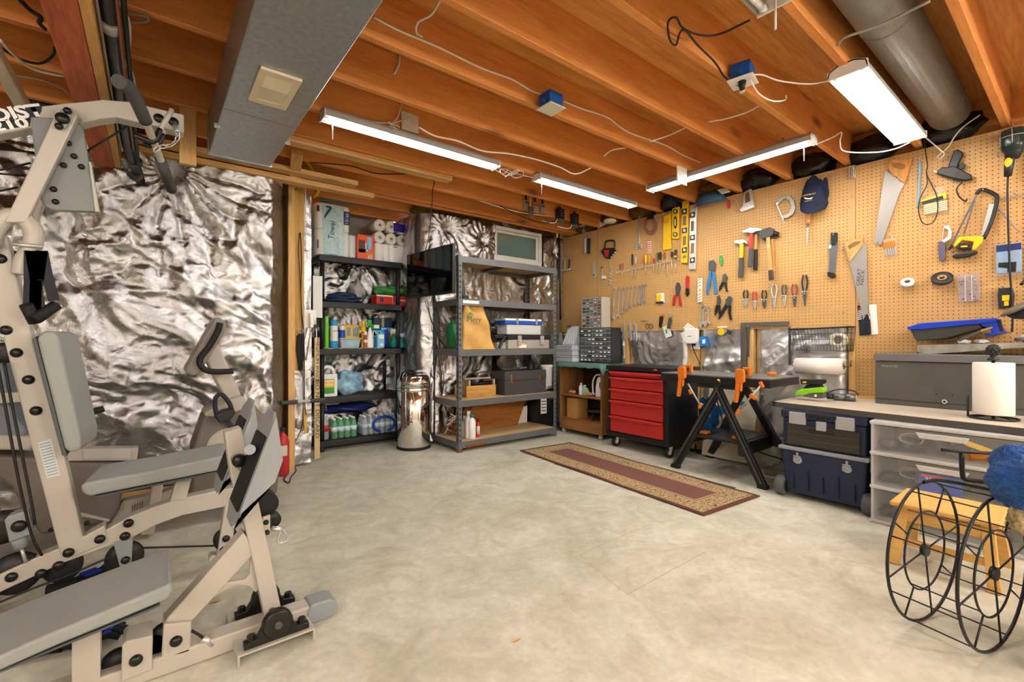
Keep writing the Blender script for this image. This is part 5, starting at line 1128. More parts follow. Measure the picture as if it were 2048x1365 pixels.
t = thing('organizer_case', 'clear organiser case with blue band and white lid on the toolbox', 'case', ((X0+X1)/2, 3.86, zb))
M_frost = P('frosted plastic', 'e3e4e2', .3, alpha=.75)
box('body', (X0, Y, zb), (X1, Y+.18, zb+.105), M_frost, t, bevel=.01); bb_ = box('blue_band', (X0-.03, Y-.008, zb+.107), (X1+.012, Y+.19, zb+.145), M_blue, t, bevel=.006); box('lid', (X0-.022, Y-.004, zb+.146), (X1+.006, Y+.186, zb+.168), c_wht, t, bevel=.006)
for u_ in (.25, .82): lx = X0+(X1-X0)*u_; box('latch', (lx, Y-.014, zb+.11), (lx+.025, Y-.008, zb+.168), P('latch grey', '8a8d90', .4), bb_)
for k in range(5): box('contents', (X0+.02+k*.06, Y+.02, zb+.008), (X0+.065+k*.06, Y+.08, zb+.03+.012*(k % 3)), (M_cream, M_yellow, M_dsteel, c_wht, M_cream)[k], t)
# fourth shelf: steel box, wooden tote, circular saw, bucket
zb = GS[1]; Y = 3.76; X0, X1 = XR(1013, Y), XR(1092, Y); h = ZR(1050, 742, Y)-zb
t = thing('steel_toolbox', 'dark grey steel toolbox with brass latches', 'toolbox', ((X0+X1)/2, 3.87, zb))
M_tb = P('grey steel enamel', '4d4b4d', .45, .3, var=.05)
bd = box('body', (X0-.02, Y, zb), (X1, Y+.23, zb+h*.60), M_tb, t, bevel=.004); ld_ = box('lid', (X0-.022, Y-.002, zb+h*.605), (X1+.002, Y+.232, zb+h), M_tb, t, bevel=.005)
M_brass = P('brass', 'c9a070', .3, 1)
for u_ in (.1, .82): lx = X0+(X1-X0)*u_; box('latch', (lx, Y-.008, zb+h*.52), (lx+.03, Y, zb+h*.86), M_brass, ld_, bevel=.003)
MB().tube(smoothpath([(X0+.1, Y+.11, zb+h), (X0+.11, Y+.11, zb+h+.02), (X0+.27, Y+.11, zb+h+.02), (X0+.28, Y+.11, zb+h)], 4), .006, 6).build('lid_handle', M_dsteel, ld_)
t = thing('wooden_tote', 'wooden tool tote with a pale handle frame holding saws', 'tool tote', (XR(960, 3.86), 3.88, zb))
X0, X1 = XR(933, 3.84), XR(992, 3.84); M_tote = wood('tote pine', 'c99a50', 'a06e2c', 'X', 1.2, knots=False)
box('front_board', (X0, 3.84, zb), (X1, 3.856, zb+.115), M_tote, t, bevel=.002); box('back_board', (X0, 4.05, zb), (X1, 4.066, zb+.115), M_tote, t, bevel=.002); box('tote_floor', (X0, 3.856, zb), (X1, 4.05, zb+.014), M_tote, t)
M_palew = P('pale wood', 'b5a589', .6)
for x in (X0+.04, X1-.02): box('end_board', (x, 3.858, zb+.014), (x+.02, 4.048, zb+.17), M_palew, t, bevel=.002)
box('carry_rail', (X0+.04, 3.93, zb+.17), (X1, 3.955, zb+.188), M_palew, t, bevel=.003)
t = thing('flat_saw', 'dark flat saw resting in the wooden tote', 'saw', (XR(965, 3.9), 3.9, zb+.1))
MB().prism([(X0+.07, 3.885, zb+.016), (X1-.01, 3.885, zb+.016), (X1-.01, 3.885, zb+.155), (X0+.07, 3.885, zb+.14)], (0, .004, 0)).build('blade', P('black blade', '17171a', .3, .6), t); MB().box((X0+.1, 3.882, zb+.13), (X1-.05, 3.893, zb+.136)).build('spine', M_dsteel, t)
t = thing('circular_saw', 'circular saw lying behind the steel toolbox', 'circular saw', (3.05, 4.05, zb))
c = U(1012, 722, Y=4.08); c.y = 4.08
MB().lathe([(.02, -.03), (.105, -.03), (.11, -.02), (.11, .02), (.1, .03), (.02, .03)], c, (.15, 1, .3), 28).build('blade_guard', P('grey casting', '8c857c', .4, .6), t)
MB().beam(c+Vector((-.05, -.03, -.09)), c+Vector((.24, -.03, -.08)), .10, .012).build('base_shoe', M_steel, t)
MB().cyl(c+Vector((0, .02, .0)), c+Vector((.02, .1, .02)), .05, n=16).build('motor', M_black, t); MB().beam(c+Vector((-.06, .03, .03)), c+Vector((-.15, .03, .06)), .035, .04).build('handle', M_black, t)
MB().beam(c+Vector((.1, -.02, -.085)), c+Vector((.1, -.02, -.4)), .02, .02).build('kickstand', M_dsteel, t)
t = thing('white_bucket', 'white plastic bucket at the end of the fourth steel shelf', 'bucket', (3.62, 4.0, zb)); bxx = XR(1100, 3.98)
MB().lathe([(.06, 0), (.062, .003), (.07, .24), (.073, .245), (.073, .26), (.068, .26), (.066, .25), (.058, .01)], (bxx, 4.04, zb), n=24).build('body', c_wht, t); MB().lathe([(.074, .25), (.076, .255), (.076, .275), (.07, .28), (0, .28)], (bxx, 4.04, zb), n=24).build('lid', c_wht, t)
t = thing('caulk_gun_part', 'silver and white nozzle poking past the shelf post', 'nozzle', (3.46, 3.85, zb))
MB().cyl((XR(1086, 3.76), 3.80, zb+.02), (XR(1107, 3.76), 3.80, zb+.045), .016, n=12).build('barrel', M_steel, t); MB().cyl((XR(1086, 3.76)-.03, 3.80, zb+.015), (XR(1086, 3.76), 3.80, zb+.02), .009, n=10).build('nozzle_tip', c_wht, t)
t = thing('black_canister', 'dark canister standing behind the steel toolbox', 'canister', (3.35, 4.08, zb)); MB().lathe([(.055, 0), (.06, .005), (.06, .30), (.03, .34), (.02, .38)], (XR(1062, 4.08), 4.10, zb), n=18).build('body', P('dark canister', '2a2628', .3), t); MB().cyl((XR(1062, 4.08), 4.10, zb+.38), (XR(1062, 4.08), 4.10, zb+.41), .022, n=10).build('cap', M_blue, t)
# lowest shelf
zb = GS[0]; Y = 3.79
def bott(label, px, ytop, Y, r, mat, cap, capc=None, band=None):
    X = XR(px, Y); h = ZR(px, ytop, Y)-zb; t = thing('bottle', label, 'bottle', (X, Y, zb))
    bd = MB().lathe([(r*.94, 0), (r, .006), (r, h*.68), (r*.7, h*.78), (r*.42, h*.82), (r*.42, h*.86)], (X, Y, zb), n=18).build('body', mat, t); MB().cyl((X, Y, zb+h*.85), (X, Y, zb+h), r*.5, n=12).build('cap', cap, t)
    if band: MB().lathe([(r*1.015, h*.15), (r*1.015, h*.6)], (X, Y, zb), n=18).build('label_band', band, bd)
bott('white bottle with a tall cap nearest the shelf post', 937, 822, 3.80, .036, c_wht, c_wht); bott('white bottle with teal cap on the lowest steel shelf', 944, 828, 3.76, .036, c_wht, c_teal); bott('slim red bottle with dark cap beside the white ones', 956, 838, 3.80, .018, c_red, M_black, None, M_cream); bott('cream tub half hidden by the shelf post', 929, 832, 3.86, .03, M_cream, M_cream)
t = thing('plywood_offcut', 'stained plywood offcut leaning at the back of the lowest steel shelf', 'plywood', (2.8, 4.1, zb))
MB().prism([U(x, y, Y=4.08) for x, y in ((918,800),(1052,800),(1036,848),(918,868))], (0, .018, 0)).build('board', wood('stained ply', 'b0702a', '7d4716', 'X', 1.1, knots=False), t, bevel=.002)
t = thing('white_tile', 'pale tile leaning beside the plywood offcut', 'tile', (3.2, 4.1, zb)); MB().prism([U(x, y, Y=4.13) for x, y in ((1041,815),(1055,812),(1054,846),(1034,848))], (0, .01, 0)).build('tile_body', c_wht, t, bevel=.002)
t = thing('black_tool_case', 'black case with a white label standing behind the shelf end', 'case', (3.6, 4.1, 0))
X0, X1 = 3.50, 3.82; box('case_body', (X0, 4.0, .0), (X1, 4.22, .47), P('black case', '151516', .5), t, bevel=.01)
box('label_panel', (X0+.06, 3.996, .2), (X0+.15, 4.0, .42), c_wht, t)
for k in range(5): box('label_line', (X0+.07, 3.995, .23+k*.036), (X0+.14, 3.997, .24+k*.036), M_ink, t)
MB().tube(smoothpath([(X0+.19, 4.0, .3), (X0+.19, 3.98, .36), (X0+.28, 3.98, .36), (X0+.28, 4.0, .3)], 4), .006, 6).build('side_handle', M_dsteel, t)
# tangle of wire and sticks
tw = thing('wire_tangle', 'tangled bundle of white wire and brown twigs on the lowest steel shelf', 'wire bundle', (2.42, 4.0, zb))
rn = random.Random(3)
for k in range(7):
    c = Vector((2.40, 3.93+.02*k, zb+.10)); pts = [c+Vector((rn.uniform(-.1, .12), rn.uniform(-.06, .06), rn.uniform(-.09, .16))) for _ in range(5)]
    MB().tube(smoothpath(pts, 6), .004, 5).build('wire_loop', M_cable_w if k % 2 else P('tan wire', 'b98a5c', .6), tw)
for k in range(16):
    a = Vector((2.34+.015*rn.random(), 3.9+.2*rn.random(), zb+.01+.1*rn.random())); MB().tube([a, a+Vector((.09, .02*rn.random(), .06)), a+Vector((.22*rn.uniform(.7, 1), .03, .12+.14*rn.random()))], .006, 5).build('twig', P('brown twig', '6b4020', .8), tw)
# ---- brushes, meters and cords hung on the joists
yj = 1.569+.4064*5-.021
def pbrush(label, px, Y, scale=1.0, mt=None):
    x, y0, y1 = px; X = XR(x, Y); z1, z0 = ZR(x, y0, Y), ZR(x, y1, Y); h = z1-z0
    t = thing('paint_brush', label, 'paint brush', (X, Y, z0), group='brushes hung on the joist')
    MB().beam((X, Y, z1), (X, Y, z0+h*.62), .016, .012, (0, 1, 0), .022, .014).build('handle', M_black if mt is None else mt, t, bevel=.003)
    MB().beam((X, Y, z0+h*.62), (X, Y, z0+h*.42), .042, .018, (0, 1, 0)).build('ferrule', M_steel, t); MB().beam((X, Y, z0+h*.42), (X, Y, z0), .042, .018, (0, 1, 0)).build('bristles', M_cream if mt is None else M_black, t)
    box('sleeve', (X-.026, Y-.012, z0), (X+.026, Y+.012, z0+h*.62), P('brush sleeve', 'a39a8c', .6), t, bevel=.002)
    box('sleeve_print', (X-.022, Y-.0135, z0+h*.42), (X+.022, Y-.012, z0+h*.52), c_red if label.startswith('mid') else M_dsteel, t)
pbrush('paint brush in a printed sleeve, left of the three on the joist', (1052, 388, 422), yj-.02); pbrush('middle paint brush of the three in printed sleeves', (1070, 392, 427), yj-.02); pbrush('paint brush in a printed sleeve, right of the three on the joist', (1085, 397, 428), yj-.02)
Y = yj-.06; t = thing('wooden_mallet_tool', 'wooden handled scraper hung between the paint brushes', 'scraper', (XR(1061, Y), Y, 2.2))
MB().cyl((XR(1061, Y), Y, ZR(1061, 388, Y)), (XR(1061, Y), Y, ZR(1061, 415, Y)), .010, n=10).build('handle', M_stud, t); MB().cbox((XR(1062, Y), Y, ZR(1062, 426, Y)), (.05, .03, .12)).build('frame', P('dark wood block', '7a5a34', .6), t, bevel=.003); MB().cbox((XR(1062, Y), Y-.016, ZR(1062, 427, Y)), (.028, .004, .08)).build('blade', M_dsteel, t)
for k, (x, y0, y1) in enumerate(((1120, 418, 445), (1149, 428, 456))):
    Y = yj-.05; X = XR(x, Y); z0, z1 = ZR(x, y1, Y), ZR(x, y0, Y); t = thing('power_adapter', ('black power adapter plugged in under the joist near the brushes', 'black power adapter closest to the pegboard corner')[k], 'adapter', (X, Y, z0), group='adapters under the joist')
    box('body', (X-.04, Y-.03, z0+.03), (X+.04, Y+.03, z1), M_black, t, bevel=.006); box('base', (X-.036, Y-.026, z0), (X+.036, Y+.026, z0+.03), P('grey adapter foot', '5d5a58', .5), t, bevel=.004)
    for q in range(3): box('print_line', (X-.025, Y-.0312, z1-.03-.025*q), (X+.02, Y-.030, z1-.027-.025*q), M_cable_g, t)
    MB().cyl((X, Y, z1), (X, Y, z1+.03), .016, .008, n=10).build('prong_cap', M_black, t)
    cable('lead', 'x', [Vector((X-.03, Y, z0+.05)), Vector((X-.06, Y+.01, z0-.01)), Vector((X-.14, Y+.05, z0-.01)), Vector((X-.2, Y+.06, z0+.0))], .004, M_cable_w, parent=t)
cable('wire', 'white cord strung along the last joist above the window', uy([(960, 402), (1000, 415), (1040, 425), (1075, 430), (1112, 434)], yj-.005), .004, M_cable_w)
cable('wire', 'drooping black cord below the paint brushes', uy([(1000, 412), (1025, 425), (1060, 440), (1090, 446), (1115, 442)], yj-.01), .004, M_cable_k)
t = thing('wall_rod', 'long black rod standing in the corner beside the pegboard', 'rod', (4.03, 4.2, 0)); MB().cyl(U(1118, 466, X=4.03), U(1121, 640, X=4.03), .011, n=8).build('rod', M_black, t); MB().sph(U(1118, 464, X=4.03), .02, 10, 7).build('finial', M_black, t)
# ================================================================= RIGHT SIDE: CABINETS, WORK STAND, BENCH
def UX(x, y, X): return U(x, y, X=X)
# ---- rug
def rug_mat(w, l):
    m = bpy.data.materials.new('rug weave'); m.use_nodes = True; nt = m.node_tree; b = nt.nodes['Principled BSDF']; N = nt.nodes.new; L = nt.links.new
    tc = N('ShaderNodeTexCoord'); s = N('ShaderNodeSeparateXYZ'); L(tc.outputs['Object'], s.inputs[0])
    def M(op, a, bb=None, v=None):
        n = N('ShaderNodeMath'); n.operation = op; L(a, n.inputs[0])
        if bb is not None: L(bb, n.inputs[1])
        elif v is not None: n.inputs[1].default_value = v
        return n.outputs[0]
    def rsub(c, a):
        n = N('ShaderNodeMath'); n.operation = 'SUBTRACT'; n.inputs[0].default_value = c; L(a, n.inputs[1]); return n.outputs[0]
    d = M('MINIMUM', rsub(w/2, M('ABSOLUTE', s.outputs[0])), rsub(l/2, M('ABSOLUTE', s.outputs[1])))
    cr = N('ShaderNodeValToRGB'); cr.color_ramp.interpolation = 'CONSTANT'; e = cr.color_ramp.elements
    br, tn, dk = (*hx('6e4436'), 1), (*hx('d3b887'), 1), (*hx('84584c'), 1)
    e[0].position = 0; e[0].color = br; e[1].position = .028; e[1].color = tn
    for p, c in ((.171, br), (.177, tn), (.188, dk)): q = e.new(p); q.color = c
    L(d, cr.inputs[0])
    # scroll work on the tan band
    v = N('ShaderNodeTexVoronoi'); v.feature = 'DISTANCE_TO_EDGE'; v.inputs['Scale'].default_value = 34; L(tc.outputs['Object'], v.inputs['Vector'])
    w1 = N('ShaderNodeTexVoronoi'); w1.inputs['Scale'].default_value = 40; L(tc.outputs['Object'], w1.inputs['Vector'])
    ln = M('LESS_THAN', v.outputs['Distance'], v=.05); rg_ = M('LESS_THAN', M('ABSOLUTE', M('SUBTRACT', w1.outputs['Distance'], v=.32)), v=.04)
    sc = M('MAXIMUM', ln, rg_)
    band = M('MULTIPLY', M('GREATER_THAN', d, v=.036), M('LESS_THAN', d, v=.166))
    n = N('ShaderNodeTexNoise'); n.inputs['Scale'].default_value = 400; L(tc.outputs['Object'], n.inputs['Vector'])
    x = N('ShaderNodeMix'); x.data_type = 'RGBA'; L(M('MULTIPLY', sc, band), x.inputs[0]); L(cr.outputs[0], x.inputs[6]); x.inputs[7].default_value = (*hx('6b4a2c'), 1)
    y = N('ShaderNodeMix'); y.data_type = 'RGBA'; y.blend_type = 'MULTIPLY'; y.inputs[0].default_value = .5; L(x.outputs[2], y.inputs[6]); L(n.outputs[0], y.inputs[7])
    L(y.outputs[2], b.inputs['Base Color']); b.inputs['Roughness'].default_value = .95
    bp = N('ShaderNodeBump'); bp.inputs['Strength'].default_value = .4; bp.inputs['Distance'].default_value = .003; L(n.outputs[0], bp.inputs['Height']); L(bp.outputs[0], b.inputs['Normal'])
    return m
RW, RL = .625, 1.945
def rugf(u, v):
    x, y = (u-.5)*RW, (v-.5)*RL
    z = .007+.004*math.sin(v*14+u*3)*max(0, math.sin(v*3.1))*(abs(u-.5)*2)**2
    return (x, y, z)
mb = MB(); mb.grid(rugf, 24, 60); rot = math.atan2(-.157, 1.93)
o = mb.build('runner_rug', rug_mat(RW, RL), None, 'brown and tan patterned runner rug on the concrete floor', 'rug', solid=.007, origin=(0, 0, 0), fix=False)
o.location = ((2.755+3.368+3.221+2.591)/4, (3.368+3.347+1.418+1.442)/4, 0); o.rotation_euler = (0, 0, -math.atan2(.157, 1.93))
t = box('floor_mat', (-.31, -.70, 0.0005), (.31, .55, .003), P('grey anti fatigue mat', '57504c', .8), None, label='grey mat edge showing under the runner rug', cat='mat', origin=(0, 0, 0)); t.location = (2.99, 2.30, 0); t.rotation_euler = (0, 0, -.03)
# ---- open wooden cabinet
M_cab = wood('cabinet veneer', '9a6a3a', '74481f', 'Z', 1, knots=False); M_cabx = wood('cabinet shelf', 'a4733f', '7d5026', 'Y', 1, knots=False)
cb = thing('open_cabinet', 'small open brown cabinet on casters with a green cloth on top', 'cabinet', (3.9, 3.53, 0))
cy0, cy1, cx0, cx1 = 3.215, 3.85, 3.72, 4.10
for y in (cy0, cy1-.02): box('side_panel', (cx0, y, .05), (cx1, y+.02, .77), M_cab, cb, bevel=.003)
box('top_panel', (cx0, cy0, .77), (cx1, cy1, .79), M_cabx, cb, bevel=.003)
for z, n in ((.425, 'shelf'), (.155, 'bottom_shelf')): box(n, (cx0+.006, cy0+.02, z), (cx1, cy1-.02, z+.018), M_cabx, cb, bevel=.002)
box('kick_board', (cx0+.004, cy0+.02, .05), (cx0+.02, cy1-.02, .155), M_cabx, cb, bevel=.002); box('back_panel', (cx1-.006, cy0+.02, .05), (cx1, cy1-.02, .77), P('dark back panel', '3a2618', .8), cb)
for y in (cy0+.04, cy1-.04):
    for x in (cx0+.03, cx1-.05):
        c = MB().cyl((x, y-.012, .022), (x, y+.012, .022), .022, n=14).build('caster', P('cream caster', 'c9bf9a', .5), cb); box('fork', (x-.012, y-.016, .03), (x+.012, y+.016, .052), M_steel, c)
def clothf(u, v):
    x = cx0-.03+u*.40; y = cy0-.045+v*(cy1-cy0+.08); z = .803
    e = max(0, cx0-x)/.03; z -= .045*e**1.0+.004*math.sin(v*30)*e
    if y < cy0-.004: z -= (cy0-.004-y)*1.6*(1.2-u)
    return (x, y, z+.002*math.sin(u*9+v*14))
MB().grid(clothf, 20, 30).build('cloth', P('green cloth', '5c7f78', .9, bump=.2, bs=200), None, 'grey green cloth draped over the open cabinet top', 'cloth', solid=.005)
# contents of the cabinet
zs = .444
t = thing('jug_sprayer', 'white jug sprayer with blue cap and hose in the open cabinet', 'sprayer', (3.86, 3.30, zs))
MB().prism([Vector((3.78, y, z)) for y, z in ((3.245, zs), (3.36, zs), (3.355, zs+.12), (3.335, zs+.2), (3.315, zs+.22), (3.285, zs+.22), (3.255, zs+.18))], (.1, 0, 0)).build('jug', c_wht, t, bevel=.008)
MB().cyl((3.83, 3.30, zs+.22), (3.83, 3.30, zs+.255), .025, n=14).build('cap', M_blue, t); MB().prism([Vector((3.778, y, z)) for y, z in ((3.25, zs+.06), (3.275, zs+.05), (3.30, zs+.12), (3.30, zs+.16), (3.285, zs+.16), (3.27, zs+.1))], (.002, 0, 0)).build('print', M_blue, t)
MB().tube(smoothpath([(3.81, 3.315, zs+.24), (3.80, 3.37, zs+.23), (3.79, 3.40, zs+.16), (3.79, 3.40, zs+.05), (3.79, 3.385, zs+.02)], 5), .008, 8).build('hose', c_wht, t)
for k, (y, h, r, m, cp_, lb) in enumerate(((3.585, .135, .026, c_wht, c_wht, 'white bottle in the open cabinet'), (3.53, .115, .03, c_sky, c_wht, 'pale blue bottle beside the white one in the open cabinet'), (3.50, .085, .03, P('amber clear', 'c9b25a', .2), M_cream, 'yellowish tub in the open cabinet'))):
    t = thing('bottle', lb, 'bottle', (3.80, y, zs)); MB().lathe([(r*.95, 0), (r, .005), (r, h*.7), (r*.5, h*.82), (r*.45, h*.86)], (3.80, y, zs), n=16).build('body', m, t); MB().cyl((3.80, y, zs+h*.85), (3.80, y, zs+h), r*.5, n=12).build('cap', cp_, t)
for k, (y, z) in enumerate(((3.72, zs+.02), (3.46, zs+.018))): lump('rag', P('red white rag', 'd8a39a', .85, var=.5, vs=30), None, (3.80, y, z), (.03, .05, .02), 140+k, label=('red and white rag beside the white bottle', 'red and white rag beside the jug hose')[k], cat='rag', amp=.3)
tag(box('carton', (3.76, 3.62, .174), (3.95, 3.77, .40), P('plain cardboard', 'b98a4c', .8), bevel=.003), 'plain cardboard carton standing on the bottom of the open cabinet', 'carton')
t = thing('round_griddle', 'black round pan on a curled wire stand in the open cabinet', 'pan', (3.87, 3.40, .174))
MB().lathe([(0, .122), (.11, .122), (.125, .130), (.128, .128), (.12, .11), (.0, .11)], (3.88, 3.40, .174), n=28).build('pan', M_black, t); MB().lathe([(.09, .098), (.125, .104), (.127, .110), (.09, .11)], (3.88, 3.40, .174), n=28).build('base_ring', P('copper base', '8a5a3a', .5), t)
for a_ in (0, 1.57, 3.14, 4.71): d = Vector((math.cos(a_), math.sin(a_), 0)); c = Vector((3.88, 3.40, .174)); MB().tube(smoothpath([c+d*.09+Vector((0, 0, .1)), c+d*.10+Vector((0, 0, .05)), c+d*.085+Vector((0, 0, .004)), c+d*.05+Vector((0, 0, .03)), c+d*.07+Vector((0, 0, .06))], 4), .005, 6).build('wire_leg', M_black, t)
# ---- on the cabinet: drawer organisers and clear cases
def organiser(label, name, X, y0, y1, z0, z1, d, rows, cols, frame, dm, lm):
    t = thing(name, label, 'drawer cabinet', (X+d/2, (y0+y1)/2, z0)); W = (y1-y0-.016)/cols; H = (z1-z0-.016)/rows
    mb = MB(); mb.box((X+.012, y0, z0), (X+d, y1, z1)); mb.box((X, y0, z0), (X+.012, y0+.008, z1)); mb.box((X, y1-.008, z0), (X+.012, y1, z1)); mb.box((X, y0, z1-.008), (X+.012, y1, z1)); mb.box((X, y0, z0), (X+.012, y1, z0+.008))
    for r in range(1, rows): z = z0+.008+r*H; mb.box((X+.001, y0, z-.0012), (X+.012, y1, z+.0012))
    for c in range(1, cols): y = y0+.008+c*W; mb.box((X+.001, y-.0014, z0), (X+.012, y+.0014, z1))
    mb.build('case', frame, t, bevel=.002)
    rn = random.Random(rows*cols); first = {}
    for r in range(rows):
        for c in range(cols):
            k = rn.randrange(len(dm)); y = y1-.008-(c+1)*W; z = z0+.008+r*H
            m = dm[k]
            if k not in first:
                o = box('drawer', (0, 0, 0), (.010, W*.9, H*.8), m, None, bevel=.0012); o.parent = t; first[k] = o.data; o.modifiers.clear()
            else:
                o = bpy.data.objects.new('drawer', first[k]); COL.objects.link(o); o.parent = t
            o.location = Vector((X+.007, y+W*.5, z+H*.08))-Vector(t.location)
            if rn.random() < lm[1]:
                b_ = MB().box((X-.003, y+W*.2, z+H*.30), (X+.0015, y+W*.8, z+H*.62)); q = b_.build('label_card', lm[0], t)
    for r in range(rows): z = z0+.008+r*H+H*.84; box('pull_rail', (X-.004, y0+.01, z), (X+.004, y1-.01, z+H*.10), lm[2], t)
    return t
dk = [P('smoke drawer a', '5a5f63', .25), P('smoke drawer b', '6e7478', .25), P('smoke drawer c', '4a4e52', .25)]
organiser('black small parts cabinet with many clear drawers on the green cloth', 'parts_cabinet', 3.86, 3.20, 3.665, .808, 1.195, .155, 8, 8, P('black cabinet plastic', '1d1f22', .4), dk, (c_wht, .55, P('clear lip', 'b9bec0', .3)))
cr_ = [P('bin contents a', '7d6f64', .5), P('bin contents b', '8f8a84', .4), P('bin contents c', '5a4a42', .5), P('bin contents d', 'a09a92', .4), P('bin contents f', '6a625c', .5), P('bin contents g', '7b736c', .4), P('bin contents h', '544a44', .5), P('bin contents e', '8a3a30', .5), P('bin contents i', '2f7a6c', .5)]
organiser('cream small parts cabinet stacked on the black one', 'parts_cabinet', 3.93, 3.40, 3.70, 1.197, 1.545, .15, 10, 5, P('cream cabinet', 'bdb5a6', .5), cr_, (c_wht, .3, P('cream lip', 'a9a294', .4)))
M_frost2 = P('frosted case', 'd8dee2', .3, alpha=.7)
for k, (z, h, y0, y1) in enumerate(((.808, .075, 3.69, 3.98), (.885, .06, 3.69, 3.98), (.947, .055, 3.70, 3.97))):
    t = thing('flat_organizer', ('lowest', 'middle', 'upper')[k]+' of three flat clear organiser cases beside the drawers', 'case', (3.9, 3.84, z)); box('tray', (3.77, y0, z), (4.06, y1, z+h*.7), M_frost2, t, bevel=.006); box('lid', (3.765, y0-.004, z+h*.72), (4.065, y1+.004, z+h*.98), M_frost2, t, bevel=.005)
t = thing('flat_organizer', 'clear compartment case standing on edge against the pegboard', 'case', (3.95, 3.85, 1.004))
MB().prism([(3.88, 3.76, 1.004), (3.88, 3.98, 1.004), (4.0, 3.98, 1.23), (4.0, 3.81, 1.23)], (.05, 0, 0)).build('tray', M_frost2, t, bevel=.005); box('latch', (3.975, 3.93, 1.215), (3.998, 3.985, 1.24), M_dsteel, t)
for k in range(6): MB().beam((3.879, 3.79+.032*k, 1.01), (3.995, 3.82+.026*k, 1.22), .003, .004).build('divider', c_wht, t)
t = thing('tape_dispenser', 'yellow tape measure resting on the clear cases', 'tape measure', (3.97, 3.72, 1.01)); c = UX(1149, 669, 3.98); MB().lathe([(.0, -.02), (.035, -.02), (.04, -.014), (.04, .014), (.035, .02), (0, .02)], (3.98, 3.715, 1.05), (1, 0, 0), 22).build('body', M_yellow, t); MB().cbox((3.98, 3.705, 1.02), (.036, .06, .03)).build('foot', M_dsteel, t, bevel=.004)
# ---- red drawer cabinet
rc = thing('red_tool_cabinet', 'black rolling tool cabinet with five red drawers', 'tool cabinet', (3.84, 2.685, 0))
M_blkc = P('black cabinet shell', '18181a', .42, bump=.04, bs=200)
ry0, ry1, rx0, rx1 = 2.345, 3.03, 3.60, 4.09
mb = MB(); mb.box((rx0+.02, ry0+.0, .14), (rx1, ry1, .765)); mb.box((rx0, ry0, .14), (rx0+.03, ry0+.05, .765)); mb.box((rx0, ry1-.03, .14), (rx0+.03, ry1, .765)); mb.build('case', M_blkc, rc, bevel=.005)
box('base_plinth', (rx0-.012, ry0-.012, .105), (rx1, ry1+.012, .152), M_blkc, rc, bevel=.008); tp_ = box('top_tray', (rx0-.015, ry0-.015, .765), (rx1+.005, ry1+.015, .808), M_blkc, rc, bevel=.006)
for k in range(6): box('tool_recess', (rx0+.08, ry0+.08+k*.09, .8075), (rx0+.25, ry0+.14+k*.09, .8095), P('recess black', '0b0b0c', .7), tp_, bevel=.004)
MB().lathe([(0, .002), (.022, .002), (.022, 0)], (rx0-.0152, 2.47, .786), (-1, 0, 0), 18, sc=(1.0, .42)).build('badge', M_red, tp_)
zt = [.755, .70, .585, .47, .315, .155]
for a, b in zip(zt[:-1], zt[1:]):
    dr = box('drawer', (rx0-.004, ry0+.055, b+.004), (rx0+.02, ry1-.035, a-.004), M_red, rc, bevel=.003)
    n = 12; pf = []
    for i in range(n+1):
        u = i/n; y = ry0+.05+(ry1-.03-ry0-.05)*u; dp = .010*math.sin(math.pi*u)
        pf.append((y, dp))
    top = [Vector((rx0-.030, y, a-.006)) for y, dp in pf]; low = [Vector((rx0-.030, y, a-.024-dp)) for y, dp in pf][::-1]
    MB().prism(top+low, (.027, 0, 0)).build('handle', M_red, dr, bevel=.006)
for x in (rx0+.05, rx1-.06):
    for y in (ry0+.03, ry1-.06):
        w = MB().lathe([(.015, -.018), (.04, -.018), (.048, -.012), (.048, .012), (.04, .018), (.015, .018)], (x, y, .049), (.25, 1, 0), 22).build('caster_wheel', M_rubber, rc); MB().lathe([(0, -.021), (.02, -.021), (.022, -.018)], (x, y, .049), (.25, 1, 0), 14).build('wheel_hub', P('cream hub', 'cbc3a8', .4), w)
        MB().prism([Vector((x-.03, y-.025, .108)), Vector((x+.03, y-.025, .108)), Vector((x+.008, y-.025, .045)), Vector((x-.008, y-.025, .045))], (0, .004, 0)).build('caster_fork', M_cream, w)
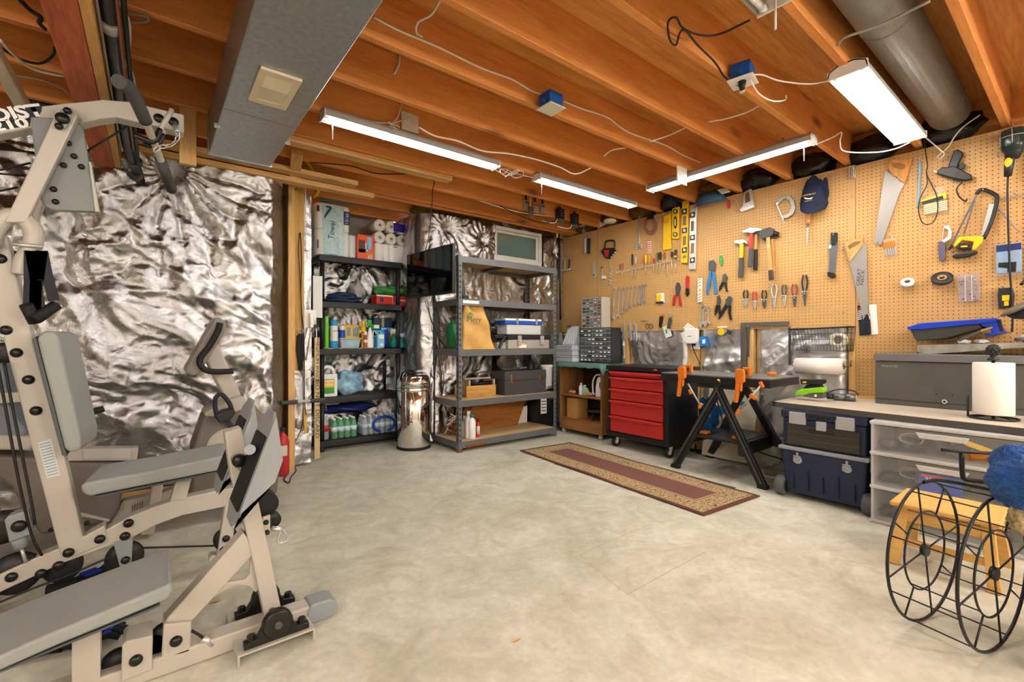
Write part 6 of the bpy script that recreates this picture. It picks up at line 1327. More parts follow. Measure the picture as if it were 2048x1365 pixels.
# ---- folding work stand
ws = thing('folding_work_stand', 'black folding work stand with orange clamps and A frame legs', 'work stand', (3.62, 1.82, 0))
M_ws = P('stand black', '1b1b1d', .38); wz = .785
for x0, x1, n in ((3.39, 3.60, 'jaw_plate'), (3.635, 3.86, 'jaw_plate')): box(n, (x0, 1.40, wz-.012), (x1, 2.28, wz), P('worn grey plate', '6d6a66', .5), ws, bevel=.004)
box('front_skirt', (3.385, 1.40, wz-.068), (3.41, 2.28, wz-.006), M_ws, ws, bevel=.006); box('back_skirt', (3.84, 1.40, wz-.06), (3.862, 2.28, wz-.006), M_ws, ws, bevel=.006); box('end_skirt', (3.39, 1.392, wz-.062), (3.86, 1.412, wz-.004), M_ws, ws, bevel=.006)
for x, dx in ((3.415, 0), (3.83, .13)):
    ap = Vector((x, 1.79, wz-.05))
    for y in (2.155, 1.465):
        ft = Vector((x+dx, y, .0)); s = 1 if y > 1.79 else -1
        lg = MB().beam(ap+Vector((0, -.03*s, 0)), ft+Vector((0, 0, .015)), .055, .035, (1, 0, 0), .06, .04).build('leg', M_ws, ws, bevel=.006)
        MB().beam(ap+Vector((-.0, -.03*s, 0))+Vector((-.028 if dx == 0 else 0, 0, 0)), ft+Vector((-.030 if dx == 0 else 0, 0, .04)), .012, .004, (1, 0, 0)).build('leg_rib', P('worn black edge', '4a4a4c', .4), lg)
        MB().beam(ft+Vector((0, 0, .0)), ft+Vector((0, -.0*s, .03)), .068, .05, (1, 0, 0)).build('foot', M_rubber, lg, bevel=.005)
    MB().cyl(ap+Vector((-.035, 0, -.012)), ap+Vector((.035, 0, -.012)), .03, n=16).build('hinge', M_ws, ws)
p = UX(1437, 762, 3.384); MB().lathe([(0, .002), (.013, .002), (.013, 0)], p, (-1, 0, 0), 14).build('sticker', M_yellow, ws)
box('front_header', (3.40, 1.62, wz-.10), (3.43, 1.96, wz-.06), M_ws, ws, bevel=.01)
tr = box('tool_tray', (3.40, 1.63, .285), (3.93, 2.0, .305), M_ws, ws, bevel=.006); box('tray_apron', (3.402, 1.60, .20), (3.93, 1.64, .30), M_ws, ws, bevel=.008); box('tray_apron', (3.402, 1.99, .235), (3.93, 2.02, .30), M_ws, ws, bevel=.008)
for k in range(4): box('tray_rib', (3.44, 1.95-.02*k, .3045), (3.62, 1.957-.02*k, .309), M_ws, tr)
for y in (1.945, 1.685): box('tray_latch', (3.46, y-.03, .305), (3.53, y+.03, .328), M_orange, tr, bevel=.008)
def strut(a, b, ca, cb_):
    A, B = UX(*a, 3.375), UX(*b, 3.372); s = MB().cyl(A, B, .007, n=8).build('strut', M_steel, ws)
    for c, d in ((A, ca), (B, cb_)):
        if d: MB().cbox(c, (.02, .022, .045), Matrix.Rotation(.5*d, 3, 'X')).build('strut_clip', M_orange, s, bevel=.004)
strut((1376, 768), (1401, 812), 0, 1); strut((1523, 770), (1476, 824), -1, 1)
MB().cbox(UX(1506, 794, 3.372), (.02, .05, .025), Matrix.Rotation(.6, 3, 'X')).build('strut_clip', M_orange, ws, bevel=.004); MB().cbox(UX(1381, 784, 3.372), (.02, .025, .04), Matrix.Rotation(-.5, 3, 'X')).build('strut_clip', M_orange, ws, bevel=.004)
MB().cyl((3.87, 1.47, wz-.06), (3.80, 1.62, wz-.26), .006, n=8).build('strut', M_steel, ws)
# pistol clamps hooked on the jaw
def clamp(label, px):
    p = UX(*px, 3.385); t = thing('bar_clamp', label, 'clamp', (p.x, p.y, p.z), group='orange clamps on the work stand')
    y, z = p.y, p.z
    MB().prism([Vector((3.372, y+a, wz+b)) for a, b in ((.030, -.03), (.034, .045), (.02, .062), (-.02, .062), (-.032, .045), (-.034, -.03), (-.012, -.045), (.02, -.045))], (-.03, 0, 0)).build('clamp_body', M_orange, t, bevel=.006)
    MB().beam((3.36, y+.012, wz-.03), (3.36, y+.034, wz-.185), .03, .034, (1, 0, 0), .026, .030).build('handle', M_orange, t, bevel=.006)
    MB().beam((3.36, y-.008, wz-.045), (3.355, y-.006, wz-.10), .014, .02, (1, 0, 0)).build('trigger', M_orange, t, bevel=.004)
    MB().box((3.345, y-.006, wz+.02), (3.47, y+.006, wz+.05)).build('bar', M_black, t); MB().box((3.452, y-.03, wz), (3.475, y+.03, wz+.07)).build('fixed_jaw', M_orange, t, bevel=.006); MB().box((3.368, y-.018, wz-.028), (3.384, y+.018, wz+.03)).build('pad', M_black, t)
clamp('orange pistol clamp on the work stand closer to the red drawers', (1368, 745)); clamp('orange pistol clamp on the work stand closer to the paper roll', (1484, 752))
t = MB().box((3.70, 1.50, wz), (3.74, 1.56, wz+.025)).build('bench_dog', M_orange, None, 'small orange bench dog on the work stand top', 'bench dog', bevel=.005)
# things stored behind the stand
t = thing('painted_canvas', 'canvas with blue strokes leaning against the foil wall', 'canvas', (4.05, 1.95, 0))
MB().prism([(3.93, 1.78, .02), (3.93, 2.22, .02), (4.07, 2.22, .62), (4.07, 1.78, .62)], (.02, 0, .005)).build('canvas', P('canvas cream', 'b8ae98', .8, var=.2, vs=7), t)
for k, (y, z, r) in enumerate(((2.10, .42, .06), (2.0, .33, .05), (1.86, .22, .06), (2.16, .25, .05), (1.9, .5, .03))): f = (z-.02)/.6; MB().prism([Vector((3.93+.14*(z+r*1.6*math.sin(a)*.5-.02)/.6-.002, y+r*math.cos(a)*(1+.3*math.sin(3*a)), z+r*1.6*math.sin(a)*.5)) for a in [6.28*i/12 for i in range(12)]], (.001, 0, 0)).build('brush_mark', P('paint blue', '1f5f8e', .6), t)
lump('blue_bag', P('blue film', '0f4f86', .2, bump=.6, bs=14), None, (3.96, 2.17, .38), (.07, .08, .16), 201, label='shiny blue bag hanging behind the work stand', cat='bag', amp=.3)
lump('clear_wrap', P('clear wrap', 'b5b09c', .15, alpha=.6, bump=.6, bs=20), None, (3.98, 1.62, .13), (.09, .22, .13), 202, label='heap of clear wrap on the floor behind the work stand', cat='wrap', amp=.35)
t = thing('black_pipe_clamp', 'black bar lying on the floor behind the stand legs', 'bar', (4.0, 2.25, 0)); MB().cyl((3.98, 2.3, .025), (4.02, 2.02, .025), .02, n=10).build('bar', M_black, t); MB().cyl((4.02, 2.02, .03), (4.02, 1.95, .03), .022, n=10).build('end', P('copper end', '8a4a36', .5), t)
cable('cord', 'black cord looping down under the work stand', [(3.9, 2.06, .7), (3.92, 2.07, .55), (3.93, 2.05, .45), (3.9, 1.95, .25), (3.88, 1.7, .15), (3.86, 1.5, .12), (3.88, 1.45, .02)], .005, M_cable_k, 'cord')
# ---- bench
bn_ = thing('workbench', 'low workbench with beige top and dark edge', 'workbench', (3.75, .65, 0))
M_top = P('beige laminate', 'c2b8a6', .45, var=.03); BZ = .63
bt = MB().prism([(3.43, 1.40, BZ-.035), (3.41, 1.37, BZ-.035), (3.29, -.15, BZ-.035), (4.11, -.15, BZ-.035), (4.11, 1.40, BZ-.035)], (0, 0, .035)).build('worktop', M_top, bn_, bevel=.006)
MB().prism([(3.40, 1.37, BZ-.036), (3.285, -.15, BZ-.036), (3.279, -.15, BZ-.036), (3.394, 1.372, BZ-.036)], (0, 0, .034)).build('edge_band', P('dark edge band', '4a4744', .5), bt)
MB().prism([(3.40, 1.378, BZ-.036), (3.43, 1.407, BZ-.036), (4.11, 1.407, BZ-.036), (4.11, 1.40, BZ-.036), (3.43, 1.40, BZ-.036), (3.40, 1.37, BZ-.036)], (0, 0, .034)).build('edge_band', MATS['dark edge band'], bt)
for y in (.83, -.1): box('support', (3.85, y-.02, 0), (4.09, y+.02, BZ-.036), M_stud, bn_)
box('back_lip', (4.085, -.15, BZ), (4.108, 1.14, BZ+.02), M_study, bn_)
# ---- navy rolling tool chest
nv = thing('rolling_tool_chest', 'navy blue rolling tool chest with grey latches under the bench', 'tool chest', (3.62, 1.085, 0))
M_navy = P('navy plastic', '1d2745', .42, bump=.04, bs=200); M_lat = P('latch grey plastic', 'a3a4a6', .45)
ny0, ny1, nx0, nx1 = .85, 1.325, 3.36, 3.86
MB().add([(nx0+.03, ny0+.02, .03), (nx1, ny0+.02, .03), (nx1, ny1-.02, .03), (nx0+.03, ny1-.02, .03), (nx0, ny0, .325), (nx1, ny0, .325), (nx1, ny1, .325), (nx0, ny1, .325)], [(3,2,1,0),(4,5,6,7),(0,1,5,4),(1,2,6,5),(2,3,7,6),(3,0,4,7)]).build('lower_bin', M_navy, nv, bevel=.012)
box('grey_rim', (nx0-.014, ny0-.014, .322), (nx1, ny1+.014, .346), P('rim grey', '8e9298', .45), nv, bevel=.006)
ub_ = box('upper_box', (nx0+.012, ny0+.006, .346), (nx1, ny1-.006, .535), M_navy, nv, bevel=.012); ld_ = box('upper_lid', (nx0, ny0-.004, .535), (nx1, ny1+.004, .592), M_navy, nv, bevel=.012)
for y in (ny0+.06, ny1-.15): box('latch', (nx0-.006, y, .498), (nx0+.012, y+.10, .578), M_lat, ld_, bevel=.004)
box('lock_clip', (nx0-.008, (ny0+ny1)/2-.028, .475), (nx0+.012, (ny0+ny1)/2+.028, .535), M_lat, ld_, bevel=.004); box('carry_handle', (nx0-.012, (ny0+ny1)/2-.085, .556), (nx0+.0, (ny0+ny1)/2+.085, .582), M_black, ld_, bevel=.006)
dw = box('smoke_drawer', (nx0+.002, ny0+.035, .358), (nx0+.014, ny1-.035, .498), P('smoked plastic', '3f3b34', .2, trans=.15), ub_, bevel=.006)
for z in (.40, .445): box('drawer_ridge', (nx0-.001, ny0+.04, z), (nx0+.004, ny1-.04, z+.003), P('ridge', '5a554c', .3), dw)
box('drawer_pull', (nx0-.002, (ny0+ny1)/2-.07, .455), (nx0+.006, (ny0+ny1)/2+.07, .48), M_black, dw, bevel=.006)
for y in (ny0+.10, ny1-.10):
    l_ = MB().lathe([(0, .012), (.024, .012), (.026, .006), (.026, 0)], (nx0+.008, y, .262), (-1, 0, 0), 18).build('hand_latch', M_lat, nv)
    for k in range(4): MB().box((nx0-.008, y-.022, .248+.012*k), (nx0-.003, y+.022, .254+.012*k)).build('latch_ridge', M_lat, l_)
    box('latch_stem', (nx0-.002, y-.006, .285), (nx0+.008, y+.006, .312), M_lat, l_)
for k in range(5): box('bin_rib', (nx0+.0, ny0+.06+k*.085, .06), (nx0+.02, ny0+.066+k*.085, .17+.03*(k % 2)), M_navy, nv)
for y in (ny0+.005, ny1-.0):
    s = -1 if y < 1 else 1
    w = MB().lathe([(.02, -.03), (.058, -.03), (.066, -.02), (.066, .02), (.058, .03), (.02, .03)], (nx0+.04, y+.01*s, .066), (0, 1, 0), 26).build('wheel', P('grey wheel', '56575a', .5), nv); MB().lathe([(0, -.034), (.04, -.034), (.044, -.03)], (nx0+.04, y+.01*s, .066), (0, 1, 0), 18).build('wheel_disc', M_black, w); MB().lathe([(0, -.038), (.008, -.038), (.008, -.034)], (nx0+.04, y+.01*s, .066), (0, 1, 0), 10).build('axle_cap', M_steel, w)
box('side_handle', (nx0+.05, ny0-.03, .25), (nx0+.16, ny0, .33), P('handle grey', '6a6d70', .45), nv, bevel=.008)
# ---- clear drawer tower
ct = thing('clear_drawer_tower', 'three drawer translucent plastic storage tower beside the navy chest', 'drawer unit', (3.52, .52, 0))
M_trs = P('translucent plastic', 'e6e8e6', .3, alpha=.10); M_trw = P('translucent rim', 'dedfdc', .4, alpha=.65)
ky0, ky1, kx0, kx1 = .20, .812, 3.285, 3.80
for z in (0, .198, .392, .568): box('frame_rail', (kx0-.008, ky0-.006, z), (kx1, ky1+.006, z+.022), M_trw, ct, bevel=.008)
for y in (ky0-.004, ky1-.012): box('side_wall', (kx0, y, .02), (kx1, y+.012, .57), M_trw, ct, bevel=.003)
box('back_wall', (kx1-.012, ky0, .02), (kx1, ky1, .57), M_trw, ct)
for k, (z0, z1) in enumerate(((.026, .194), (.224, .388), (.418, .564))):
    mb = MB(); mb.box((kx0-.004, ky0+.014, z0), (kx0+.001, ky1-.016, z1)); mb.box((kx0, ky0+.014, z0), (kx1-.03, ky1-.016, z0+.004))
    dr = mb.build('drawer', M_trs, ct)
    MB().prism([Vector((kx0-.014, y, z)) for y, z in ((ky0+.2, z1-.012), (ky1-.2, z1-.012), (ky1-.215, z1-.042), (ky0+.215, z1-.042))], (.012, 0, 0)).build('pull_lip', M_trw, dr, bevel=.004)
rn = random.Random(9)
mm = [M_black, P('grey cord pile', '3c3d42', .6), M_dsteel, P('tool grey', '6b6e72', .5)]
cnt = 0
for k, z0 in enumerate((.03, .228, .422)):
    for i in range(7):
        y = ky1-.07-i*.075; m = mm[(i+k) % 4]
        lump('stored_tool', m, None, (kx0+.09+.05*(i % 2), y, z0+.036+.006*(i % 3)), (.06, .045, .03), 300+cnt, n=12, m=8, amp=.3, label='dark tool, %s from the navy chest in the %s clear drawer' % (('first', 'second', 'third', 'fourth', 'fifth', 'sixth', 'seventh')[i], ('bottom', 'middle', 'top')[k]), cat='tool', group='tools in the clear drawers'); cnt += 1
    for i in range(2): c = Vector((kx0+.06, ky1-.17-.2*i, z0+.08)); MB().tube(smoothpath([c+Vector((.012*math.sin(a*3), .05*math.cos(a), .03*math.sin(a*1.01))) for a in np.linspace(0, 12, 20)], 3), .004, 5).build('coiled_cord', M_cable_k if i else M_cable_g, None, ('black', 'grey')[1-i]+' cord coiled in the %s drawer of the clear tower' % ('bottom', 'middle', 'top')[k], 'cord')
MB().beam((kx0+.05, .42, .52), (kx0+.05, .24, .46), .012, .025).build('yellow_rule', M_yellow, None, 'yellow folding rule in the top clear drawer', 'rule')
t = tag(box('blue_carton', (kx0+.01, .43, .228), (kx0+.05, .60, .33), c_blue, bevel=.002), 'blue carton printed 32 in the middle clear drawer', 'carton'); text('32', c_wht, t, (kx0+.0085, .56, .30), (0, -1, 0), (0, 0, 1), .035); box('print', (kx0+.008, .5, .315), (kx0+.0099, .59, .327), c_red, t)
# ---- on the bench
gb = thing('grey_metal_box', 'long dark grey metal box with a lighter top edge on the bench', 'metal box', (3.9, .48, BZ))
M_gb = P('dark grey enamel', '5b5b56', .4, .25, var=.06, vs=5)
gX = 3.84; by_ = .925
bd = box('body', (gX, .02, BZ), (4.06, by_, BZ+.285), M_gb, gb, bevel=.004); tl = box('top_lip', (gX-.012, .015, BZ+.288), (4.065, by_+.004, BZ+.338), P('lip grey enamel', '77787a', .35, .4), gb, bevel=.005)
box('bottom_seam', (gX-.002, .02, BZ+.033), (gX, by_, BZ+.036), M_black, bd)
for px in ((1873, 789), (1905, 791)): p = UX(*px, gX-.001); MB().cyl(p, p-Vector((.002, 0, 0)), .004, n=8).build('screw_hole', M_black, bd)
p = UX(1889, 804, gX-.001); q = MB().lathe([(.0, .001), (.006, .001), (.007, .004), (.013, .004), (.014, 0)], p, (-1, 0, 0), 18).build('lock_ring', M_chrome, bd); MB().cyl(p, p-Vector((.003, 0, 0)), .006, n=10).build('key_hole', M_black, q)
p = UX(1779, 733, gX-.0012); text('POWR', P('worn lettering', 'b5b0a0', .6), bd, p, (0, -1, 0), (0, 0, 1), .016, fit=.085)
# kitchen paper on a stand
pt = thing('paper_towel_stand', 'black wire paper towel stand with pine cone finial and white roll', 'paper towels', (3.55, .345, BZ))
c = Vector((3.56, .345, BZ)); MB().lathe([(.018, .028), (.078, .026), (.081, .03), (.081, .30), (.078, .304), (.018, .302)], c, n=32).build('roll', M_paper, pt)
MB().tube([c+Vector((.095*math.cos(a), .095*math.sin(a), .006)) for a in np.linspace(0, 6.283, 28)[:-1]], .005, 6, True).build('base_ring', M_black, pt)
for a in (0, 2.09, 4.19): MB().tube([c+Vector((0, 0, .02)), c+Vector((.095*math.cos(a), .095*math.sin(a), .006))], .004, 6).build('base_spoke', M_black, pt)
MB().cyl(c+Vector((-.02, .095, .005)), c+Vector((-.02, .095, .12)), .005, n=8).build('tension_arm', M_black, pt); MB().cyl(c, c+Vector((0, 0, .33)), .007, n=8).build('rod', M_black, pt)
fn = MB().lathe([(.022, .315), (.024, .322), (.016, .33), (.012, .34), (.018, .345), (.026, .358), (.028, .372), (.024, .388), (.014, .40), (0, .404)], c, n=16).build('finial', M_black, pt)
for k in range(5):
    for i in range(9): a = 6.283*(i+.5*(k % 2))/9; r = (.021, .027, .028, .024, .016)[k]; MB().sph(c+Vector((r*math.cos(a), r*math.sin(a), .349+.011*k)), .0055, 6, 4).build('cone_scale', M_black, fn)
# trays on the box
TZ = BZ+.338
mt = thing('roller_tray', 'used metal paint roller tray with legs on the grey box', 'paint tray', (3.95, .45, TZ))
M_tray = P('splattered tin', 'a7a59c', .4, .7, var=.3, vs=18)
mb = MB(); ya, yb = .70, .17
mb.prism([(3.86, ya, TZ+.004), (3.86, ya-.05, TZ), (3.86, yb, TZ+.055), (3.86, yb, TZ+.075), (3.86, ya+.01, TZ+.055), (3.86, ya+.012, TZ+.02)], (.004, 0, 0)); mb.prism([(4.08, ya, TZ+.004), (4.08, ya-.05, TZ), (4.08, yb, TZ+.055), (4.08, yb, TZ+.075), (4.08, ya+.01, TZ+.055), (4.08, ya+.012, TZ+.02)], (.004, 0, 0))
mb.add([(3.86, ya-.05, TZ), (4.08, ya-.05, TZ), (4.08, yb, TZ+.055), (3.86, yb, TZ+.055)], [(0, 1, 2, 3)]); mb.add([(3.86, ya-.05, TZ), (4.08, ya-.05, TZ), (4.08, ya+.01, TZ+.055), (3.86, ya+.01, TZ+.055)], [(0, 1, 2, 3)])
mb.build('tray_body', M_tray, mt, solid=.002)
for y in (.19, .25): MB().tube([(3.90, y, TZ+.055), (3.90, y, TZ+.003), (4.04, y, TZ+.003), (4.04, y, TZ+.055)], .004, 6).build('tray_leg', M_steel, mt)
lump('drop_cloth', P('plastic sheet', 'e3ddd2', .3, bump=.5, bs=20), None, (3.93, .20, TZ+.10), (.06, .09, .025), 401, label='crumpled pale plastic on the end of the roller tray', cat='plastic sheet', amp=.35)
for k, (y, z) in enumerate(((.50, TZ+.075), (.43, TZ+.078))): lump('paint_skin', P('paint rag', 'd9d6cf', .7), None, (3.90, y, z), (.03, .03, .014), 410+k, label=('crumpled white rag in the roller tray', 'small white rag beside the brush in the roller tray')[k], cat='rag', amp=.3)
bt_ = thing('blue_tray', 'deep blue plastic tray tilted on top of the roller tray', 'tray', (3.95, .5, TZ+.06))
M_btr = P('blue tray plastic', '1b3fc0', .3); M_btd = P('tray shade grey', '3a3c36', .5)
A, B = UX(1813, 654, 3.88), UX(2010, 636, 3.88); ax = (B-A).normalized(); 
lip = [UX(x, y, 3.86) for x, y in ((1813,655),(1840,647),(1960,638),(1993,636),(1992,644),(1960,648),(1845,659),(1816,660))]
MB().prism(lip, (.22, 0, 0)).build('rim', M_btr, bt_, bevel=.004)
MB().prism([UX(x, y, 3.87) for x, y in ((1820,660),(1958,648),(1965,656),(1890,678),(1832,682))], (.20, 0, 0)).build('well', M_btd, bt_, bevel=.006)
MB().prism([UX(x, y, 3.865) for x, y in ((1958,640),(1994,636),(2001,668),(1985,669),(1980,658),(1962,652))], (.21, 0, 0)).build('end_block', M_btr, bt_, bevel=.004)
MB().prism([UX(x, y, 3.864) for x, y in ((1994,640),(2001,640),(2008,664),(2000,666))], (.002, 0, 0)).build('slot', M_black, bt_); MB().prism([UX(x, y, 3.862) for x, y in ((1968,668),(2010,662),(2014,664),(1975,674))], (.21, 0, 0)).build('foot_flange', M_btr, bt_, bevel=.003)
t = thing('flat_brush', 'worn brush lying between the two trays', 'paint brush', (3.87, .44, TZ+.08)); MB().beam(UX(1918, 682, 3.85), UX(1962, 662, 3.85), .03, .012).build('bristles', M_dsteel, t); MB().beam(UX(1962, 662, 3.85), UX(1985, 655, 3.85), .02, .01).build('handle', M_tote, t)
# lime battery tool, drill and torch
t = thing('cordless_sander', 'lime green cordless tool with grey battery on the bench', 'power tool', (3.75, 1.22, BZ))
tx = 3.62
MB().prism([UX(x, y, tx) for x, y in ((1588,790),(1590,784),(1602,779),(1620,777),(1642,775),(1648,778),(1647,786),(1620,787),(1606,791),(1594,792))], (.07, 0, 0)).build('body', P('lime plastic', '86cf1c', .35), t, bevel=.006)
b_ = MB().prism([UX(x, y, tx+.002) for x, y in ((1603,793),(1620,788),(1647,787),(1646,797),(1634,798))], (.066, 0, 0)).build('battery', P('battery grey', '55534e', .5), t, bevel=.004); p = UX(1631, 792, tx-.001); MB().box(p+Vector((0, -.007, -.008)), p+Vector((.002, .007, .008))).build('sticker', c_wht, b_)
MB().prism([UX(x, y, tx+.015) for x, y in ((1604,780),(1612,770),(1640,770),(1646,777),(1620,778))], (.05, 0, 0)).build('motor_housing', M_black, t, bevel=.006)
t = thing('battery_charger', 'black battery pack with a yellow mark on the lime tool', 'battery', (3.7, 1.2, BZ+.1)); MB().prism([UX(x, y, tx) for x, y in ((1600,759),(1644,760),(1646,767),(1640,770),(1602,769))], (.075, 0, 0)).build('pack', M_black, t, bevel=.004); p = UX(1609, 765, tx-.001); MB().box(p+Vector((0, -.012, -.006)), p+Vector((.002, .012, .006))).build('mark', M_yellow, t)
t = thing('torch', 'grey cylindrical torch lying on the bench behind the lime tool', 'torch', (3.85, 1.12, BZ)); A = Vector((3.78, 1.19, BZ+.026)); B = Vector((3.84, 1.02, BZ+.026)); d = B-A
for a, b, r, m, n in ((0, .22, .018, M_black, 'tail'), (.22, .6, .024, P('torch grey', '6a6c70', .35, .5), 'barrel'), (.6, .92, .026, MATS['torch grey'], 'head')): MB().cyl(A+d*a, A+d*b, r, n=18).build(n, m, t)
MB().cyl(A+d*.92, A+d*.94, .022, n=18).build('lens', P('torch lens', 'd8c79a', .15), t); MB().tube(smoothpath([A+Vector((0, 0, .02)), A+d*.3+Vector((.03, 0, .05)), A+d*.8+Vector((.03, 0, .045)), B+Vector((0, 0, .02))], 4), .005, 6).build('strap', M_black, t)
# ---- hooded lamp at the edge of the picture
lp = thing('clamp_lamp', 'dark metal lamp hood jutting in at the edge above the trays', 'lamp', (3.75, .2, 1.15))
c = UX(2060, 606, 3.70); ax_ = (-.12, .5, .85); MB().lathe([(.07, .016), (.128, .004), (.130, -.002), (.126, -.008), (.1, -.012)], c, ax_, 28).build('flange', P('dull lamp metal', '7a746a', .45, .4), lp); MB().lathe([(.11, -.008), (.098, -.04), (.06, -.068), (0, -.074)], c, ax_, 24).build('bowl', M_black, lp)
MB().tube(smoothpath([c+Vector((-.02, .03, .1)), c+Vector((.1, -.02, .2)), c+Vector((.3, -.06, .25)), (4.1, .21, 1.45)], 5), .008, 8).build('arm', M_black, lp)
# ---- step stool
st = thing('step_stool', 'small pale pine step stool behind the wire reel', 'stool', (2.94, .43, 0))
M_pine = wood('clear pine', 'e3b668', 'cf9a48', 'Y', 1, knots=False, coat=.2)
box('seat', (2.78, .245, .262), (3.10, .615, .285), M_pine, st, bevel=.008)
tps = {}
for x, fx in ((2.82, 2.755), (3.06, 3.13)):
    for y, fy in ((.57, .595), (.29, .262)):
        MB().beam((x, y, .262), (fx, fy, 0), .03, .042, (0, 1, 0)).build('leg', M_pine, st, bevel=.003); tps[(x, y)] = (fx, fy)
for x in (2.81, 3.07): MB().beam((x, .575, .225), (x, .285, .225), .02, .05).build('apron', M_pine, st, bevel=.002)
for y in (.575, .285): MB().beam((2.82, y, .225), (3.06, y, .225), .02, .05).build('apron', M_pine, st, bevel=.002)
MB().beam((2.785, .585, .11), (2.785, .272, .11), .02, .03).build('stretcher', M_pine, st, bevel=.002); MB().beam((2.785, .585, .11), (3.09, .585, .13), .02, .03).build('stretcher', M_pine, st, bevel=.002)
# ---- wire hose reel
rl_ = thing('wire_reel', 'black wire reel with two spoked rings and a wooden crank grip', 'reel', (2.27, .31, 0))
C1, C2, dv, R = Vector((2.29, .40, .262)), Vector((2.245, .215, .262)), Vector((.975, -.222, 0)), .257
M_wire = P('black wire', '1b1918', .4)
def ringpt(c, a, r): return c+dv*(r*math.cos(a))+Vector((0, 0, r*math.sin(a)))
for c in (C1, C2):
    MB().tube([ringpt(c, 6.283*k/40, R) for k in range(40)], .0052, 8, True).build('outer_ring', M_wire, rl_); MB().tube([ringpt(c, 6.283*k/32, .145) for k in range(32)], .0036, 6, True).build('inner_ring', M_wire, rl_)
    for k in range(8): a = 6.283*(k+.25)/8; MB().tube([ringpt(c, a, .012 if k % 2 == 0 else .145), ringpt(c, a, R)], .003, 6).build('spoke', M_wire, rl_)
    ax_ = (C2-C1).normalized(); MB().cyl(c-ax_*.008, c+ax_*.008, .022, n=16).build('hub', M_wire, rl_)
for k in range(8): a = 6.283*(k+.5)/8; MB().tube([ringpt(C1, a, R-.002), ringpt(C2, a, R-.002)], .0027, 6).build('cross_rod', M_wire, rl_)
for k in range(4): a = 6.283*(k+.5)/4; MB().tube([ringpt(C1, a, .145), ringpt(C2, a, .145)], .0027, 6).build('cross_rod', M_wire, rl_)
MB().tube(smoothpath([ringpt(C1, 1.57, R)+Vector((-.02, 0, .004)), C1+Vector((.02, -.05, .27)), C2+Vector((.05, -.05, .268))], 4), .007, 8).build('top_rail', M_wire, rl_)
h0 = C1+Vector((.10, -.10, .27)); MB().tube(smoothpath([h0+Vector((.03, -.06, 0)), h0, h0+Vector((-.01, .01, .02)), h0+Vector((-.012, .012, .10))], 4), .008, 8).build('crank', M_wire, rl_); MB().tube([h0+Vector((-.06, .06, .11)), h0+Vector((-.012, .012, .105)), h0+Vector((.10, -.10, .10))], .006, 8).build('crank_bar', M_wire, rl_)
MB().cyl(h0+Vector((0, -.005, .085)), h0+Vector((.09, -.095, .08)), .013, n=14).build('grip', P('orange wood grip', 'c07a22', .35), rl_)
# ---- white bin with fleece at the edge
wb = thing('white_bin', 'white box at the picture edge carrying the blue fleece', 'box', (2.4, .05, 0)); box('body', (2.17, -.12, 0), (2.55, .115, .44), P('white box plastic', 'd9d6d0', .4), wb, bevel=.01); box('lid', (2.165, -.125, .44), (2.555, .12, .455), c_wht, wb, bevel=.006)
def fleece(name, label, mat, c, r, seed, cat):
    o = lump(name, mat, None, c, r, seed, n=40, m=26, amp=.16, label=label, cat=cat); 
    d = o.modifiers.new('fuzz', 'DISPLACE'); tx_ = bpy.data.textures.new('fuzz', 'CLOUDS'); tx_.noise_scale = .012; d.texture = tx_; d.strength = .014; s = o.modifiers.new('s', 'SUBSURF'); s.levels = s.render_levels = 2
    o.modifiers.move(1, 0); return o
fleece('blue_fleece', 'blue fleece bundle hanging over the white box at the picture edge', P('blue fleece', '17549e', .95, var=.3, vs=60, bump=.8, bs=260, sheen=.15), (2.235, .135, .60), (.12, .10, .105), 501, 'fleece')
fleece('tan_fleece', 'tan fleece above the blue bundle', P('tan fleece', 'b09a72', .95, var=.3, vs=60, bump=.8, bs=260, sheen=.15), (2.40, .055, .76), (.09, .07, .10), 502, 'fleece')
fleece('tan_fleece', 'tan fleece scrap peeking below the blue bundle', MATS['tan fleece'], (2.20, .152, .475), (.03, .03, .045), 503, 'fleece')
# ================================================================= TOOLS ON THE PEGBOARD
def wp_(l, off=0.0): return [PW(x, y, off) for x, y in l]
def tool(name, label, cat, px, group=None): p = PW(*px); return thing(name, label, cat, p, 0, group)
def tpl(name, l, mat, parent, off=.004, th=.008, bevel=.0015): return MB().prism(wp_(l, off), (-th, 0, 0)).build(name, mat, parent, bevel=bevel)
def ttube(name, l, r, mat, parent, off=.012, n=8, sm=True, closed=False):
    q = wp_(l, off); return MB().tube(smoothpath(q, 5) if sm else q, r, n, closed).build(name, mat, parent)
def tbar(name, a, b, w, th, mat, parent, off=.01, w2=None, bevel=.0015):
    A, B = PW(*a, off), PW(*b, off); return MB().beam(A, B, w, th, (1, 0, 0), w2, th).build(name, mat, parent, bevel=bevel)
def hook(px, parent, n=.03):
    p = PW(*px); MB().tube([p+Vector((.004, 0, 0)), p+Vector((-n*.8, 0, 0)), p+Vector((-n, 0, .004)), p+Vector((-n, 0, .014))], .0024, 6).build('hook', M_steel, parent)
def circ(cx, cy, rx, ry, n=24): return [(cx+rx*math.cos(6.2832*k/n), cy+ry*math.sin(6.2832*k/n)) for k in range(n)]
M_hw = wood('tool handle wood', 'c98a3e', 'a5692a', 'Z', 2, knots=False, coat=.3)
M_hw2 = wood('hickory handle', 'd3a866', 'b98a48', 'Z', 2, knots=False, coat=.2)
M_saw = P('saw blade', 'b5b2ac', .32, .5)
M_grey = P('grey grip', '4a4a4a', .6)
